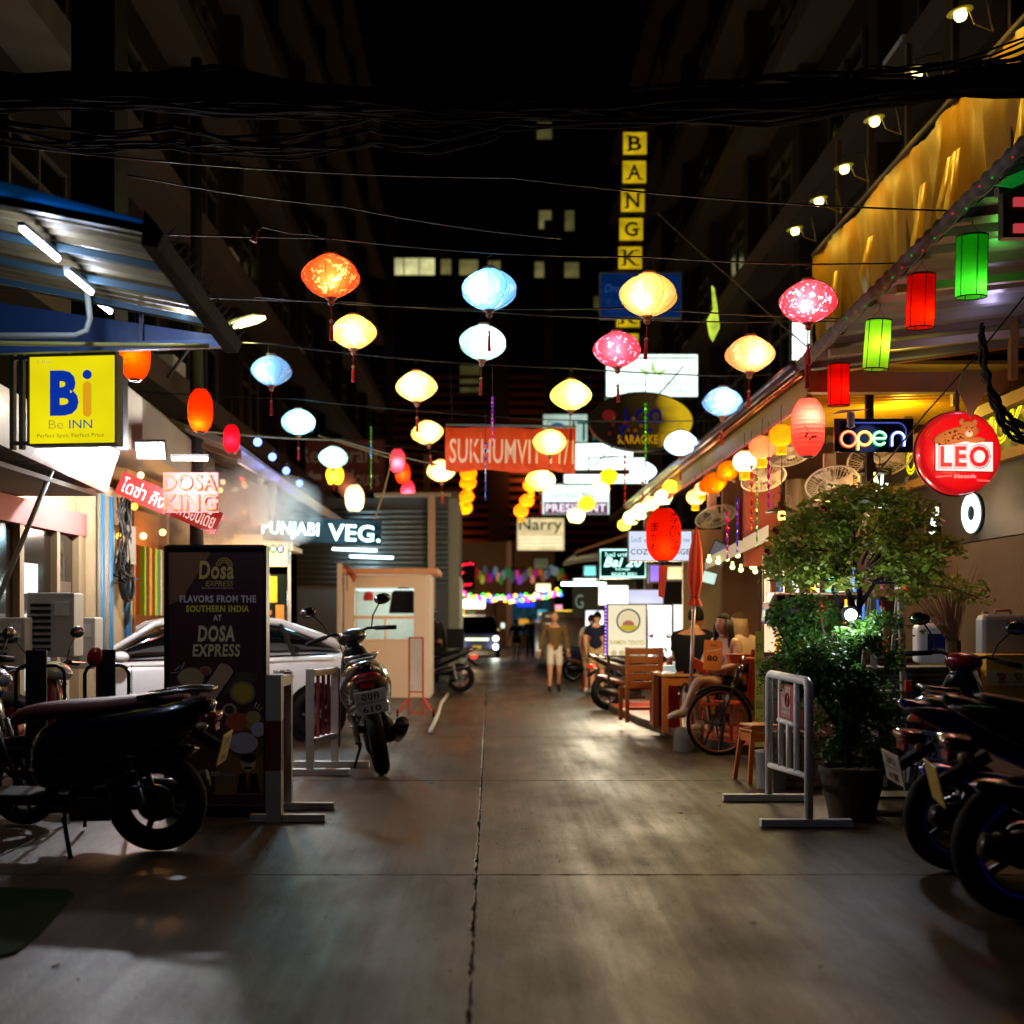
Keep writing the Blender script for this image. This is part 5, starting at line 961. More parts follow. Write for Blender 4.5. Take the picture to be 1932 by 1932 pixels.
# ================================================================= VEHICLES
TY_ = M('#0c0c0d', .75, 0, .2, .3, 30); CH_ = M('#b8bcc0', .18, 1., .05, 0); BK = M('#0d0d0f', .35, 0, .2, .1, 8, coat=.3); PL = M('#151517', .6)
def wheel(r, name, x, Rr, wd=.05, rim='#3a3c40', spokes=6, stripe=None, wall=None):
    w_ = MB().torus((0, 0, 0), Rr-wd, wd, 'Y', 40, 12).build(name, TY_, r, loc=(x, 0, Rr), smooth=True)
    MB().torus((0, 0, 0), Rr-wd*1.9, .012, 'Y', 36, 8).build('rim', M(rim, .3, .7), w_, smooth=True)
    mb = MB().cyl((0, -.05, 0), (0, .05, 0), .045, n=18)
    for k in range(spokes): a = 2*math.pi*k/spokes; mb.bar((.03*math.cos(a), 0, .03*math.sin(a)), ((Rr-wd*1.9)*math.cos(a), 0, (Rr-wd*1.9)*math.sin(a)), .022, .03)
    mb.build('spokes', M(rim, .35, .6), w_)
    MB().cyl((0, -.012, 0), (0, .012, 0), .1, n=20).build('brake_disc', M('#707478', .25, .9), w_, loc=(0, .04, 0))
    if stripe:
        for s_ in (-1, 1): MB().torus((0, s_*wd*.55, 0), Rr-wd*1.75, .006, 'Y', 40, 5).build('rim_stripe', M(stripe, .4, em=stripe, es=.06), w_)
    if wall:
        for s_ in (-1, 1): MB().torus((0, s_*wd*.7, 0), Rr-wd*1.2, wd*.35, 'Y', 36, 6).build('white_wall', M('#c8d0d0', .6), w_)
    # tread grooves
    return w_
def moto(label, loc, heading, lean=0, sc_=1., body='#101014', accent='#101014', seat='#0e0e10', cat='motorbike', style='scooter', plate=None, pc='#c8ccd0', tail='#6a0a0c', stripe=None, wall=None, mirrors=True, rimc='#3a3c40', coat=.7, seatm=None, light=None):
    r = T('motorbike' if style != 'scooter' else 'motor_scooter', label, cat, loc, 0, None, rot=(R(lean), 0, R(heading))); r.scale = (sc_,)*3
    B = M(body, .25, .1, .15, 0, 3, coat=coat); A = M(accent, .25, .1, .15, 0, 3, coat=coat); SE = seatm or M(seat, .5, 0, .15, .2, 18)
    Rr = .27 if style == 'scooter' else .3; fz_ = 1.0
    wheel(r, 'rear_wheel', -.62, Rr, .058, rimc, 5, stripe, wall); wheel(r, 'front_wheel', .66, Rr, .048, rimc, 5, stripe, wall)
    # drive unit, exhaust, stand
    MB().loftx([(-.75, .3, .04, .06), (-.55, .3, .07, .09), (-.2, .27, .09, .1), (-.02, .3, .08, .08)], 12).build('engine', M('#2c2f33', .4, .6), r, loc=(0, -.1 if style == 'scooter' else 0, 0), smooth=True)
    MB().tube([(.0, -.13, .2), (-.3, -.17, .2), (-.5, -.18, .27), (-.85, -.19, .36)], [.025, .03, .055, .05], 12).build('exhaust', M('#33302e', .35, .8), r, smooth=True)
    for q_ in range(3): rr9 = random.Random(q_); MB().tube([(.38, rr9.uniform(-.12, .12), fz_), (.46, rr9.uniform(-.1, .1), fz_-.12), (.42, rr9.uniform(-.05, .05), .62), (.2, rr9.uniform(-.08, .08), .42)], .005, 5).build('control_cable', PL, r)
    MB().tube([(-.58, .13, .27), (-.5, .14, .6)], .02, 8).torus((-.55, .135, .38), .032, .007, 'Z', 12, 5).torus((-.53, .135, .46), .032, .007, 'Z', 12, 5).torus((-.52, .137, .54), .032, .007, 'Z', 12, 5).build('shock_absorber', M('#8a8c90', .3, .8), r)
    MB().box((-.3, .12, .27), (.22, .03, .16)).box((-.3, .14, .27), (.14, .02, .1)).build('engine_cover', M('#55585c', .35, .7), r, bevel=.01)
    MB().tube([(-.15, .1, .2), (-.22, .2, .01)], .012, 6).build('stand', PL, r)
    # main tail body
    MB().loftx([(-.95, .80, .04, .03), (-.86, .75, .13, .1), (-.66, .68, .19, .15), (-.38, .6, .2, .19), (-.1, .54, .17, .2), (.06, .48, .1, .15)] if style == 'scooter' else [(-.98, .92, .03, .02), (-.85, .86, .07, .05), (-.6, .76, .1, .08), (-.3, .66, .13, .11), (-.05, .58, .14, .13), (.15, .5, .13, .16), (.3, .5, .09, .12)], 16).build('tail_body', B, r, smooth=True, sub=1)
    MB().loftx([(-.86, .56, .03, .03), (-.62, .5, .17, .08), (-.3, .42, .18, .09), (.0, .36, .15, .08)], 12).build('side_panel', A, r, smooth=True, sub=1)
    MB().loftx([(-.82, .84, .08, .02), (-.6, .82, .12, .045), (-.35, .78, .13, .05), (-.1, .77, .12, .05), (.1, .74, .07, .05), (.16, .7, .03, .03)] if style == 'scooter' else [(-.85, .93, .05, .015), (-.6, .86, .1, .04), (-.3, .79, .12, .04), (-.05, .77, .11, .04), (.12, .78, .06, .04)], 14).build('seat', SE, r, smooth=True, sub=1)
    MB().tube([(-.55, .1, .84), (-.8, .11, .88), (-.93, .06, .88), (-.93, -.06, .88), (-.8, -.11, .88), (-.55, -.1, .84)], .013, 8).build('grab_rail', M('#8a8c90', .25, .9), r, smooth=True)
    # rear light cluster and fender, plate
    MB().loftx([(-.97, .74, .06, .02), (-.94, .73, .1, .035), (-.86, .72, .11, .04)], 12).build('tail_light', M(tail, .15, 0, .2, 0, coat=.8, em='#ff2018', es=light or .0), r, smooth=True)
    for s_ in (-1, 1): MB().ell((-.89, s_*.11, .69), (.035, .03, .025), 10, 8).build('indicator', M('#a88a60', .15, coat=.7), r, smooth=True)
    MB().bar((-.78, 0, .68), (-.97, 0, .56), .05, .05).build('rear_fender', M('#080808', .7), r)
    if plate:
        pl = MB().box((0, 0, 0), (.22, .008, .17)).build('licence_plate', M(pc, .35, 0, .05, .05), r, loc=(-.985, 0, .56), rot=(R(14), 0, R(-90)), bevel=.004)
        IK = M('#15181c', .5); 
        if len(plate) > 0: txt(plate[0], (-.06, .02, .06, .068), IK, pl, y=-.006, offset=.015); txt(plate[1], (-.095, -.015, .095, .008), IK, pl, y=-.006); txt(plate[2], (-.065, -.07, .06, -.025), IK, pl, y=-.006, offset=.02)
        MB().box((-.94, 0, .675), (.02, .1, .035)).build('reflector', M('#801010', .3), r)
    # front
    fz = .98 if style == 'scooter' else .95
    MB().tube([(.66, .055, Rr), (.5, .055, .7)], .018, 8).tube([(.66, -.055, Rr), (.5, -.055, .7)], .018, 8).tube([(.5, 0, .6), (.4, 0, fz)], .03, 10).build('fork', M('#5a5c60', .3, .8), r, smooth=True)
    MB().torus((.66, 0, Rr), Rr+.03, .03, 'Y', 14, 8, 20, 150).build('front_fender', A, r, smooth=True)
    if style == 'scooter':
        MB().loft([[(.28, -.04, .3), (.28, .04, .3), (.33, .04, .3), (.33, -.04, .3)], [(.34, -.2, .42), (.34, .2, .42), (.44, .1, .42), (.44, -.1, .42)], [(.36, -.22, .6), (.36, .22, .6), (.5, .12, .6), (.5, -.12, .6)], [(.36, -.18, .82), (.36, .18, .82), (.48, .1, .82), (.48, -.1, .82)], [(.37, -.07, .96), (.37, .07, .96), (.43, .04, .96), (.43, -.04, .96)]]).build('leg_shield', B, r, smooth=True, sub=2)
        MB().box((.12, 0, .3), (.42, .26, .06)).build('footboard', PL, r, bevel=.015)
        MB().loftx([(.3, 1.0, .09, .04), (.4, 1.0, .14, .07), (.52, .97, .1, .06), (.56, .96, .04, .03)], 14).build('handlebar_cowl', A, r, smooth=True, sub=1)
        MB().ell((.55, 0, .96), (.03, .07, .045), 14, 10).build('headlight', M('#9aa0a8', .08, .2, coat=1), r, smooth=True)
    else:
        MB().loftx([(.1, .78, .09, .06), (.25, .82, .12, .1), (.42, .84, .1, .08), (.5, .8, .04, .04)], 14).build('fuel_tank', B, r, smooth=True, sub=1)
        MB().loftx([(.3, .62, .14, .16), (.55, .72, .13, .16), (.72, .86, .08, .1), (.8, .84, .03, .04)], 14).build('front_fairing', A, r, smooth=True, sub=1)
        MB().ell((.78, 0, .84), (.03, .07, .04), 14, 10).build('headlight', M('#9aa0a8', .08, .2, coat=1), r, smooth=True)
    MB().tube([(.3, .34, fz+.03), (.38, .14, fz+.06), (.4, 0, fz+.02), (.38, -.14, fz+.06), (.3, -.34, fz+.03)], .012, 8).build('handlebar', PL, r, smooth=True)
    for s_ in (-1, 1):
        g_ = MB().cyl((.36, s_*.2, fz+.05), (.29, s_*.36, fz+.025), .018, n=10).build('grip', M('#121214', .7), r, smooth=True)
        MB().tube([(.4, s_*.2, fz+.05), (.37, s_*.36, fz+.03)], .006, 5).build('brake_lever', CH_, r)
        if mirrors:
            ml = MB().tube([(.38, s_*.17, fz+.05), (.38, s_*.2, fz+.15), (.37, s_*.27, fz+.24)], .006, 6).build('mirror_stalk', BK, r)
            MB().ell((.36, s_*.3, fz+.27), (.02, .07, .045), 14, 10, (0, 0, 0)).build('mirror', M('#0e0f12', .2), r, smooth=True); MB().ell((.345, s_*.3, fz+.27), (.008, .06, .037), 14, 10).build('mirror_glass', M('#b8c0c4', .03, 1, 0, 0), r, smooth=True)
    return r
moto('black scooter seen from behind with a white plate, leaning beside the white car', (-1.16, 12.05, 0), 99, -11, 1.34, '#0c0c0e', '#17181b', '#131315', 'scooter', 'scooter', ('อขค', 'กรุงเทพมหานคร', '610'), '#c8ccd0', '#8a1014', coat=.9)
moto('dark blue motorbike with a maroon seat parked sideways in the left foreground', (P(300, 0, 7.55).x-.76, 7.55, 0), 180, 4, 1.22, '#0a1234', '#080c20', '#4a141a', 'motorbike', 'sport', ('', '', ''), '#c8a860', '#7a0c10', coat=1.0, seatm=M('#45181c', .55, 0, .12, .2, 18)) if 0 else None
b1 = moto('dark blue motorbike with a maroon seat parked sideways in the left foreground', (P(300, 0, 7.55).x-.75, 7.55, 0), 180, -3, 1.2, '#040818', '#060a1c', '#4a141a', 'motorbike', 'scooter', ('1กข', 'กรุงเทพมหานคร', '8842'), '#c8a860', '#7a0c10', coat=1.0, seatm=M('#64242a', .55, 0, .12, .2, 18), mirrors=False)
moto('red scooter with a cream front cowl standing between the black hoops at the left', (P(95, 0, 9.6).x-.3, 9.7, 0), -28, 3, 1.1, '#7a1216', '#c8b888', '#15100e', 'scooter', 'scooter', None)
moto('dark scooter cut by the left edge of the picture in front of the air conditioners', (P(-60, 0, 8.6).x-.25, 8.7, 0), -15, 3, 1.1, '#0c1020', '#10131c', '#101010', 'scooter', 'scooter', None)
moto('scooter with red tail light and white plate parked behind the sport bike', (P(1745, 0, 8.2).x+.35, 8.85, 0), 62, 6, 1.18, '#120c10', '#6a1018', '#141214', 'scooter', 'scooter', ('9กฐ', 'กรุงเทพมหานคร', '1742'), '#b8c4cc', '#9a0c10', coat=.8, light=.35)
moto('blue and black sport motorbike with a low white plate beside the clay pot', (P(1808, 0, 6.9).x+.70, 7.0, 0), 4, 5, 1.12, '#0c2294', '#1030b0', '#141416', 'motorbike', 'sport', ('3กว', 'กรุงเทพมหานคร', '4188'), '#b0a090', '#7a0c10', coat=.9, stripe='#1a2a8a')
moto('nearest black motorbike, its big tyre ringed by a blue rim stripe', (P(1950, 0, 5.7).x+.76, 5.7, 0), -8, 4, 1.22, '#0a0b10', '#0b0f24', '#121214', 'motorbike', 'sport', ('', ' ', ''), '#b89a30', '#5a0c10', coat=.7, stripe='#1a2ab0')
rd = moto('dark delivery motorbike facing left by the kiosk with a pinkish rear wheel hub', (P(870, 0, 24).x-.62, 24, 0), 168, 0, 1.0, '#121014', '#1c181c', '#0c0c0c', 'motorbike', 'sport', None, rimc='#b06080', light=3.)
moto('blue and brown retro scooter with a whitewall tyre beyond the walking man', (P(1083, 0, 28).x+.55, 28.3, 0), 20, 0, 1.0, '#2a2a48', '#8a4a38', '#282420', 'scooter', 'scooter', None, wall=1)
moto('dark motorbike parked behind the wooden chair near the noodle board', (P(1170, 0, 19).x+.4, 19.5, 0), 20, 0, 1.0, '#121212', '#3a1a14', '#101010', 'motorbike', 'sport', None, light=.8)
# ---- white sedan
def sedan():
    wz = M('#e4e4e4', .22, 0, .03, 0, 3, coat=1.0); s = 1.04
    r = T('parked_car', 'white sedan parked nose to the left behind the maroon menu board', 'car', (P(352, 0, 14.6).x, 14.7, 0), R(201)); r.scale = (s, s, s*1.03)
    st_ = [(2.2, .6, .56, .40), (2.17, .70, .66, .30), (1.9, .78, .78, .24), (1.4, .84, .88, .2), (.95, .86, .95, .2), (.2, .87, .97, .2), (-.8, .87, .99, .2), (-1.5, .86, 1.02, .22), (-1.95, .8, .99, .28), (-2.14, .76, .94, .32), (-2.18, .72, .86, .40)]
    rings = []
    for x, w_, zt, zb in st_:
        zm = (zt+zb)/2
        rings.append([(x, 0, zb), (x, w_*.85, zb), (x, w_*.98, zb+(zm-zb)*.5), (x, w_, zm), (x, w_*.985, zt-.1), (x, w_*.9, zt-.02), (x, w_*.5, zt+.02), (x, 0, zt+.03), (x, -w_*.5, zt+.02), (x, -w_*.9, zt-.02), (x, -w_*.985, zt-.1), (x, -w_, zm), (x, -w_*.98, zb+(zm-zb)*.5), (x, -w_*.85, zb)])
    MB().loft(rings).build('body', wz, r, smooth=True, sub=2)
    gl = [(1.12, .72, .94, .955), (.95, .72, .94, 1.03), (.45, .70, .94, 1.33), (.1, .69, .94, 1.415), (-.5, .69, .95, 1.425), (-1.0, .68, .96, 1.36), (-1.45, .68, .98, 1.2), (-1.85, .66, .99, 1.03)]
    def gsec(x, w_, zb, zt, e=0): t_ = (zt-zb)/.48; wt = w_*(1-.2*t_)+e; return [(x, w_+.1+e, zb), (x, wt, zt-.03), (x, wt*.86, zt+e), (x, 0, zt+.015+e), (x, -wt*.86, zt+e), (x, -wt, zt-.03), (x, -w_-.1-e, zb)]
    MB().loft([gsec(*g_) for g_ in gl]).build('glass', M('#06080a', .03, 0, 0, 0, coat=1), r, smooth=True, sub=1)
    rf = [(.5, .70, .94, 1.33), (.1, .69, .94, 1.415), (-.5, .69, .95, 1.425), (-1.0, .68, .96, 1.36), (-1.12, .68, .97, 1.33)]
    MB().loft([[(x, (w_*.8)*y_, z_) for y_, z_ in ((.95, zt-.03), (.8, zt+.015), (0, zt+.035), (-.8, zt+.015), (-.95, zt-.03), (-.9, zt-.05), (0, zt-.02), (.9, zt-.05))] for x, w_, zb, zt in rf]).build('roof', wz, r, smooth=True, sub=1)
    for s_ in (-1, 1):
        MB().tube([(1.12, s_*.82, .95), (.45, s_*.645, 1.345), (.1, s_*.6, 1.405), (-.5, s_*.595, 1.42), (-1.0, s_*.61, 1.36), (-1.45, s_*.67, 1.2), (-1.9, s_*.76, 1.0)], [.03, .035, .035, .035, .04, .05, .06], 8).build('pillar', wz, r, smooth=True)
        MB().bar((-.35, s_*.83, .95), (-.4, s_*.62, 1.39), .07, .03).build('door_pillar', M('#1a1a1c', .2, coat=.6), r); MB().bar((-1.12, s_*.8, .98), (-1.0, s_*.64, 1.34), .04, .03).build('door_pillar', M('#1a1a1c', .2), r)
        MB().tube([(1.05, s_*.86, .94), (.2, s_*.885, .955), (-.8, s_*.885, .975), (-1.5, s_*.87, .995)], .012, 6).build('window_trim', M('#2a2c30', .25, .8), r)
        MB().ell((.85, s_*.97, .99), (.1, .1, .065), 14, 10).build('wing_mirror', wz, r, smooth=True)
        for x in (.0, -.95): MB().tube([(x+.09, s_*.9, .8), (x, s_*.925, .805), (x-.1, s_*.9, .81)], [.018, .022, .018], 8).build('door_handle', M('#c0c0c4', .15, .8), r, smooth=True)
        MB().box((-.38, s_*.866, .6), (.008, .02, .62)).build('door_seam', M('#101012', .8), r); MB().box((.72, s_*.866, .6), (.008, .02, .6)).build('door_seam', M('#101012', .8), r)
        for x, nm in ((1.35, 'front'), (-1.38, 'rear')):
            MB().cyl((x, s_*.7, .31), (x, s_*.872, .31), .36, n=32).build('arch_shade_disc', M('#08080a', .9), r); w_ = MB().torus((0, 0, 0), .235, .075, 'Y', 32, 10).build('wheel', TY_, r, loc=(x, s_*.83, .31), smooth=True)  # black disc puts the shade of the open wheel arch into colour
            mb = MB().cyl((0, 0, 0), (0, s_*.05, 0), .05, n=14)
            for k in range(5): a = 2*math.pi*k/5; mb.bar((0, s_*.04, 0), (.18*math.cos(a), s_*.04, .18*math.sin(a)), .05, .03)
            mb.build('rim', M('#a0a2a6', .25, .9), w_)
        MB().loft([[(2.06, s_*.45, .66), (2.12, s_*.45, .6), (2.1, s_*.48, .56), (2.05, s_*.48, .6)], [(1.95, s_*.72, .74), (2.0, s_*.73, .68), (1.98, s_*.74, .62), (1.9, s_*.74, .66)], [(1.62, s_*.81, .8), (1.64, s_*.825, .77), (1.62, s_*.83, .74), (1.6, s_*.82, .77)]]).build('headlight', M('#a8b0b4', .05, .4, 0, 0, coat=1), r, smooth=True)
        MB().tube([(1.02, s_*.4, .985), (.8, s_*.12, 1.05)], .01, 6).build('wiper', PL, r)
    MB().box((2.17, 0, .5), (.04, .9, .1)).build('grille', PL, r, bevel=.01)
    return r
sedan()
# ---- van
vn = T('van', 'dark minibus with lit headlamps coming up the far end of the lane', 'van', (P(900, 0, 45).x, 45, 0)); VB = M('#30304c', .3, 0, .1, 0, 3, coat=.8)
MB().loft([[(-.85, 0, .35), (.85, 0, .35), (.85, 0, .95), (-.85, 0, .95)], [(-.88, .15, .3), (.88, .15, .3), (.88, .15, 1.05), (-.88, .15, 1.05)], [(-.86, .75, .3), (.86, .75, .3), (.84, .75, 1.15), (-.84, .75, 1.15)], [(-.8, 1.2, .3), (.8, 1.2, .3), (.68, 1.2, 1.62), (-.68, 1.2, 1.62)], [(-.84, 4.4, .3), (.84, 4.4, .3), (.66, 4.4, 1.66), (-.66, 4.4, 1.66)]]).build('body', VB, vn, bevel=.05)
MB().loft([[(-.78, .7, 1.12), (.78, .7, 1.12), (.78, .75, 1.14), (-.78, .75, 1.14)], [(-.66, 1.12, 1.56), (.66, 1.12, 1.56), (.66, 1.16, 1.58), (-.66, 1.16, 1.58)]]).build('windscreen', glassy('#080b14', .05), vn)
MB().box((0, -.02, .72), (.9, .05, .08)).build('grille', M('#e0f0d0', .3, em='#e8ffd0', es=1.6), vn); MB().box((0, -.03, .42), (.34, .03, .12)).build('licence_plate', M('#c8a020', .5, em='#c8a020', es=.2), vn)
for s_ in (-1, 1):
    MB().ell((s_*.72, -.02, .75), (.12, .05, .1), 12, 8).build('headlight', E('#fff8d8', 4 if s_ > 0 else 1.0), vn, smooth=True); MB().ell((s_*.72, -.05, .42), (.09, .04, .09), 12, 8).build('fog_lamp', E('#f0fff0', 12), vn, smooth=True)
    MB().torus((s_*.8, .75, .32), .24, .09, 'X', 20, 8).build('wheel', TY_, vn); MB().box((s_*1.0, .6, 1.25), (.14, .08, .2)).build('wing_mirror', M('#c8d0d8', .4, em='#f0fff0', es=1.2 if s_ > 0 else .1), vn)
    lamp((s_*.72, -.25, .42), 28, '#f8ffe8', .05, vn)
tag(MB().box((0, 2, .75), (1.7, 4, 1.4)).box((0, 2.2, 1.55), (1.5, 2.6, .3)).build('parked_car', M('#d8dcd8', .3, coat=.6), loc=(P(1070, 0, 36).x, 36, .05), bevel=.12), 'pale parked car mostly hidden behind the walking man', 'car')

# ================================================================= PEOPLE
def body(name_mat_zones, J, edges, rad, root, parent, nm='body', sub=1):
    me = bpy.data.meshes.new(nm); names = list(J); idx = {n: i for i, n in enumerate(names)}
    me.from_pydata([J[n] for n in names], [(idx[a], idx[b]) for a, b in edges], [])
    o = bpy.data.objects.new(nm, me); COL.objects.link(o); mo = o.modifiers.new('k', 'SKIN'); mo.use_smooth_shade = True
    sv = me.skin_vertices[0].data
    for n in names: q = rad[n]; sv[idx[n]].radius = q if isinstance(q, tuple) else (q, q); sv[idx[n]].use_root = (n == root)
    ss = o.modifiers.new('s', 'SUBSURF'); ss.levels = sub+1; ss.render_levels = sub+1
    _sk.append((o, name_mat_zones, parent, nm)); return o
_sk = []
def flush_skin():
    dg = bpy.context.evaluated_depsgraph_get(); dg.update()
    for o, mat, parent, nm in _sk:
        me = bpy.data.meshes.new_from_object(o.evaluated_get(dg)); me.materials.clear(); me.materials.append(mat); me.name = nm
        extra = o.get('join'); 
        n = bpy.data.objects.new(nm, me); COL.objects.link(n); n.parent = parent
        me.polygons.foreach_set('use_smooth', [True]*len(me.polygons))
        if id(o) in _garb:
            Jn, gs = _garb[id(o)]; near = []
            for v in me.vertices:
                best = None
                for a, b_ in EDG:
                    A_, B_ = Vector(Jn[a]), Vector(Jn[b_]); d_ = B_-A_; t_ = (v.co-A_).dot(d_)/d_.length_squared; tc_ = min(1, max(0, t_)); ds = (v.co-(A_+d_*tc_)).length
                    if best is None or ds < best[0]: best = (ds, a, b_, t_)
                near.append(best)
            for gn, gm, segs, th in gs:
                ok = [any(n_[1] == a and n_[2] == b_ and t0 <= n_[3] <= t1 for a, b_, t0, t1 in segs) for n_ in near]
                mb = MB(); mp_ = {}
                for p_ in me.polygons:
                    if all(ok[i] for i in p_.vertices):
                        for i in p_.vertices:
                            if i not in mp_: mp_[i] = len(mb.v); vv = me.vertices[i]; wr_ = .004*math.sin(vv.co.z*55+vv.co.x*30); mb.v.append(tuple(vv.co+vv.normal*(th+wr_)))
                        mb.f.append(tuple(mp_[i] for i in p_.vertices))
                mb.build(gn, gm, parent, smooth=True, solid=.006)
        if id(o) in _extra:
            mb = _extra[id(o)]; import bmesh
            bm = bmesh.new(); bm.from_mesh(me); vs = [bm.verts.new(v) for v in mb.v]
            for f in mb.f:
                try: bm.faces.new([vs[i] for i in f]).smooth = True
                except ValueError: pass
            bmesh.ops.recalc_face_normals(bm, faces=bm.faces); bm.to_mesh(me); bm.free()
        d = o.data; bpy.data.objects.remove(o); bpy.data.meshes.remove(d)
    _sk.clear()
_extra = {}; _garb = {}
STAND = dict(pelvis=(0, 0, .95), spine=(0, .01, 1.12), chest=(0, .0, 1.3), neck=(0, 0, 1.47), skull=(0, -.005, 1.54), shoL=(-.2, 0, 1.41), elbL=(-.26, .01, 1.13), wrL=(-.25, -.06, .88), haL=(-.25, -.08, .81),
             shoR=(.2, 0, 1.41), elbR=(.26, .01, 1.13), wrR=(.25, -.06, .88), haR=(.25, -.08, .81), hipL=(-.09, 0, .9), knL=(-.1, -.01, .5), anL=(-.11, .03, .09), toL=(-.12, -.14, .035), hipR=(.09, 0, .9), knR=(.1, -.01, .5), anR=(.11, .03, .09), toR=(.12, -.14, .035))
RADJ = dict(pelvis=(.16, .12), spine=(.15, .115), chest=(.18, .125), neck=.056, skull=.06, shoL=.075, elbL=.05, wrL=.032, haL=(.04, .018), shoR=.075, elbR=.05, wrR=.032, haR=(.04, .018), hipL=.1, knL=.064, anL=.036, toL=.034, hipR=.1, knR=.064, anR=.036, toR=.034)
EDG = [('pelvis', 'spine'), ('spine', 'chest'), ('chest', 'neck'), ('neck', 'skull'), ('chest', 'shoL'), ('shoL', 'elbL'), ('elbL', 'wrL'), ('wrL', 'haL'), ('chest', 'shoR'), ('shoR', 'elbR'), ('elbR', 'wrR'), ('wrR', 'haR'), ('pelvis', 'hipL'), ('hipL', 'knL'), ('knL', 'anL'), ('anL', 'toL'), ('pelvis', 'hipR'), ('hipR', 'knR'), ('knR', 'anR'), ('anR', 'toR')]
def person(label, loc, rz, H=1.72, J=None, skin='#b07850', top='#30281c', bottom='#c8c0b0', sleeve='long', legs='short', hair='#1a120e', hairlen=0, shoe='#d0ccc4', head_tilt=(0, 0, 0), detail=True, cat='person', shoulders=1., seated=False):
    s = H/1.75; r = T('person', label, cat, loc, R(rz)); r.scale = (s,)*3; Jn = dict(STAND); Jn.update(J or {})
    SK = M(skin, .5, 0, .06, .05, 6); o = body(SK, Jn, EDG, RADJ, 'pelvis', r)
    ex = MB(); hc = Vector(Jn['skull'])+Vector((0, -.012, .075)); hr = Euler([R(a) for a in head_tilt]).to_matrix().to_4x4(); HM = Matrix.Translation(hc) @ hr
    t = MB(); t.ell((0, 0, 0), (.078, .096, .118), 20, 16); vs = []
    for x, y, z in t.v:
        k = max(0, -z/.118); x *= 1-.3*k*k; y2 = y*(1-.12*k)
        if y < 0: y2 -= .02*math.exp(-((x/.014)**2+((z+.012)/.022)**2)); y2 += .008*math.exp(-(((abs(x)-.032)/.016)**2+((z-.018)/.012)**2)); y2 -= .006*math.exp(-((x/.03)**2+((z+.055)/.01)**2)); y2 -= .01*k
        vs.append((x, y2, z))
    ex.add(vs, t.f, HM)
    for s_ in (-1, 1): ex.add(*(lambda q: (q.v, q.f))(MB().ell((s_*.079, .005, -.005), (.012, .02, .03), 8, 6)), HM)
    # fingers
    for sd in 'LR':
        a, b_ = Vector(Jn['wr'+sd]), Vector(Jn['ha'+sd]); d = (b_-a).normalized(); sx = d.cross(Vector((0, 1, 0)));  sx = (sx if sx.length > .2 else d.cross(Vector((1, 0, 0)))).normalized(); cu = d.cross(sx)
        for k, ln in enumerate((.066, .078, .072, .055)):
            p0 = b_+sx*(k-1.5)*.019+d*.012; ex.tube([p0, p0+d*ln*.5+cu*.004, p0+d*ln*.8+cu*.018, p0+d*ln*.95+cu*.032], [.009, .0085, .0075, .006], 6)
        p0 = a.lerp(b_, .5)-sx*.03; ex.tube([p0, p0+d*.03-sx*.02, p0+d*.06-sx*.024], [.011, .01, .007], 6)
    _extra[id(o)] = ex
    if detail:
        for s_ in (-1, 1):
            MB().add(*(lambda q: (q.v, q.f))(MB().ell((s_*.032, -.087, .018), (.014, .006, .006), 8, 6)), HM).build('eye', M('#120c0a', .3), r, smooth=True)
            MB().add(*(lambda q: (q.v, q.f))(MB().tube([(s_*.014, -.096, .036), (s_*.034, -.095, .043), (s_*.052, -.082, .036)], .0035, 5)), HM).build('eyebrow', M('#1c120c', .8), r)
        MB().add(*(lambda q: (q.v, q.f))(MB().ell((0, -.1, -.056), (.024, .008, .007), 10, 6)), HM).build('mouth', M('#8a3c34', .5), r, smooth=True)
    if hair:
        h = MB(); prof = []
        t = MB(); t.ell((0, .012, .012), (.09, .104, .122), 20, 14); keep = [i for i, v in enumerate(t.v) if not (v[1] < -.035 and v[2] < .062)]; ks = set(keep); fs = [f for f in t.f if all(i in ks for i in f) and (t.v[f[0]][2] > (-.06 if hairlen else -.03))]
        h.add(t.v, fs, HM); hs = h.build('hair', M(hair, .8, 0, .35, .5, 40), r, smooth=True, solid=.012)
        if hairlen:
            mb = MB(); n = 22
            for k in range(n):
                a = R(-22+224*k/(n-1)); x, y = .088*math.cos(a), .012+.1*math.sin(a); rr_ = random.Random(k); L_ = hairlen*(.85+.3*rr_.random())
                mb.tube([HM @ Vector((x*.95, y*.95, .06)), HM @ Vector((x*1.1, y*1.08, -.04)), hc+Vector((x*1.2, y*1.2+.01, -.04-L_*.55)), hc+Vector((x*1.15+rr_.uniform(-.01, .01), y*1.1, -.05-L_))], [.016, .02, .018, .008], 6)
            mb.build('long_hair', M(hair if hairlen < .3 else '#6a4a28', .5, 0, .4, .5, 30), r, smooth=True)
    # clothing: cut from the body's own surface and raised off it
    g1 = [('pelvis', 'spine', -9, 9), ('spine', 'chest', -9, 9), ('chest', 'neck', -9, .62 if sleeve != 'none' else .12)]
    if sleeve != 'none':
        for sd in 'LR': g1 += [('pelvis', 'hip'+sd, -9, .6), ('chest', 'sho'+sd, -9, 9), ('sho'+sd, 'elb'+sd, -9, .62 if sleeve == 'short' else 9)]+([('elb'+sd, 'wr'+sd, -9, .93)] if sleeve == 'long' else [])
    lim = {'short': .86, 'mini': .45, 'long': 9}[legs]; g2 = [('pelvis', 'spine', -9, .2)]
    for sd in 'LR': g2 += [('pelvis', 'hip'+sd, -9, 9), ('hip'+sd, 'kn'+sd, -9, lim)]+([('kn'+sd, 'an'+sd, -9, .93)] if legs == 'long' else [])
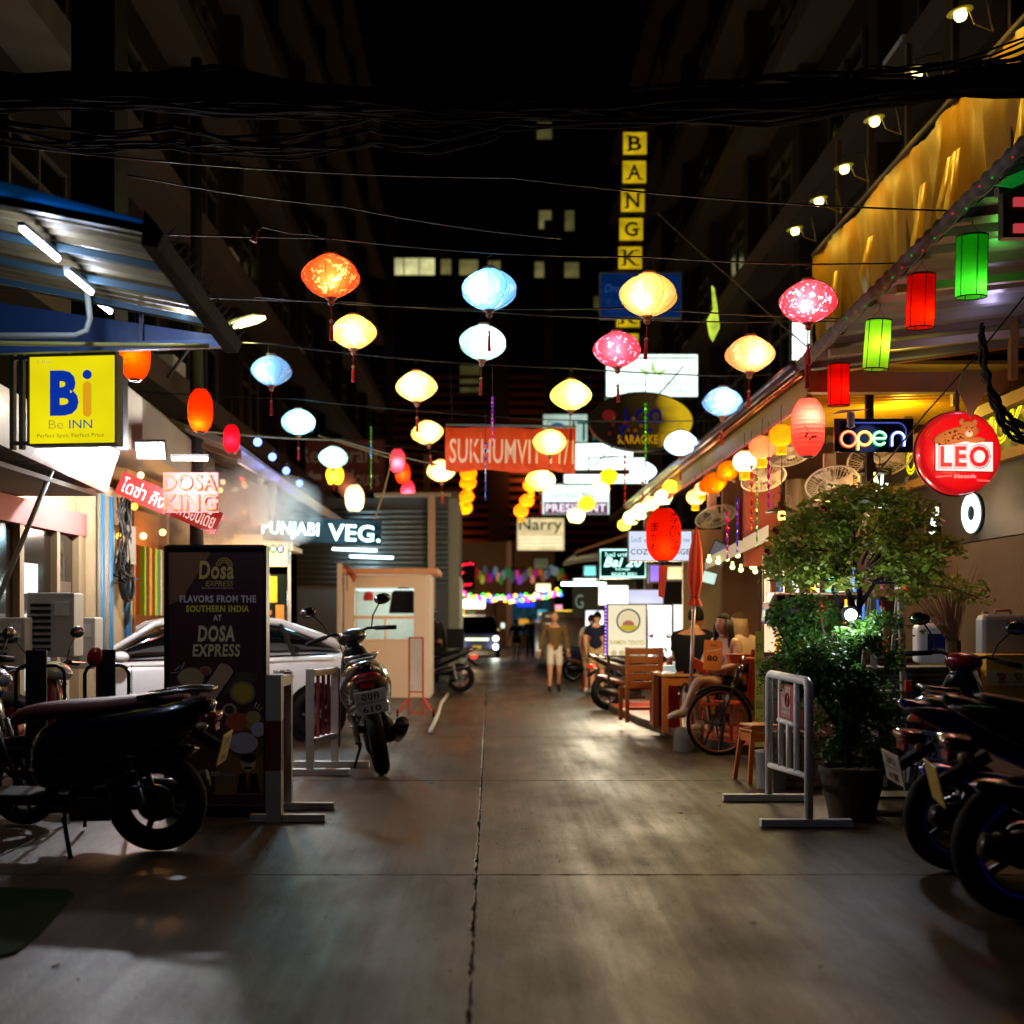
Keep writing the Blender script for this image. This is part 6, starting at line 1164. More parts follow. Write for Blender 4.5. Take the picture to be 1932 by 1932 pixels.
    _garb[id(o)] = (Jn, [('shirt', M(top, .85, 0, .15, .4, 14), g1, .013), ('shorts' if legs != 'long' else 'trousers', M(bottom, .85, 0, .15, .4, 14), g2, .017 if sleeve != 'long' else .010)])
    for sd in 'LR':
        a, b_ = Vector(Jn['an'+sd]), Vector(Jn['to'+sd]); d = (b_-a); MB().tube([a+Vector((0, .035, -.02))+d*-.1, a+Vector((0, 0, -.02))+d*.1, a.lerp(b_, .6), b_+d*.25], [.038, .048, .045, .03], 10).tube([a+Vector((0, 0, .05)), a+Vector((0, 0, -.03))], [.045, .05], 10).build('shoe', M(shoe, .6), r, smooth=True)
    return r
walk = dict(knL=(-.1, -.09, .5), anL=(-.11, -.1, .08), toL=(-.12, -.27, .05), knR=(.1, -.02, .49), anR=(.11, .2, .14), toR=(.11, .08, .04), wrL=(-.31, .0, .9), haL=(-.33, -.02, .83), elbL=(-.28, .05, 1.13), wrR=(.29, -.12, .9), haR=(.3, -.15, .83), elbR=(.27, -.0, 1.13))
person('bald man in olive long-sleeved top and white shorts walking up the lane', G(1046, 1305), 2, 1.66, walk, '#c08a68', '#5c4418', '#c8bfb0', 'long', 'short', None, 0, '#1c1a18', (12, 0, 0), True)
person('man with dark hair in dark polo and khaki shorts standing left of the noodle board', G(1127, 1311), 160, 1.66, {}, '#a87858', '#0e1020', '#8a7248', 'short', 'short', '#0c0a0a', 0, '#b0a8a0', (8, 0, 0), False)
person('person in pale shirt half hidden behind the man in the dark polo', G(1116, 1309), 150, 1.6, {}, '#a87858', '#b8a898', '#b89870', 'short', 'short', '#1a1210', 0, '#a8a098', (0, 0, 0), False)
person('small figure in dark top and shorts walking in the distance right of the brown column', G(974, 1246), 4, 1.5, walk, '#a06a48', '#1e1c14', '#12140e', 'short', 'mini', '#1a100c', 0, '#302820', (0, 0, 0), False)
person('distant figure in black clothes beside the small one in the lane', G(1000, 1240), -10, 1.6, {}, '#8a5c40', '#0c0c10', '#0e0e12', 'long', 'long', '#0a0a0a', 0, '#101010', (0, 0, 0), False)
person('person in navy t-shirt standing right behind the noodle board', G(1229, 1300), 0, 1.62, {}, '#9a6a48', '#10183a', '#1a1a20', 'short', 'long', '#100c0a', 0, '#222222', (0, 0, 0), False)
ride = dict(pelvis=(0, .1, .86), spine=(0, .06, 1.02), chest=(0, -.02, 1.2), neck=(0, -.08, 1.36), skull=(0, -.1, 1.45), shoL=(-.18, -.03, 1.3), shoR=(.18, -.03, 1.3), elbL=(-.26, -.22, 1.1), elbR=(.26, -.22, 1.1), wrL=(-.26, -.42, 1.04), haL=(-.26, -.48, 1.03), wrR=(.26, -.42, 1.04), haR=(.26, -.48, 1.03), hipL=(-.1, .06, .82), hipR=(.1, .06, .82), knL=(-.2, -.34, .72), knR=(.2, -.34, .72), anL=(-.2, -.22, .3), anR=(.2, -.22, .3), toL=(-.2, -.4, .24), toR=(.2, -.4, .24))
pr_ = person('rider in dark clothes and open helmet sitting on the delivery motorbike', (rd.location.x+.12, rd.location.y-.02, 0), -102, 1.86, ride, '#7a4c34', '#14120f', '#14140f', 'long', 'long', None, 0, '#15120f', (0, 0, 0), False)
hm = tag(MB().ell((0, 0, 0), (.14, .15, .14), 18, 12).build('helmet', M('#141c30', .15, coat=1), loc=Vector(pr_.location)+Vector((-.13, .0, 1.63)), smooth=True), 'dark glossy open helmet on the head of the motorbike rider', 'helmet')
tag(MB().box((0, 0, .2), (.34, .4, .4)).box((0, -.205, .2), (.28, .012, .3)).build('delivery_box', M('#0f100e', .6), loc=(rd.location.x+.5, rd.location.y+.05, .9), bevel=.03), 'black insulated delivery box on the tail of the motorbike', 'box')
# woman seated on orange chair, legs crossed, facing camera-left
sit = dict(pelvis=(0, .0, .56), spine=(0, .03, .74), chest=(0, .03, .92), neck=(0, .0, 1.09), skull=(0, -.02, 1.17), shoL=(-.165, .02, 1.02), shoR=(.165, .02, 1.02), elbL=(-.2, -.12, .8), elbR=(.22, -.05, .78), wrL=(-.06, -.3, .72), haL=(.0, -.36, .73), wrR=(.02, -.28, .7), haR=(-.06, -.32, .71),
           hipL=(-.09, -.04, .54), hipR=(.09, -.04, .54), knL=(-.1, -.48, .5), anL=(-.06, -.42, .1), toL=(-.08, -.58, .05), knR=(-.03, -.5, .62), anR=(-.13, -.62, .26), toR=(-.17, -.8, .22))
wm = person('seated woman with brown hair, crossed legs and white sneakers behind the orange menu card', (P(1368, 0, 13.45).x, 13.5, .2), -44, 1.74, sit, '#b08c74', '#a89ac0', '#1c1412', 'none', 'mini', '#1e120e', .2, '#c8b8b0', (-6, 4, -8), True)
mn = T('menu_card', 'orange menu card printed 80 held up by the seated woman', 'menu', P(1345, 1236, 12.95), 0, rot=(R(-8), R(4), 0)); mn.scale = (.85, 1, .9); MB().box((0, 0, 0), (S(41, 13), .006, S(62, 13))).build('card', M('#d8701c', .5, 0, .06, 0, em='#e07a20', es=.06), mn)
txt('80', (-.075, -.075, .06, -.005), M('#20140c', .6), mn, y=-.006, offset=.02); txt('2020', (-.04, .11, .04, .135), M('#20140c', .6), mn, y=-.006); MB().prism([(-.09, .04), (.1, .09), (.1, .075), (-.09, .03)], -.006, -.0045).build('print', M('#e8c0a0', .6), mn)
# chair under her, tray
def tray(label, px, py, Y, rz):
    r = T('plastic_basket', label, 'basket', P(px, py, Y), 0, rot=(0, rz, 0)); r.scale = (.72,)*3; mb = MB(); mb.loft([[(-.13, -.09, -.07), (.13, -.09, -.07), (.13, .09, -.07), (-.13, .09, -.07)], [(-.17, -.13, .07), (.17, -.13, .07), (.17, .13, .07), (-.17, .13, .07)]], False); mb.box((0, 0, -.065), (.26, .18, .006)).build('tub', M('#c8440e', .45, em='#d04a10', es=.04), r, solid=.006)
    MB().tube([(-.17, -.13, .07), (.17, -.13, .07), (.17, .13, .07), (-.17, .13, .07)], .008, 6, True).build('rim', M('#d05018', .4), r)
tray('orange plastic basket mounted before the handlebar of the bicycle', 1393, 1243, 12.95, 0); tray('orange plastic basket tilted beside the knee of the seated woman', 1322, 1258, 13.3, .5)
back = dict(pelvis=(0, 0, .56), spine=(0, .0, .74), chest=(0, -.04, .94), neck=(0, -.09, 1.12), skull=(0, -.13, 1.2), shoL=(-.19, -.04, 1.05), shoR=(.19, -.04, 1.05), elbL=(-.25, -.18, .82), elbR=(.25, -.18, .82), wrL=(-.14, -.4, .76), haL=(-.12, -.46, .77), wrR=(.14, -.4, .76), haR=(.12, -.46, .77), hipL=(-.1, -.05, .54), hipR=(.1, -.05, .54), knL=(-.13, -.47, .53), anL=(-.13, -.44, .1), toL=(-.14, -.6, .04), knR=(.13, -.47, .53), anR=(.13, -.44, .1), toR=(.14, -.6, .04))
person('heavy-set person in black t-shirt seated with back turned beside the menu woman', (P(1308, 0, 14.4).x, 14.5, .1), 150, 1.95, back, '#a06a48', '#0c0a0a', '#0c0c0e', 'short', 'long', '#0c0908', 0, '#181818', (-10, 0, 10), False)
person('woman with long blond-brown hair and black top seated with back turned', (P(1412, 0, 14).x, 14.1, .18), 215, 1.75, back, '#a08068', '#0c0c10', '#141418', 'none', 'mini', '#2c1c12', .34, '#282828', (-8, 0, 0), False)
# ================================================================= RIGHT SIDE
# golden tarpaulin + lamps above it
tp = T('tarpaulin', 'crumpled golden tarpaulin screen hung along the upper right facade', 'tarpaulin', (4.9, 11, 0)); rr = random.Random(3)
mb = MB(); ny, nz_ = 90, 26; Y0, Y1 = 9.8, 17.7; vs = []; fs = []
from mathutils import noise as NZ
for i in range(ny+1):
    y = Y0+(Y1-Y0)*i/ny
    for j in range(nz_+1):
        t = j/nz_; zt = 6.98+.05*math.sin(y*2.3); zb = 4.6+.25*NZ.noise(Vector((y*.8, 0, 0))); z = zt+(zb-zt)*t
        f = .26*NZ.noise(Vector((y*1.7, t*.7, 1)))+.24*abs(NZ.noise(Vector((y*3.6, t*.9, 5))))*1.4+.10*NZ.noise(Vector((y*8, t*1.6, 9)))
        vs.append((f*(.25+t*.9), y-11, z))
n = nz_+1
for i in range(ny):
    for j in range(nz_): fs.append((i*n+j, i*n+j+1, (i+1)*n+j+1, (i+1)*n+j))
mb.add(vs, fs); MB.fixn = False
o = mb.build('sheet', M('#8a660e', .5, 0, .35, .3, 5), tp, smooth=True); MB.fixn = True
for k in range(7):
    y = rr.uniform(-.8, 6.2); L_ = rr.uniform(.6, 1.5); z = 6.3; MB().loft([[(-.12, y, z), (-.14, y+.12, z), (-.13, y+.12, z), (-.11, y, z)], [(-.16, y+.05, z-L_*.6), (-.2, y+.3, z-L_*.6), (-.19, y+.3, z-L_*.6), (-.15, y+.05, z-L_*.6)], [(-.1, y+.12, z-L_), (-.12, y+.34, z-L_), (-.11, y+.34, z-L_), (-.09, y+.12, z-L_)]]).build('loose_fold', M('#b8860e', .35, 0, .2, .1, 3), tp, smooth=True)
MB().cyl((0, -1.2, 7.02), (0, 6.7, 7.02), .035, n=8).build('rail', M('#3a3020', .5), tp)
for y in (-1.2, .2, 1.6, 3.0, 4.4, 5.8): MB().box((.12, y, 6.1), (.07, .07, 4.6)).build('post', M('#5a4420', .6), tp)
LX = [(1500, 435), (1545, 379), (1593, 318), (1650, 228), (1730, 135), (1812, 27)]
nmz = ['farthest and lowest', 'second lowest', 'third', 'fourth', 'second highest', 'highest and nearest']
for k, (px, py) in enumerate(LX):
    Y = 4.5*F/(px-CX); q = P(px, py, Y); r = T('sign_lamp', 'yellow reflector lamp on an arm above the golden tarpaulin, %s of six' % nmz[k], 'lamp', q, 0, 'reflector lamps above the tarpaulin', rot=(0, R(-10), 0)); r.scale = (.72,)*3
    MB().lathe([(.04, .07), (.1, .055), (.165, .04), (.17, .03), (.1, .035), (.001, .04)], 22).build('reflector', M('#7a6a20', .4, .3, em='#c8b020', es=.25), r, smooth=True)
    MB().lathe([(.075, .035), (.085, -.03), (.06, -.075), (.001, -.085)], 18).build('bulb_glass', E('#fff090', 7), r, smooth=True)
    MB().tube([(0, 0, .07), (.01, 0, .16), (.2, 0, .2), (.38, 0, .2)], .014, 6).cyl((.39, 0, -.3), (.39, 0, .22), .02, n=6).build('arm', M('#5a4a20', .5), r); MB().tube([(.12, 0, .03), (.16, .0, -.16), (.36, 0, -.28)], .008, 5).build('cable', M('#8a7420', .5), r)
    lamp((0, 0, -.14), 30, '#ffcc40', .06, r, 'SPOT', rot=(0, R(5), 0), spot=165)
# street-side lower awning (x = 3.07) with conduit pipe, beam
ra = T('restaurant_awning', 'long eave with ochre beam and conduit pipes running along the right side of the lane', 'awning', (0, 0, 0))
MB().box((3.2, 18.9, 3.86), (.05, 14.4, .34)).build('beam', M('#7c661c', .6, 0, .2, .2, 2), ra)
MB().cyl((3.03, 11.6, 4.02), (3.03, 26, 4.02), .06, n=12).build('pipe', M('#54525c', .3, .6), ra, smooth=True); MB().cyl((3.1, 11.6, 3.95), (3.1, 26, 3.95), .035, n=10).build('pipe', M('#a8643a', .25, .7), ra, smooth=True)
MB().box((3.16, 18.9, 3.66), (.03, 14.4, .03)).build('trim', M('#a84a3a', .5), ra)
MB().loft([[(3.15, 11.7, 4.08), (6.2, 11.7, 4.5), (6.2, 11.7, 4.54), (3.15, 11.7, 4.12)], [(3.15, 26, 4.08), (6.2, 26, 4.5), (6.2, 26, 4.54), (3.15, 26, 4.12)]]).build('roof_sheet', M('#3a2c20', .7), ra)
s0 = None
for k in range(30):
    if s0 is None: s0 = MB().bar((3.25, 0, 4.0), (6.1, 0, 4.38), .16, .03).build('ceiling_slat', M('#8a5c2c', .6), ra)
    else: s0 = s0.copy(); COL.objects.link(s0)
    s0.location = (0, 11.9+k*.27, 0)
MB().box((3.25, 24.0, 1.95), (.16, .16, 3.9)).build('post', M('#4e2a1a', .6), ra)
ft = T('front_awning', 'sloping front awning on the right with a wrapped truss edge and purple-lit sheet', 'awning', (0, 0, 0))
a_, b_ = Vector((3.07, 11.7, 4.0)), Vector((3.74, 7.6, 4.85)); pts = [a_.lerp(b_, i/90) for i in range(91)]
MB().tube(pts, [.055+.012*math.sin(i*2.2) for i in range(91)], 10).build('hose_wrap', M('#4a4644', .7, 0, .3, .4, 30), ft, smooth=True)
mb = MB(); rings = []
for i in range(61):
    q = a_.lerp(b_, i/60); zz = .04*(1 if (i//2) % 2 else 0); rings.append([(q.x+.08, q.y, q.z-.02+zz), (q.x+4, q.y+.3, q.z+.5+zz), (q.x+4, q.y+.3, q.z+.52+zz), (q.x+.08, q.y, q.z+zz)])
mb.loft(rings).build('roof_sheet', M('#5c5e60', .4, .2, .2, .1, 3), ft)
for t_ in (.15, .45, .8): q = a_.lerp(b_, t_); MB().bar((q.x+.05, q.y, q.z-.1), (q.x+4, q.y+.3, q.z+.38), .07).build('rafter', M('#2c3428' if t_ > .5 else '#7c7468', .5), ft)
MB().tube([(q2.x-.04, q2.y, q2.z-.1+.03*math.sin(i*1.3)) for i, q2 in enumerate([a_.lerp(b_, i/40) for i in range(41)])], .005, 5).build('light_cord', WIRE, ft)
rr = random.Random(8)
for k in range(16):
    q = a_.lerp(b_, min(1, .3+k/22+rr.uniform(-.02, .02))); c = ['#20a028', '#c02020'][k % 2]; MB().ell((0, 0, 0), .009, 6, 5).build('bulb', E(c, 1.0), ft, loc=(q.x-.05, q.y, q.z-.08+rr.uniform(-.03, .05)))
lamp((4.6, 10.6, 4.3), 5, '#d8ccff', .1); lamp((4.2, 9.4, 4.4), 3, '#70ff60', .05)
gm = T('led_sign', 'dark box with red lit bars at the right edge above the green lantern', 'sign', P(1915, 404, 8.2)); MB().box((.12, .05, 0), (.4, .08, .32)).build('case', M('#0a0808', .5), gm)
for z in (.085, -.1): MB().box((.14, -.0, z), (.3, .03, .06)).build('light_bar', E('#c84048', .8), gm)
for k in range(5): tag(MB().loft([[(-.02, 0, -.02), (.1, 0, .03), (.1, .02, .03)], [(.12, .02, -.03), (.2, .03, .06), (.2, .05, .06)], [(.24, 0, .02), (.27, 0, .03), (.27, .02, .03)]]).build('garland_tuft', M('#28a030', .6, em='#20c040', es=.2), loc=P(1880+k*12, 345-k*8, 8.1+.1*k), smooth=True), ['lowest green leafy garland tuft on the corner of the right awning', 'second lowest green garland tuft on the right awning corner', 'middle green garland tuft of five on the right awning corner', 'second highest green garland tuft beside the red-barred box', 'highest green garland tuft at the right edge above the red-barred box'][k], 'garland', 'green garland tufts at the awning corner')
# beams of the dining room
dr = T('dining_shed', 'open timber restaurant shed under the right awning with a yellow-lit slatted ceiling', 'building', (0, 0, 0)); WB = M('#6e4a12', .6, 0, .3, .3, 4)
q0, q1 = P(1520, 723, 11.6), P(1900, 723, 11.6); MB().box(((q0.x+q1.x)/2, 11.6, q0.z), (q1.x-q0.x, .12, .2)).build('beam', WB, dr)
MB().box((P(1640, 0, 11.9).x, 11.9, 2.6), (.07, .07, 3)).build('post', M('#1c1814', .6), dr)
s0 = None
for k in range(15):
    if s0 is None: s0 = MB().bar((3.2, 12.2, 3.95), (7, 12.2, 4.05), .02, .15).build('ceiling_slat', M('#b08a1c', .55), dr)
    else: s0 = s0.copy(); COL.objects.link(s0)
    s0.location = (0, k*.17, 0)
MB().box((5.1, 14.5, 4.12), (3.8, 5.2, .04)).build('ceiling', M('#8a6c18', .6), dr)
lamp((4.6, 13.0, 3.75), 60, '#ffd040', .1); lamp((3.7, 13.6, 2.8), 50, '#ffcf9a', .15)
MB().box((5.4, 16.6, 2.0), (4.2, .1, 4)).build('back_wall', M('#5a3a26', .8), dr)
mb = MB(); rings = []
for i in range(41): x = 3.9+1.9*i/40; d = .06*math.sin(i*1.35)+.03*math.sin(i*3.1); rings.append([(x, 15.4+d, 3.35), (x, 15.4+d*1.3, 2.35), (x, 15.42+d*1.3, 2.35), (x, 15.42+d, 3.35)])
mb.loft(rings).build('curtain', M('#9a8682', .85), dr, smooth=True)
MB().box((P(1437, 0, 15).x, 15.0, 2.8), (.45, .12, 1.25)).build('panel', M('#7e2c1c', .7), dr)
# right wall with neon board
rw = T('side_wall', 'brown rendered side wall with a dark board on the right behind the broom and jerrycans', 'wall', (0, 0, 0))
MB().box((5.2, 11.6, 1.15), (.3, 7.0, 2.3)).build('wall', M('#3e2e1e', .9, 0, .3, .4, 3), rw); MB().box((5.25, 11.6, 2.75), (.25, 7.0, .85)).build('board', M('#0e0d12', .4), rw)
MB().box((5.05, 11.6, 3.62), (.1, 7.2, .12)).build('beam', WB, rw); MB().box((5.05, 11.6, 3.1), (.1, 7.2, .1)).build('beam', WB, rw); MB().box((5.1, 11.6, 3.36), (.06, 7.0, .4)).build('board', M('#181412', .5), rw)
kr = T('neon_sign', 'yellow outlined neon words ORANGE WOK on the dark board behind the round red sign', 'sign', (5.04, 12.5, 3.37), R(-90)); YN = E('#f0e800', 2.2)
txt('ORANGE WOK', (-1.55, -.15, 1.55, .15), YN, kr, y=-.03, offset=.03); txt('ORANGE WOK', (-1.53, -.13, 1.53, .13), M('#6a5c00', .5), kr, y=-.034, offset=-.015); lamp((0, -.3, 0), 5, '#f0e020', .3, kr)
for lb_, px, py, w_, h_, Y in (('white glowing oval light with a dark hole on the dark right wall', 1832, 968, 26, 68, 11.0),):
    r = T('oval_light', lb_, 'light', P(px, py, Y), R(-50)); MB().torus((0, 0, 0), S(13, Y), .03, 'Y', 28, 8).build('tube', E('#d8fff4', 2.6), r, smooth=True); r.scale = (1, 1, 2.0); MB().cyl((0, .02, 0), (0, .08, 0), S(20, Y), n=28).build('backing', M('#0e1018', .4), r)
for lb_, px, py, w_, h_, s_, c in (('white glowing light box strip behind the right side of the tree crown', 1762, 985, 22, 58, 'l', '#f0fff8'), ('white neon script letters behind the pendant lantern', 1655, 925, 44, 70, 'Ok', '#f0ffe8')):
    r = T('neon_sign', lb_, 'sign', P(px, py, 12.6)); W_, H_ = S(w_, 12.6), S(h_, 12.6); MB().box((0, .03, 0), (W_*1.3, .04, H_*1.2)).build('panel', M('#14100e', .5), r); txt(s_, (-W_/2, -H_/2, W_/2, H_/2), E(c, 2.6), r, y=0, offset=.04, shear=.2)
# OPEN neon sign
on = T('neon_sign', 'multicoloured neon open sign on a dark panel beside the round red sign', 'sign', P(1650, 821, 10.5)); wd, ht = S(150, 10.5), S(64, 10.5)
MB().box((0, .025, 0), (wd, .02, ht)).build('panel', M('#060710', .15, coat=.8), on, bevel=.004)
Wt = .0085; 
def arc(cx_, cz_, r_, a0, a1, n=18, sx=1.): return [(cx_+sx*r_*math.cos(R(a0+(a1-a0)*i/n)), -.012, cz_+r_*math.sin(R(a0+(a1-a0)*i/n))) for i in range(n+1)]
LT = [('#ff3a28', '#ff9060', [arc(-.235, -.035, .068, 0, 360)]), ('#ffb020', '#ffe070', [arc(-.09, -.03, .06, 180, -150), [(-.15, -.012, -.03), (-.15, -.012, -.135)]]), ('#20e870', '#b0ffd0', [[(-.005, -.012, -.03), (.095, -.012, -.03)]+arc(.045, -.03, .058, 0, 320)[1:]]), ('#4a70ff', '#c0d8ff', [[(.155, -.012, -.1), (.155, -.012, -.03)]+arc(.21, -.03, .055, 180, 0)+[(.265, -.012, -.1)]])]
for c, hi, paths in LT:
    for p_ in paths: MB().tube(p_, Wt, 8).build('neon_tube', E(hi, 3.2), on, smooth=True); MB().tube([(x, .006, z) for x, y, z in p_], Wt*1.9, 8).build('neon_halo', E(c, .9), on, smooth=True)
MB().tube([(-.21, -.01, .11), (.2, -.01, .11)]+arc(.2, .03, .08, 90, 0, 8)+[(.28, -.01, -.06)], .006, 6).build('outline_tube', E('#5a68d8', .7), on); lamp((0, -.2, 0), 1.2, '#8090ff', .15, on)
r = T('security_light', 'small white sensor lamp mounted over the left end of the neon panel', 'lamp', P(1605, 785, 10.3)); MB().loft([[(-.1, -.08, .04), (.14, -.08, .05), (.16, .08, .07), (-.14, .08, .03)], [(-.12, -.08, .035), (.12, -.08, .045), (.14, .08, .065), (-.16, .08, .025)]]).build('panel', M('#c8a8a0', .5), r); MB().lathe([(.001, .03), (.03, .03), (.036, .0), (.03, -.07), (.04, -.09), (.001, -.11)], 14).build('head', M('#8a94a0', .3), r, smooth=True)
# LEO sign
lo = T('round_sign', 'round red LEO light sign with a leopard above a white name panel', 'sign', P(1808, 855, 10.8)); rr0 = S(79, 10.8)
mr_ = M('#c80c16', .3, 0, .05, 0, 2, coat=.6, em='#d8101c', es=.42)
MB().lathe([(.001, -.075), (rr0*.86, -.07), (rr0*.95, -.055), (rr0, -.02), (rr0, .05), (rr0*.95, .08), (.001, .08)], 56).build('drum', mr_, lo, rot=(R(-90), 0, 0), smooth=True) if 0 else MB().add(*(lambda q: ([(x, z, y) for x, y, z in q.v], q.f))(MB().lathe([(.001, -.075), (rr0*.86, -.07), (rr0*.95, -.055), (rr0, -.02), (rr0, .05), (rr0*.95, .08), (.001, .08)], 56))).build('drum', mr_, lo, smooth=True)
MB().torus((0, .05, 0), rr0*1.005, .012, 'Y', 50, 6).build('rim', M('#5a0a0e', .4), lo)
MB().prism([(-.24, -.17), (.285, -.18), (.285, .09), (-.24, .10)], -.083, -.078).build('name_panel', M('#e8e4e8', .4, 0, .02, 0, em='#ffffff', es=.62), lo)
MB().prism([(-.247, -.177), (.292, -.187), (.292, .097), (-.247, .107)], -.0815, -.0785).build('name_border', M('#7a0810', .4, em='#8a0810', es=.2), lo)
for k_, (off, mt, yy) in enumerate(((.07, M('#2a4a90', .4, em='#3050a0', es=.3), -.0845), (.055, M('#f0f0f4', .4, em='#ffffff', es=.6), -.0855), (.03, M('#c01020', .4, em='#d01020', es=.45), -.087))): e_ = (2-k_)*.008; txt('LEO', (-.2-e_, -.14-e_, .25+e_, .055+e_), mt, lo, y=yy, offset=off, sp=1.2)
txt('น้ำโซดาตราลีโอ', (-.07, -.24, .13, -.205), M('#f0d8d8', .5, em='#ffffff', es=.5), lo, y=-.081)
for x0, x1 in ((-.24, -.09), (.14, .26)): MB().prism([(x0, -.22-.03*(x0 > 0)), (x1, -.21-.05*(x0 > 0)), (x1, -.225-.05*(x0 > 0)), (x0, -.24-.03*(x0 > 0))], -.08, -.077).build('ribbon', M('#e06868', .5, em='#e87070', es=.4), lo)
FURL = M('#a07838', .7, 0, .5, 0, 60, em='#b88a40', es=.28); FURD = M('#3a2410', .7)
leo = MB().ell((.0, -.082, .115), (.16, .012, .055), 18, 8, (0, -.25, 0)).ell((.08, -.088, .155), (.058, .016, .058), 18, 10).ell((.035, -.086, .21), (.018, .008, .022), 8, 6).ell((.125, -.086, .205), (.018, .008, .022), 8, 6).ell((.13, -.084, .085), (.07, .012, .02), 12, 6)
LSC = dict(loc=(-.05, 0, -.005)); leo.build('leopard', FURL, lo, smooth=True, **LSC).scale = (1.35, 1, 1.35); MB().ell((.08, -.103, .125), (.026, .006, .022), 10, 6).build('muzzle', M('#e8dcc0', .7, em='#f0e4c8', es=.35), lo, smooth=True, **LSC).scale = (1.35, 1, 1.35)
mb = MB(); rr = random.Random(2)
for k in range(46):
    x, z = rr.uniform(-.13, .1), 0; z = .115+(x*.25)+rr.uniform(-.035, .035); mb.ell((x, -.094, z), (.006, .003, .005), 6, 4)
for a, b_ in ((.062, .165), (.1, .165)): mb.ell((a, -.104, b_), (.007, .003, .005), 8, 6)
stuff(mb.ell((.081, -.109, .138), (.008, .003, .006), 8, 6).build('leopard_spots', FURD, lo, **LSC)).scale = (1.35, 1, 1.35)
MB().box((0, .03, rr0+.1), (.03, .03, .22)).build('hanger', M('#201818', .5), lo); lamp((0, -.6, 0), 26, '#ff9478', .3, lo)
tag(MB().loft([[(-.09, 0, .22), (.1, 0, .22), (.1, .01, .22), (-.09, .01, .22)], [(-.13, 0, .05), (.14, 0, .07), (.14, .01, .07), (-.13, .01, .05)], [(-.02, 0, -.2), (-.01, 0, -.2), (-.01, .01, -.2), (-.02, .01, -.2)]]).build('cloth_pennant', M('#5c564c', .8), loc=P(1835, 745, 10.3)), 'grey pointed cloth hanging above the round red sign', 'cloth')
# fans
def fan(label, px, py, w_, Y, tilt=55, rz=0):
    r = T('wall_fan', label, 'fan', P(px, py, Y), R(rz), 'ceiling-hung fans in the right restaurant'); Rr = S(w_, Y)/2; hd = bpy.data.objects.new('head', None)
    FM = M('#c0b49a', .5, 0, .1, 0); Mx = Euler((R(tilt), 0, 0)).to_matrix().to_4x4()
    def tr(mb): return MB().add(mb.v, mb.f, Mx)
    mb = MB()
    for k in range(36): a = 2*math.pi*k/36; mb.tube([(.06*math.cos(a), -.05, .06*math.sin(a)), (Rr*.6*math.cos(a), -.055, Rr*.6*math.sin(a)), (Rr*math.cos(a), 0, Rr*math.sin(a)), (Rr*.6*math.cos(a), .05, Rr*.6*math.sin(a))], .0035, 4)
    mb.torus((0, 0, 0), Rr, .01, 'Y', 36, 6).torus((0, -.055, 0), Rr*.6, .004, 'Y', 30, 4); tr(mb).build('cage', FM, r)
    for k in range(3): a = 2.1*k; tr(MB().loft([[(.04*math.cos(a), -.01, .04*math.sin(a)), (.05*math.cos(a+.6), .01, .05*math.sin(a+.6)), (.05*math.cos(a+.6), .014, .05*math.sin(a+.6)), (.04*math.cos(a), -.006, .04*math.sin(a))], [(Rr*.85*math.cos(a-.2), -.02, Rr*.85*math.sin(a-.2)), (Rr*.85*math.cos(a+.65), .025, Rr*.85*math.sin(a+.65)), (Rr*.85*math.cos(a+.65), .03, Rr*.85*math.sin(a+.65)), (Rr*.85*math.cos(a-.2), -.015, Rr*.85*math.sin(a-.2))]])).build('blade', M('#b8a890', .4), r)
    tr(MB().cyl((0, -.02, 0), (0, .14, 0), .06, .05, 16)).build('motor', FM, r, smooth=True)
    MB().box((0, .1, .2), (.13, .05, .26)).build('mount', FM, r, bevel=.01); return r
fan('beige fan hanging right below the neon open sign', 1660, 866, 118, 12.6, 60); fan('beige fan with a blue control light left of the pendant lanterns', 1570, 912, 98, 12.3, 55); fan('beige fan tilted behind the red globe lantern', 1492, 858, 82, 13.2, 65, 20); fan('beige fan below the pinkish white globe lantern', 1440, 902, 84, 13.4, 60, 10); fan('pale fan far back over the COZY MASSAGE box', 1350, 975, 76, 16, 60, 20)
for lb_, px, py, Y in (('black pendant lantern with amber bulb left of the tree top', 1475, 965, 12.4), ('black pendant lantern with amber bulb hanging between the neon words', 1645, 892, 12.2), ('black pendant lantern hidden in the tree top', 1558, 940, 12.8)):
    r = T('pendant_lantern', lb_, 'lantern', P(px, py, Y), 0, 'black pendant lanterns'); BM = M('#1a1210', .4, .4)
    MB().lathe([(.02, .12), (.05, .09), (.04, .06), (.16, .01), (.17, -.01), (.05, .0)], 20).build('lamp_shade', BM, r, smooth=True); MB().tube([(-.08, 0, .0), (-.085, 0, .16), (-.03, 0, .2), (.03, 0, .2), (.085, 0, .16), (.08, 0, 0)], .006, 5).cyl((0, 0, .2), (0, 0, .7), .006, n=5).build('hanger', BM, r); MB().lathe([(.035, 0), (.042, -.05), (.035, -.09), (.001, -.095)], 14).build('bulb', E('#ffc850', 5), r, smooth=True); lamp((0, 0, -.16), 9, '#ffb850', .04, r)
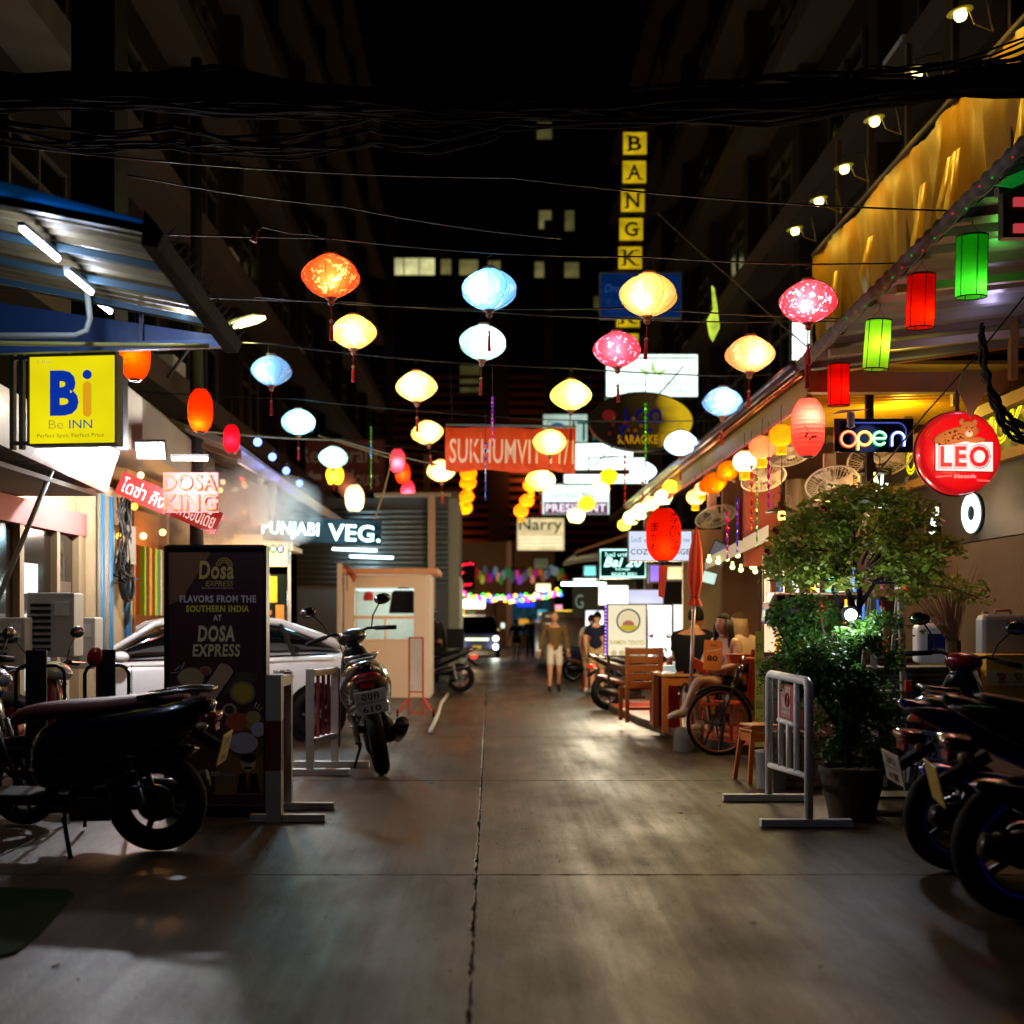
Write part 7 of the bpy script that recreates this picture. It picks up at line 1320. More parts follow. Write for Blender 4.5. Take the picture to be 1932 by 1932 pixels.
# festoon bulbs by the palm
fb = [(1372, 1054), (1392, 1048), (1412, 1042), (1382, 1070), (1398, 1075), (1419, 1070), (1430, 1049), (1440, 1057), (1338, 1057), (1355, 1060), (1425, 1078)]
for k, (px, py) in enumerate(fb): o = MB().ell((0, 0, 0), .032, 10, 8).cyl((0, 0, .03), (0, 0, .07), .016, n=8).build('festoon_bulb', E('#eaff90', 4), loc=P(px, py, 15), smooth=True); tag(o, 'yellow-green bulb %s above the potted palm' % ['first of the upper strand', 'second of the upper strand', 'third of the upper strand', 'first of the lower strand', 'second of the lower strand', 'third of the lower strand', 'fourth of the upper strand', 'last of the upper strand', 'farthest left by the parasol, higher one', 'farthest left by the parasol, lower one', 'lowest of all, at the right end'][k], 'bulb', 'yellow-green bulbs above the potted palm')
lamp(P(1380, 1070, 13.6), 60, '#fff0a8', .2)
aw2 = tag(MB().loft([[P(1330, 1075, 15.2), P(1330, 1055, 15.2), P(1330, 1055, 15.25), P(1330, 1075, 15.25)], [P(1450, 1020, 14.4), P(1450, 990, 14.4), P(1450, 990, 16), P(1450, 1020, 16)]]).build('awning', M('#a89c9c', .6)), 'small pale awning over the potted palm', 'awning')
# beige wall + doors behind palm
bw = T('back_wall', 'beige wall with brown door behind the seated people on the right', 'wall', (0, 0, 0)); MB().box((P(1385, 0, 17).x, 17, 1.4), (1.5, .1, 2.8)).build('wall', M('#9a8256', .8), bw); MB().box((P(1392, 0, 16.9).x, 16.9, 1.2), (.14, .05, 2.2)).build('door', M('#6e2c12', .6), bw); MB().box((P(1412, 0, 16.9).x, 16.9, 1.2), (.12, .05, 2.2)).build('panel', M('#b8a880', .6), bw)
for k, (px, py, w_, h_, c) in enumerate(((1355, 1045, 34, 46, '#8a98a8'), (1338, 1090, 30, 26, '#b8d8d8'), (1318, 1062, 26, 30, '#80704a'))): r, a, b_ = sign('picture_board', ['framed picture board hung askew under the small awning, highest', 'bright white tilted board right of the white menu panels', 'small brown tilted board beside the closed umbrella'][k], 'board', px-w_/2, py-h_/2, px+w_/2, py+h_/2, 15.9, M(c, .6, em=c, es=.25 if k != 1 else .9), '#5a5046', .05, border=.02); r.rotation_euler = (0, R([24, 15, -20][k]), 0)
# potted palm
def leafmat(c, tr='#5a9020'):
    m = bpy.data.materials.new('leaf'); m.use_nodes = True; t = m.node_tree; N = t.nodes; L = t.links; b = N['Principled BSDF']; g = N.new('ShaderNodeNewGeometry'); mx = N.new('ShaderNodeMix'); mx.data_type = 'RGBA'
    c = lin(c); mx.inputs[6].default_value = (*[x*.6 for x in c], 1); mx.inputs[7].default_value = (*[min(1, x*1.6) for x in c], 1); L.new(g.outputs['Random Per Island'], mx.inputs[0]); L.new(mx.outputs[2], b.inputs['Base Color']); b.inputs['Roughness'].default_value = .45
    tl = N.new('ShaderNodeBsdfTranslucent'); L.new(mx.outputs[2], tl.inputs[0]); ms = N.new('ShaderNodeMixShader'); ms.inputs[0].default_value = .4; L.new(b.outputs[0], ms.inputs[1]); L.new(tl.outputs[0], ms.inputs[2]); L.new(ms.outputs[0], N['Material Output'].inputs[0]); return m
pm_ = T('potted_palm', 'small green palm behind the seated woman', 'plant', (P(1392, 0, 15.3).x, 15.3, 0)); MB().lathe([(.12, 0), (.17, .3), (.15, .3)], 18).build('pot', M('#5a3a2a', .7), pm_); MB().cyl((0, 0, .25), (0, 0, 1.15), .03, n=8).build('trunk', M('#5a4a2a', .8), pm_)
rr = random.Random(4); mb = MB()
for k in range(26):
    a = rr.uniform(0, 6.28); el_ = rr.uniform(.3, 1.3); L_ = rr.uniform(.35, .6); p0 = Vector((0, 0, 1.1)); 
    for i in range(14):
        t = i/13; q = p0+Vector((math.cos(a)*math.cos(el_)*L_*t, math.sin(a)*math.cos(el_)*L_*t, math.sin(el_)*L_*t-.35*t*t)); 
        for s_ in (-1, 1): d = Vector((-math.sin(a)*s_, math.cos(a)*s_, -.35)).normalized()*.14*(1-.5*t)+Vector((math.cos(a), math.sin(a), 0))*.06; n_ = Vector((0, 0, 1)); mb.add([q-Vector((0, 0, .006)), q+d, q+Vector((0, 0, .008))], [(0, 1, 2)])
MB.fixn = False; mb.build('crown', leafmat('#3a7a20'), pm_); MB.fixn = True
# ---------------------------------------------------------------- tree, bush, pot
def leaves(mb, c, rad, n, sz, rr, dens=1.8, tips=None):
    for k in range(n):
        while True:
            v = Vector((rr.uniform(-1, 1), rr.uniform(-1, 1), rr.uniform(-1, 1)))
            if v.length < 1: break
        if v.length < .35 and rr.random() < .6: v = v.normalized()*rr.uniform(.5, 1)
        p = Vector(c)+Vector((v.x*rad[0], v.y*rad[1], v.z*rad[2])); nz = NZ.noise(p*4.5)
        if nz < .0: continue
        d = Vector((rr.uniform(-1, 1), rr.uniform(-1, 1), rr.uniform(-.7, .3))).normalized(); u = d.cross(Vector((rr.uniform(-1, 1), rr.uniform(-1, 1), rr.uniform(-1, 1)))).normalized(); s_ = sz*rr.uniform(.6, 1.25)
        mb.add([p, p+d*s_*.45+u*s_*.26, p+d*s_, p+d*s_*.45-u*s_*.26], [(0, 1, 2, 3)])
YT = 9.2
tr_ = T('potted_tree', 'broad leafy shrub tree growing above the dense bush beside the white barrier', 'tree', (P(1612, 0, YT+.5).x, YT+.5, .3)); o0 = Vector(tr_.location)
rr = random.Random(12); mb = MB(); TL = leafmat('#76862c')
for px, py, rx, ry, n in ((1530, 1010, 70, 52, 1500), (1600, 960, 85, 50, 1700), (1690, 975, 75, 50, 1300), (1740, 1050, 70, 50, 1100), (1640, 1050, 75, 50, 1200), (1500, 1070, 55, 42, 800), (1800, 1110, 45, 26, 330), (1570, 1085, 60, 35, 600), (1700, 1110, 55, 28, 400), (1655, 925, 45, 22, 300), (1480, 1030, 40, 22, 260), (1840, 1130, 18, 10, 40), (1690, 1180, 30, 60, 90), (1455, 1095, 18, 18, 50)):
    leaves(mb, P(px, py, YT+.5)-o0, (S(rx, YT+.5), .5, S(ry, YT+.5)), int(n*1.7), .066, rr)
MB.fixn = False; mb.build('crown', TL, tr_); MB.fixn = True
mb = MB()
def br(pts, r0, r1):
    n = len(pts); mb.tube([P(x, y, YT+.5+dz)-o0 for x, y, dz in pts], [r0+(r1-r0)*i/(n-1) for i in range(n)], 7)
br([(1608, 1420, 0), (1612, 1300, 0), (1618, 1200, 0), (1612, 1150, 0), (1590, 1090, 0)], .035, .02)
br([(1618, 1200, 0), (1622, 1120, .1), (1612, 1060, .1), (1608, 1000, .1)], .03, .01); br([(1605, 1180, 0), (1575, 1120, -.1), (1540, 1060, -.1), (1510, 1010, -.1)], .022, .006)
br([(1618, 1150, 0), (1650, 1100, .1), (1700, 1060, .1), (1750, 1030, .1)], .022, .006); br([(1650, 1100, 0), (1720, 1100, 0), (1800, 1110, 0), (1850, 1130, 0)], .012, .004); br([(1612, 1060, 0), (1650, 1010, 0), (1690, 960, 0)], .012, .005); br([(1590, 1090, 0), (1560, 1040, 0), (1480, 1030, 0)], .012, .004)
for k in range(60): x, y = rr.uniform(1480, 1800), rr.uniform(960, 1090); br([(1612+(x-1612)*.3, 1100+(y-1100)*.3, 0), (x, y, rr.uniform(-.3, .3))], .007, .003)
mb.build('trunk', M('#1c1620', .8, 0, .3, .5, 20), tr_, smooth=True)
rr = random.Random(5); mb = MB()
for px, py in ((1560, 1160-150), (1498, 1245-205), (1530, 1295-290+35), (1850-170, 980)): pass
for px, py, c in ((2012-5, 1232, '#d02a18'), ): pass
bs = T('potted_bush', 'dense dark green bush in the clay pot behind the white barrier', 'bush', (P(1607, 0, 8.8).x, 8.8+.0, 0)); o1 = Vector(bs.location); mb = MB(); rr = random.Random(21)
for px, py, rx, ry, n in ((1525, 1160, 78, 40, 2300), (1500, 1210, 62, 50, 2200), (1570, 1230, 95, 50, 3000), (1640, 1240, 60, 45, 1500), (1560, 1290, 85, 40, 2300), (1600, 1340, 75, 50, 2300), (1620, 1400, 60, 40, 1600), (1600, 1440, 50, 28, 800), (1660, 1290, 35, 30, 400), (1462, 1270, 36, 34, 600), (1510, 1300, 50, 36, 900), (1665, 1340, 40, 45, 700), (1650, 1180, 45, 32, 600), (1560, 1390, 45, 40, 800), (1640, 1430, 45, 30, 500)):
    yb_ = 9.9 if px < 1535 else 9.1; leaves(mb, P(px, py, yb_)-o1, (S(rx, yb_), .3, S(ry, yb_)), int(n*1.75), .046, rr)
MB.fixn = False; mb.build('crown', leafmat('#385c1c'), bs); MB.fixn = True
MB().tube([(0, .05, .35), (.02, .25, .8), (-.05, .4, 1.2), (-.1, .5, 1.5)], [.03, .025, .02, .01], 8).tube([(0, .1, .5), (.15, .35, .9), (.2, .4, 1.3)], [.02, .015, .008], 7).tube([(0, .15, .6), (-.2, .5, 1.0), (-.35, .8, 1.4)], [.018, .012, .006], 7).build('trunk', M('#241c14', .8, 0, .3, .5, 20), bs, smooth=True)
pt = T('flower_pot', 'large round clay pot with a rolled rim holding the dense bush', 'pot', (o1.x, 8.8, 0)); w_ = S(58, 8.8); MB().lathe([(w_*.72, 0), (w_*.82, .12), (w_*.97, .26), (w_*.99, .33), (w_*1.06, .35), (w_*1.06, .385), (w_*.98, .39), (w_*.9, .36), (.001, .34)], 40).build('body', M('#4a3a28', .85, 0, .3, .5, 7), pt, smooth=True)
for k in range(9): MB().ell((-.15+.035*k, -.1+.02*(k % 3), .37), (.03, .03, .018), 8, 6).build('pebble', M('#8a8270', .7), pt)
fl = T('flood_lamp', 'glaring white spot lamp half hidden in the bush', 'lamp', P(1606, 1160, 9.4)); MB().cyl((0, .02, 0), (0, .14, .02), .07, .05, 18).build('housing', M('#14161a', .5), fl, smooth=True); MB().cyl((0, -.005, 0), (0, .02, 0), .045, n=20).build('lens', E('#f0f6ff', 45), fl); lamp((-.12, -.3, -.05), 20, '#eaf2ff', .05, fl)
# ---------------------------------------------------------------- right barrier
q = G(1524, 1560); bar_ = T('barrier', 'white tubular steel barrier with a red no-parking plate, in front of the potted bush', 'barrier', (2.30, q.y, 0)); Yn = q.y; dY = 1.2; WPB = M('#f2f2ee', .4, 0, .15, .3, 12); hh = 1.05
MB().tube([(0, 0, .06), (0, 0, hh-.07), (0, .02, hh-.02), (0, .07, hh), (0, dY-.07, hh), (0, dY-.02, hh-.02), (0, dY, hh-.07), (0, dY, .06)], .033, 12).build('frame', WPB, bar_, smooth=True)
MB().cyl((0, .03, .36), (0, dY-.03, .3), .024, n=10).build('rail', WPB, bar_, smooth=True)
for t_ in (.28, .47, .68): MB().cyl((0, dY*t_, .33), (0, dY*t_, hh-.02 if t_ != .47 else .72), .022, n=10).build('upright', WPB, bar_, smooth=True)
MB().cyl((0, dY*.25, .7), (0, dY*.72, .7), .022, n=10).build('rail', WPB, bar_, smooth=True)
MB().box((-.02, 0, .03), (.66, .07, .055)).build('foot', WPB, bar_, bevel=.004); MB().box((-.03, dY, .03), (.7, .07, .055)).build('foot', WPB, bar_, bevel=.004)
pl = MB().box((0, 0, 0), (.46, .008, .27)).build('plate', M('#a0302c', .5), bar_, loc=(-.012, dY*.475, .86), rot=(0, 0, R(-90)))
MB().box((-.02, -.0055, 0), (.27, .002, .24)).build('print', M('#c8a8a0', .6), pl); MB().torus((.04, -.009, .02), .05, .009, 'Y', 20, 5).bar((.005, -.009, .055), (.075, -.009, -.015), .012, .004).build('no_parking_mark', M('#a01c20', .5), pl)
for k, (s_, x0, x1, z) in enumerate((('ห้าม', -.14, -.03, .09), ('จอดรถ', -.14, -.03, .05), ('ขวางประตู', -.14, .1, -.06), ('รถจักรยานยนต์', -.14, .1, -.1))): txt(s_, (x0, z-.015, x1, z+.015), M('#6a1818', .6), pl, y=-.008)
# ---------------------------------------------------------------- terrace: red kerb, table, chairs, coolers
tf = T('terrace', 'low terrace slab with worn red painted top on the right of the lane', 'terrace', (0, 0, 0)); tp_ = [(1.95, 19.2), (2.1, 16.5), (2.5, 13.6), (2.8, 12.9), (5.0, 12.9), (5.0, 20), (1.95, 20)]
MB().loft([[(x, y, .001) for x, y in tp_], [(x, y, .10) for x, y in tp_]]).build('kerb', M('#4a3a2c', .7), tf, bevel=.01); MB().loft([[(x*.99+.04, y*.995+.05, .1005) for x, y in tp_], [(x*.99+.04, y*.995+.05, .108) for x, y in tp_]]).build('paint', M('#8c3418', .4, 0, .3, .3, 3), tf); struct(tf)
for k_ in ('label', 'category'): del tf[k_]
WD = M('#a0561c', .45, 0, .25, .2, 6)
ch = T('wooden_chair', 'slatted orange-brown wooden chair facing away beside the noodle board', 'chair', (P(1215, 0, 15.6).x, 15.6, .1), R(4)); cw = S(64, 15.6)
for sx in (-1, 1):
    MB().box((sx*cw/2, 0, .52), (.05, .05, 1.0)).build('leg', WD, ch); MB().box((sx*cw/2, .48, .24), (.05, .05, .46)).build('leg', WD, ch)
for k in range(5): MB().box((0, -.0, .52+k*.112), (cw-.06, .025, .09)).build('slat', WD, ch)
for k in range(5): MB().box((0, .06+k*.095, .47), (cw-.055, .085, .025)).build('seat_slat', WD, ch)
MB().box((0, 0, .2), (cw-.06, .03, .04)).build('stretcher', WD, ch)
tb = T('wooden_table', 'orange-brown wooden table with pale top behind the umbrella pole', 'table', (P(1290, 0, 14.6).x, 14.7, .1), R(2)); tw_ = S(100, 14.6)
for k in range(5): MB().box((0, -.3+k*.15, .71), (tw_, .142, .03)).build('top_slat', M('#b8824a', .25, 0, .15, .1, 5, coat=.5), tb)
MB().box((0, -.34, .63), (tw_-.1, .03, .1)).build('apron', WD, tb); MB().box((0, .34, .63), (tw_-.1, .03, .1)).build('apron', WD, tb)
for sx in (-1, 1):
    for sy in (-1, 1): MB().box((sx*(tw_/2-.05), sy*.33, .34), (.07, .07, .68)).build('leg', WD, tb)
tg = tag(MB().box((0, 0, .04), (.2, .1, .08)).box((.05, .02, .09), (.06, .06, .08)).build('condiment_box', M('#d8e8e8', .4, em='#d8f8f0', es=.3), loc=(tb.location.x-.12, 14.8, .83), bevel=.006), 'white condiment box on the pale wooden table', 'box')
for k, (px, pb, w_, h_, c) in enumerate(((1262, 1345, 52, 62, '#8c1012'), (1262, 1285, 44, 40, '#a01a14'))):
    q = P(px, pb, 14.9); o = MB().box((0, 0, S(h_, 14.9)/2), (S(w_, 14.9), .36, S(h_, 14.9))).box((0, 0, S(h_, 14.9)-.02), (S(w_, 14.9)+.02, .38, .05)).build('cooler_box', M(c, .35, coat=.3), loc=(q.x, 15.25, .11 if k == 0 else .11+S(62, 14.9)), bevel=.015); tag(o, ['red plastic cooler box standing under the wooden table', 'smaller red cooler box stacked on the big red one'][k], 'cooler')
# orange armchair under the woman
oc = T('plastic_chair', 'orange plastic chair with high red back under the seated woman', 'chair', (P(1375, 0, 13.5).x, 13.6, .1), R(-24)); OR = M('#c8440c', .35, 0, .08, 0, coat=.4)
MB().box((-.1, -.05, .42), (.5, .46, .04)).build('seat', OR, oc, bevel=.015); MB().loft([[(.2, .1, .42), (.24, .1, .42), (.24, .3, .42), (.2, .3, .42)], [(.26, .1, 1.05), (.3, .1, 1.05), (.3, .3, 1.0), (.26, .3, 1.0)]]).build('backrest', M('#8c2018', .4), oc, bevel=.01)
for sx, sy in ((-.3, -.24), (.1, -.24), (-.3, .14), (.1, .14)): MB().tube([(sx, sy, .42), (sx*1.1, sy*1.1, 0)], .02, 6).build('leg', OR, oc)
# umbrella
um = T('parasol', 'closed orange-red parasol on a pale pole in a concrete base', 'parasol', (P(1300, 0, 13.2).x, 13.25, 0), 0, rot=(0, R(1.6), 0)); zb = .36
MB().cyl((0, 0, .2), (.02, 0, P(0, 1142, 13.2).z+.1), .022, n=10).build('pole', M('#a89098', .3, .4), um, smooth=True); z0, z1 = P(0, 1142, 13.2).z, P(0, 993, 13.2).z
pf = lambda t: 1+.28*math.cos(t*2*math.pi*7)
MB().lathe([(.075, z0), (.04, z0+.09), (.045, z0+.14), (.07, z0+.3), (.06, z0+.6), (.03, z0+.8), (.006, z1)], 42, f=pf, c=(.02, 0, 0)).build('canopy', M('#b83c18', .75, 0, .15, .2, 6, em='#c84018', es=.05), um, smooth=True); MB().torus((.02, 0, z0+.1), .045, .012, 'Z', 16, 6).build('strap', M('#8a2a10', .7), um)
MB().lathe([(.17, 0), (.17, .16), (.15, .26), (.05, .27), (.001, .27)], 20, c=(0, 0, 0)).build('base', M('#5c5248', .8, 0, .3, .5, 10), um, smooth=True)
# bicycle: front wheel steered to face the lane, frame running back into the terrace edge
bi = T('bicycle', 'black bicycle with tan-walled tyres and orange grips parked before the seated woman', 'bicycle', (P(1357, 0, 12.8).x, 12.8, 0)); BKM = M('#0c0c0e', .3, coat=.6); Rw = .355
RH = Vector((-.2, 1.0, .375)); HT = Vector((.2, .08, .84)); BBk = Vector((.02, .56, .3)); ST = Vector((-.03, .72, .84))
ra_ = math.atan2(RH.y-HT.y, RH.x-HT.x)
for nm, c_, rz_ in (('front_wheel', Vector((0, 0, Rw+.02)), R(8)), ('rear_wheel', RH, ra_-R(22))):
    w_ = MB().torus((0, 0, 0), Rw, .021, 'Y', 56, 8).build(nm, M('#101010', .6), bi, loc=c_, rot=(0, 0, rz_), smooth=True); MB().torus((0, 0, 0), Rw-.026, .011, 'Y', 56, 6).build('tan_wall', M('#b0601c', .5), w_, smooth=True)
    mb = MB()
    for k in range(28): a = 2*math.pi*k/28; mb.cyl((0, (-1)**k*.02, 0), ((Rw-.03)*math.cos(a), 0, (Rw-.03)*math.sin(a)), .0018, n=4)
    mb.cyl((0, -.03, 0), (0, .03, 0), .025, n=12).build('spokes', M('#60646a', .3, .8), w_)
for s_ in (-1, 1): MB().tube([(0, s_*.05, .375), (.12, s_*.05+.03, .66), (.17, s_*.03+.06, .8)], .014, 8).build('fork', BKM, bi, smooth=True)
MB().tube([HT+Vector((-.02, 0, -.08)), HT+Vector((.04, 0, .14))], .022, 8).tube([HT+Vector((0, 0, -.05)), BBk], .02, 8).tube([BBk, ST], .018, 8).tube([BBk, RH], .014, 8).tube([ST+Vector((0, 0, -.1)), RH], .012, 8).build('frame', BKM, bi, smooth=True)
MB().ell((0, 0, 0), (.07, .14, .03), 12, 8).build('saddle', BKM, bi, loc=ST+Vector((0, .03, .03)), smooth=True)
MB().tube([(.2, -.28, 1.06), (.23, -.16, 1.1), (.24, .09, 1.02), (.27, .3, 1.1), (.3, .4, 1.06)], .012, 8).build('handlebar', CH_, bi, smooth=True)
MB().cyl((.24, -.22, 1.07), (.42, -.2, 1.06), .02, n=10).build('grip', M('#d8601c', .6), bi); MB().cyl((.3, .36, 1.06), (.44, .42, 1.04), .02, n=10).build('grip', M('#d8601c', .6), bi)
MB().torus((0, 0, Rw+.02), Rw+.035, .018, 'Y', 20, 6, 20, 130).build('front_fender', BKM, bi); MB().torus(tuple(BBk), .085, .008, 'X', 22, 5).tube([BBk+Vector((.05, 0, 0)), BBk+Vector((.07, -.05, -.16)), BBk+Vector((.14, -.05, -.16))], .01, 6).tube([BBk-Vector((.05, 0, 0)), BBk+Vector((-.07, .05, .16)), BBk+Vector((-.14, .05, .16))], .01, 6).build('crankset', M('#3a3c40', .3, .8), bi)
MB().bar((-.12, .1, .012), (.2, .1, .012), .03).bar((.02, .1, .03), (.06, .05, .4), .03).bar((-.1, .5, .015), (.02, .54, .28), .02).build('stand', BKM, bi); MB().ell((.24, 0, .97), (.035, .04, .035), 12, 8).build('lamp', CH_, bi, smooth=True)
# stool stack
ps = T('plastic_stool', 'stack of orange plastic stools behind the far end of the white barrier', 'stool', (P(1437, 0, 10.75).x, 10.85, 0), R(12)); OS = M('#c86a18', .4, 0, .08, .05, coat=.3); hs = .47
for k in range(2): MB().box((0, 0, hs+k*.045), (.28-.005*k, .28, .025)).build('seat', OS, ps, bevel=.01)
for sx in (-1, 1):
    for sy in (-1, 1): MB().loft([[(sx*.1, sy*.13, hs), (sx*.14, sy*.13, hs), (sx*.14, sy*.1, hs), (sx*.1, sy*.1, hs)], [(sx*.15, sy*.18, 0), (sx*.19, sy*.18, 0), (sx*.19, sy*.15, 0), (sx*.15, sy*.15, 0)]]).build('leg', OS, ps)
for sx in (-1, 1): MB().box((sx*.135, 0, hs-.06), (.012, .22, .08)).build('apron', OS, ps)
MB().box((0, -.135, hs-.06), (.22, .012, .08)).build('apron', OS, ps)
bk = tag(MB().lathe([(.12, 0), (.15, .32), (.155, .33), (.14, .33), (.11, .02)], 24).build('bucket', M('#8a8a86', .5), loc=(P(1470, 0, 10.1).x, 10.35, 0), smooth=True), 'pale plastic bucket behind the bars of the white barrier', 'bucket')
# strip sign
ss = T('strip_banner', 'narrow vertical yellow-green strip banner with dark print beside the bush', 'banner', P(1433, 1300, 11.4)); L_ = S(218, 11.4); MB().box((0, 0, 0), (.085, .006, L_)).build('cloth', M('#9a9a3c', .6, 0, .1, 0, em='#b0b048', es=.1), ss)
for k in range(7): txt('ราเมน โซบะ'[k % 3*2:k % 3*2+3] or 'ราเ', (-.03, L_/2-.2-k*.14, .03, L_/2-.12-k*.14), M('#2c2c14', .6), ss, y=-.006)
MB().cyl((0, 0, L_/2), (0, 0, L_/2+.6), .004, n=5).build('cord', WIRE, ss); MB().box((0, 0, -L_/2-.01), (.1, .015, .015)).build('batten', M('#3a3a20', .6), ss)
# brick planter
bp = T('brick_planter', 'low brick planter wall between the white barrier and the clay pot', 'planter', (P(1502, 0, 10.3).x, 10.4, 0)); b0 = None
for j in range(8):
    for i in range(4):
        o = MB().box((0, 0, 0), (.105, .1, .05)).build('brick', M('#9a6a58', .8, 0, .25, .4, 9), bp, bevel=.004) if b0 is None else b0.copy()
        if b0 is None: b0 = o
        else: COL.objects.link(o)
        o.location = (-.18+i*.118+(.059 if j % 2 else 0), 0, .035+j*.062)
MB().box((.03, .02, .25), (.5, .09, .5)).build('mortar', M('#6e5a50', .9), bp)
# toy van, yellow stall cart behind tree
tv = T('display_van', 'small decorative retro camper van front in pale blue, white and orange behind the bush', 'model van', P(1490, 1150, 11.2)); w_ = S(84, 11.2)
MB().loft([[(-w_*.5, 0, -.14), (-w_*.5, .3, -.14), (-w_*.46, .3, .02), (-w_*.46, 0, .02)], [(w_*.5, 0, -.14), (w_*.5, .3, -.14), (w_*.5, .3, .02), (w_*.5, 0, .02)]]).build('lower_body', M('#6a9ab0', .3, coat=.6), tv, bevel=.03)
MB().box((.02, .15, .035), (w_*.97, .31, .035)).build('belt_stripe', M('#c0502a', .4), tv); MB().loft([[(-w_*.46, 0, .055), (-w_*.46, .3, .055), (-w_*.34, .27, .16), (-w_*.34, .03, .16)], [(w_*.48, 0, .055), (w_*.48, .3, .055), (w_*.46, .27, .16), (w_*.46, .03, .16)]]).build('upper_body', M('#c8c0b8', .3, coat=.5), tv, bevel=.02)
for k in range(3): MB().box((-w_*.2+k*w_*.24, -.001, .105), (w_*.17, .06, .07)).build('window', glassy(), tv)
MB().ell((-w_*.47, .06, -.06), (.02, .03, .03), 10, 8).build('headlight', M('#d8c8a0', .2), tv)
dk2 = T('drinks_counter', 'cluttered bright drinks counter glimpsed through the leaves of the tree', 'counter', (P(1600, 0, 12).x, 12.0, 0))
MB().box((0, .3, .55), (1.5, .5, 1.1)).build('counter', M('#4a2c20', .6), dk2); rr = random.Random(6)
for k in range(44):
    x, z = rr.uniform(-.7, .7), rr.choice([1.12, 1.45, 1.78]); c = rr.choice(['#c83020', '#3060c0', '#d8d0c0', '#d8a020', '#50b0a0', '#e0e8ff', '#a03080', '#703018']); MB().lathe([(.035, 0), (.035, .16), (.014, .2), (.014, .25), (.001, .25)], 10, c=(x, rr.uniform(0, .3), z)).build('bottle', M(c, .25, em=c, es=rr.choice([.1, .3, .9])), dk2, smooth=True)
for z in (1.1, 1.43, 1.76): MB().box((0, .2, z), (1.5, .35, .02)).build('shelf', M('#3a2820', .5), dk2)
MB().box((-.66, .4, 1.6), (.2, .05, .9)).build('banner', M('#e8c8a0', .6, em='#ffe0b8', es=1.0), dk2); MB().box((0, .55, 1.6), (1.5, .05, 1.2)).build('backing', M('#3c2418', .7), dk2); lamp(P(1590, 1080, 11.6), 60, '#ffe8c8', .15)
# ladder, jerrycans, broom, boxes, crates
ld = T('step_ladder', 'aluminium step ladder standing right of the bush', 'ladder', (P(1682, 0, 9.9).x, 9.9, 0)); AL = M('#a8b0b0', .3, .7, .1, .1); zt = P(0, 1118, 9.9).z; lw = S(62, 9.9)
for s_ in (-1, 1): MB().bar((s_*lw*.48, 0, .0), (s_*lw*.42, .12, zt), .05, .03).build('rail', AL, ld); MB().bar((s_*lw*.5, .7, 0), (s_*lw*.42, .18, zt), .03, .03).build('rail', AL, ld)
for k in range(5): MB().box((0, .02+.02*k, .28+k*.3), (lw*.86, .09, .025)).build('tread', AL, ld)
MB().box((0, .14, zt), (lw*.95, .22, .06)).build('top_step', M('#a04a30', .5), ld); MB().box((lw*.5, .0, P(0, 1295, 9.9).z), (.05, .05, .1)).build('latch', M('#b01820', .5), ld)
def jerry(name, label, px, py0, py1, wpx, Y, c, cap, em=0.):
    r = T(name, label, 'jerrycan', P(px, py1, Y), R(-8)); H_ = S(py1-py0, Y); W_ = S(wpx, Y)
    MB().loft([[(x*W_/2*k, y*.12*k2, z) for x, y in ((-1, -.8), (-.85, -1), (.85, -1), (1, -.8), (1, .8), (.85, 1), (-.85, 1), (-1, .8))] for z, k, k2 in ((0, .9, .9), (H_*.06, 1, 1), (H_*.86, 1, 1), (H_*.95, .93, .9), (H_, .75, .6))]).build('body', M(c, .45, 0, .08, .1, 4, em=c if em else None, es=em), r, bevel=.012)
    for k in range(7): MB().box((-W_*.3+k*W_*.1, -.117, H_*.84), (.012, .012, H_*.1)).build('rib', M(c, .45), r)
    MB().tube([(-.07, 0, H_-.01), (-.06, 0, H_+.03), (.06, 0, H_+.03), (.07, 0, H_-.01)], .014, 8).build('handle', M(cap, .5), r, smooth=True); MB().cyl((-W_*.36, 0, H_*.93), (-W_*.36, 0, H_+.02), .028, n=14).build('cap', M(cap, .5), r); return r, W_, H_
r, W_, H_ = jerry('jerrycan', 'white plastic jerrycan with a blue label on the stacked crates', 1756, 1176, 1250, 58, 10.3, '#c8ccd4', '#d0d0d4', .05)
lb2 = MB().box((.02, -.123, H_*.5), (W_*.55, .004, H_*.48)).build('label_sheet', M('#16309a', .5), r); txt('SANITIZER', (-.02, H_*.35, .08, H_*.38), M('#d0d8f0', .5), r, y=-.127); MB().box((.06, -.127, H_*.32), (.05, .002, .02)).build('print', M('#c8d0e8', .5), r)
jerry('jerrycan', 'big grey plastic jerrycan with reddish top at the right edge on the wall shelf', 1892, 1158, 1240, 88, 10.5, '#6c7880', '#8a4a40')
bm_ = T('broom', 'bundle broom of pale twigs standing bristles up against the brown wall', 'broom', (P(1818, 0, 9.6).x, 9.7, .3)); MB().cyl((0, 0, 0), (-.04, 0, .9), .016, n=8).build('handle', M('#8a6020', .6), bm_); MB().cyl((-.03, 0, .75), (-.045, 0, 1.02), .045, .06, 10).build('binding', M('#7a5a28', .8), bm_); mb = MB(); rr = random.Random(9)
for k in range(120): a, e_ = rr.uniform(-.75, .28), rr.uniform(-.15, .15); L_ = rr.uniform(.45, .72); mb.tube([(-.045+rr.uniform(-.03, .03), rr.uniform(-.03, .03), .98), (-.045+math.sin(a)*L_*.5, e_*L_*.5, .98+math.cos(a)*L_*.55), (-.045+math.sin(a)*L_, e_*L_*1.3, .96+math.cos(a)*L_)], [.003, .0025, .001], 3)
mb.build('bristles', M('#a87c5c', .7, 0, .4, .2, 30), bm_)
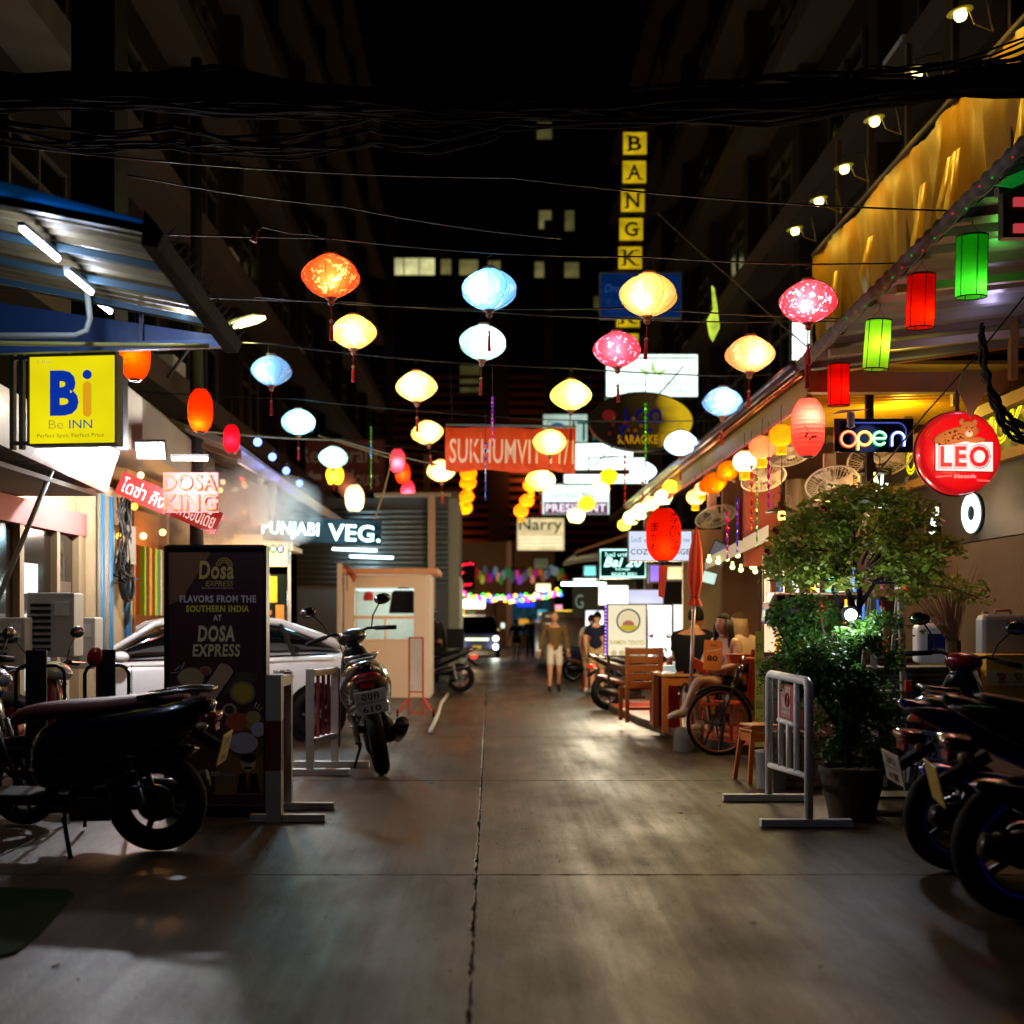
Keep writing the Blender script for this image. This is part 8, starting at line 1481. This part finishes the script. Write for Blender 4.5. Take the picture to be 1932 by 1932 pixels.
cb = T('cardboard_box', 'open yellow and white beer carton with gold emblems at the right edge', 'box', P(1908, 1320, 10.1), R(-4)); w_, h_ = S(92, 10.1), S(85, 10.1); YB = M('#c09a0c', .7, 0, .1, .1, 5)
MB().box((0, .17, h_/2), (w_, .34, h_)).build('carton', YB, cb, bevel=.004); MB().box((-.01, -.004, h_*.48), (w_*.94, .006, h_*.34)).build('print_band', M('#c8c0b0', .7), cb)
for x in (-.08, .06): mb = MB().ell((x, -.009, h_*.52), (.035, .003, .035), 10, 6).ell((x-.03, -.009, h_*.56), (.016, .003, .02), 8, 6).box((x, -.009, h_*.4), (.07, .003, .012)).build('emblem', M('#8a6a1c', .6), cb)
txt('ESTD 1933', (-.06, h_*.8, .12, h_*.88), M('#e0d8b8', .6), cb, y=-.003); txt('SINGHA', (-.11, h_*.38, -.05, h_*.41), M('#8a6a1c', .6), cb, y=-.01); txt('100% MALT', (-.13, h_*.12, -.03, h_*.19), M('#d8c890', .6), cb, y=-.003)
MB().loft([[(-w_*.5, .0, h_*.05), (-w_*.5, .008, h_*.05), (-w_*.5, .3, h_*.05), (-w_*.5, .29, h_*.04)], [(-w_*.5-.12, .0, h_*.95), (-w_*.5-.12, .008, h_*.97), (-w_*.5-.1, .3, h_*.9), (-w_*.5-.1, .29, h_*.9)]]).build('flap', M('#b8b0a8', .7), cb)
cr = T('crate_stack', 'stack of dark grey slatted crates and boards under the white jerrycan', 'crate stack', (P(1740, 0, 10.5).x, 10.5, 0)); wz_ = S(200, 10.5); s0 = None
for k in range(17):
    if s0 is None: s0 = MB().box((0, 0, 0), (wz_, .5, .038)).build('plank', M('#4c4c4e', .7, 0, .4, .3, 5), cr, bevel=.004); o = s0
    else: o = s0.copy(); COL.objects.link(o)
    o.location = (.02*((k*7) % 3-1), .01*(k % 3), .32+k*.046)
for x in (-.35, 0, .35): MB().box((x, .0, .16), (.08, .45, .3)).build('block', M('#3c3c38', .8), cr)
for k, (px, py, w_, c) in enumerate(((1665, 1388, 60, '#b0b4b8'), (1672, 1420, 90, '#9aa09a'), (1650, 1488, 90, '#8a9088'))): MB().box((P(px, 0, 9.2).x-cr.location.x, -.35, P(0, py, 9.2).z), (S(w_, 9.2), .04, .03)).build('shelf_bar', M(c, .5), cr)
rk = T('plant_rack', 'low metal rack with small pots in the dark beside the clay pot', 'rack', (P(1690, 0, 9.1).x, 9.15, 0))
for z in (.12, .38): MB().box((0, 0, z), (.62, .3, .02)).build('shelf', M('#6a7470', .5, .3), rk)
for x in (-.3, .3): MB().box((x, 0, .22), (.025, .3, .44)).build('side_frame', M('#6a7470', .5, .3), rk)
for k in range(4): MB().lathe([(.04, 0), (.06, .1), (.05, .1)], 14, c=(-.2+.14*k, 0, .395)).build('pot', M('#6a3a28', .8), rk)
cn_ = T('traffic_cone', 'orange road cone with white bands beside the man in the dark polo', 'cone', G(1108, 1300)); MB().lathe([(.001, .62), (.03, .62), (.13, .03), (.001, .03)], 18).build('cone', M('#c84018', .5), cn_, smooth=True); MB().box((0, 0, .015), (.34, .34, .03)).build('base', M('#c84018', .5), cn_); MB().lathe([(.062, .45), (.085, .33)], 18).build('band', M('#d0ccc8', .4), cn_)
# ================================================================= OVERHEAD CABLES
def cable_bundle(label, ends, n, r0, sag, spread, seed):
    r = T('cable_bundle', label, 'cables', (0, 0, 0)); rr = random.Random(seed)
    for k in range(n):
        pts = []; off = [Vector((0, rr.uniform(-spread, spread), rr.uniform(-spread, spread)*1.1)) for _ in ends]; s_ = sag*rr.uniform(.5, 1.5)
        for i in range(len(ends)-1):
            for j in range(12): t = j/12; q = Vector(ends[i]).lerp(Vector(ends[i+1]), t)+off[i].lerp(off[i+1], t); q.z -= 4*s_*t*(1-t); q.y += .03*math.sin(j*1.1+k); pts.append(q)
        pts.append(Vector(ends[-1])+off[-1]); MB().tube(pts, rr.uniform(.008, r0), 6).build('cable', M('#020202', .8, 0, .1, 0), r, smooth=True)
    return r
cable_bundle('thick tangle of black utility cables crossing the top of the picture', [P(-90, 165, 9.0), P(420, 180, 9.6), P(960, 200, 10), P(1450, 185, 9.6), P(2050, 135, 8.8)], 44, .026, .03, .15, 1)
cable_bundle('loose black cables drooping at the top left over the awning', [P(-80, 225, 9.2), P(330, 265, 9.8), P(700, 245, 10.2), P(950, 222, 10)], 9, .014, .1, .12, 2)
cable_bundle('black cables rising to the upper right corner past the reflector lamps', [P(1300, 215, 10.5), P(1640, 150, 9.6), P(2020, 60, 8.8)], 10, .014, .1, .1, 3)
cable_bundle('black cable loops gathered behind the round red sign at the right edge', [P(1850, 620, 9.0), P(1862, 720, 9.1), P(1905, 800, 9.2), P(1990, 830, 9.2)], 9, .02, .05, .07, 4)
for k, (pa, pb, Y, lb_) in enumerate(((( -20, 270), (1950, 400), 9, 'long single dark wire running just below the cable tangle to the tarpaulin'), ((240, 330), (1060, 450), 10.5, 'dark wire crossing left of the lane above the orange silk lantern'), ((480, 560), (1932, 600), 11.2, 'thin wire passing between the first and second lantern rows'), ((1560, 1000), (1932, 560), 10.2, 'oblique dark cable rising behind the tall red and white lantern'), ((1240, 400), (1530, 660), 12.5, 'diagonal cable running down from the letter sign to the right awning'), ((1120, 880), (1290, 690), 16, 'thin pale cable crossing the oval karaoke sign'))):
    wire(lb_, [P(*pa, Y), P((pa[0]+pb[0])/2, (pa[1]+pb[1])/2, Y+.3), P(*pb, Y)], .008, sag=.15, group='wires across the lane')
wire('yellowish cord dropping from the wire beside the red paper lanterns', [P(600, 822, 17), P(740, 865, 17.2), P(725, 925, 17.2), P(690, 1030, 17.2)], .012, '#7a5a20')
wire('grey-white wire along the lower left under the icy white lantern', [P(350, 810, 14), P(640, 830, 16), P(840, 880, 17.5)], .012, '#6a665c', sag=.1)
# red leaf/flower accents in the tree
rr = random.Random(15)
for px, py, bl_ in ((2010, 1240, 'orange-red blossom at the top of the tree crown'), (1893, 1295, 'orange-red blossom at the upper left edge of the tree crown'), (1873, 1345, 'orange-red blossom at the lower left edge of the tree crown')):
    o = MB().ell((0, 0, 0), (.03, .02, .02), 10, 6, (0, .4, 0)).ell((.015, 0, -.02), (.018, .014, .02), 8, 6).build('blossom', M('#b83018', .6), loc=P(px/1.294, py/1.294, 8.95), smooth=True); tag(o, bl_, 'flower', 'orange-red blossoms on the tree')
flush_text(); flush_skin()
print('objects', len(bpy.data.objects))
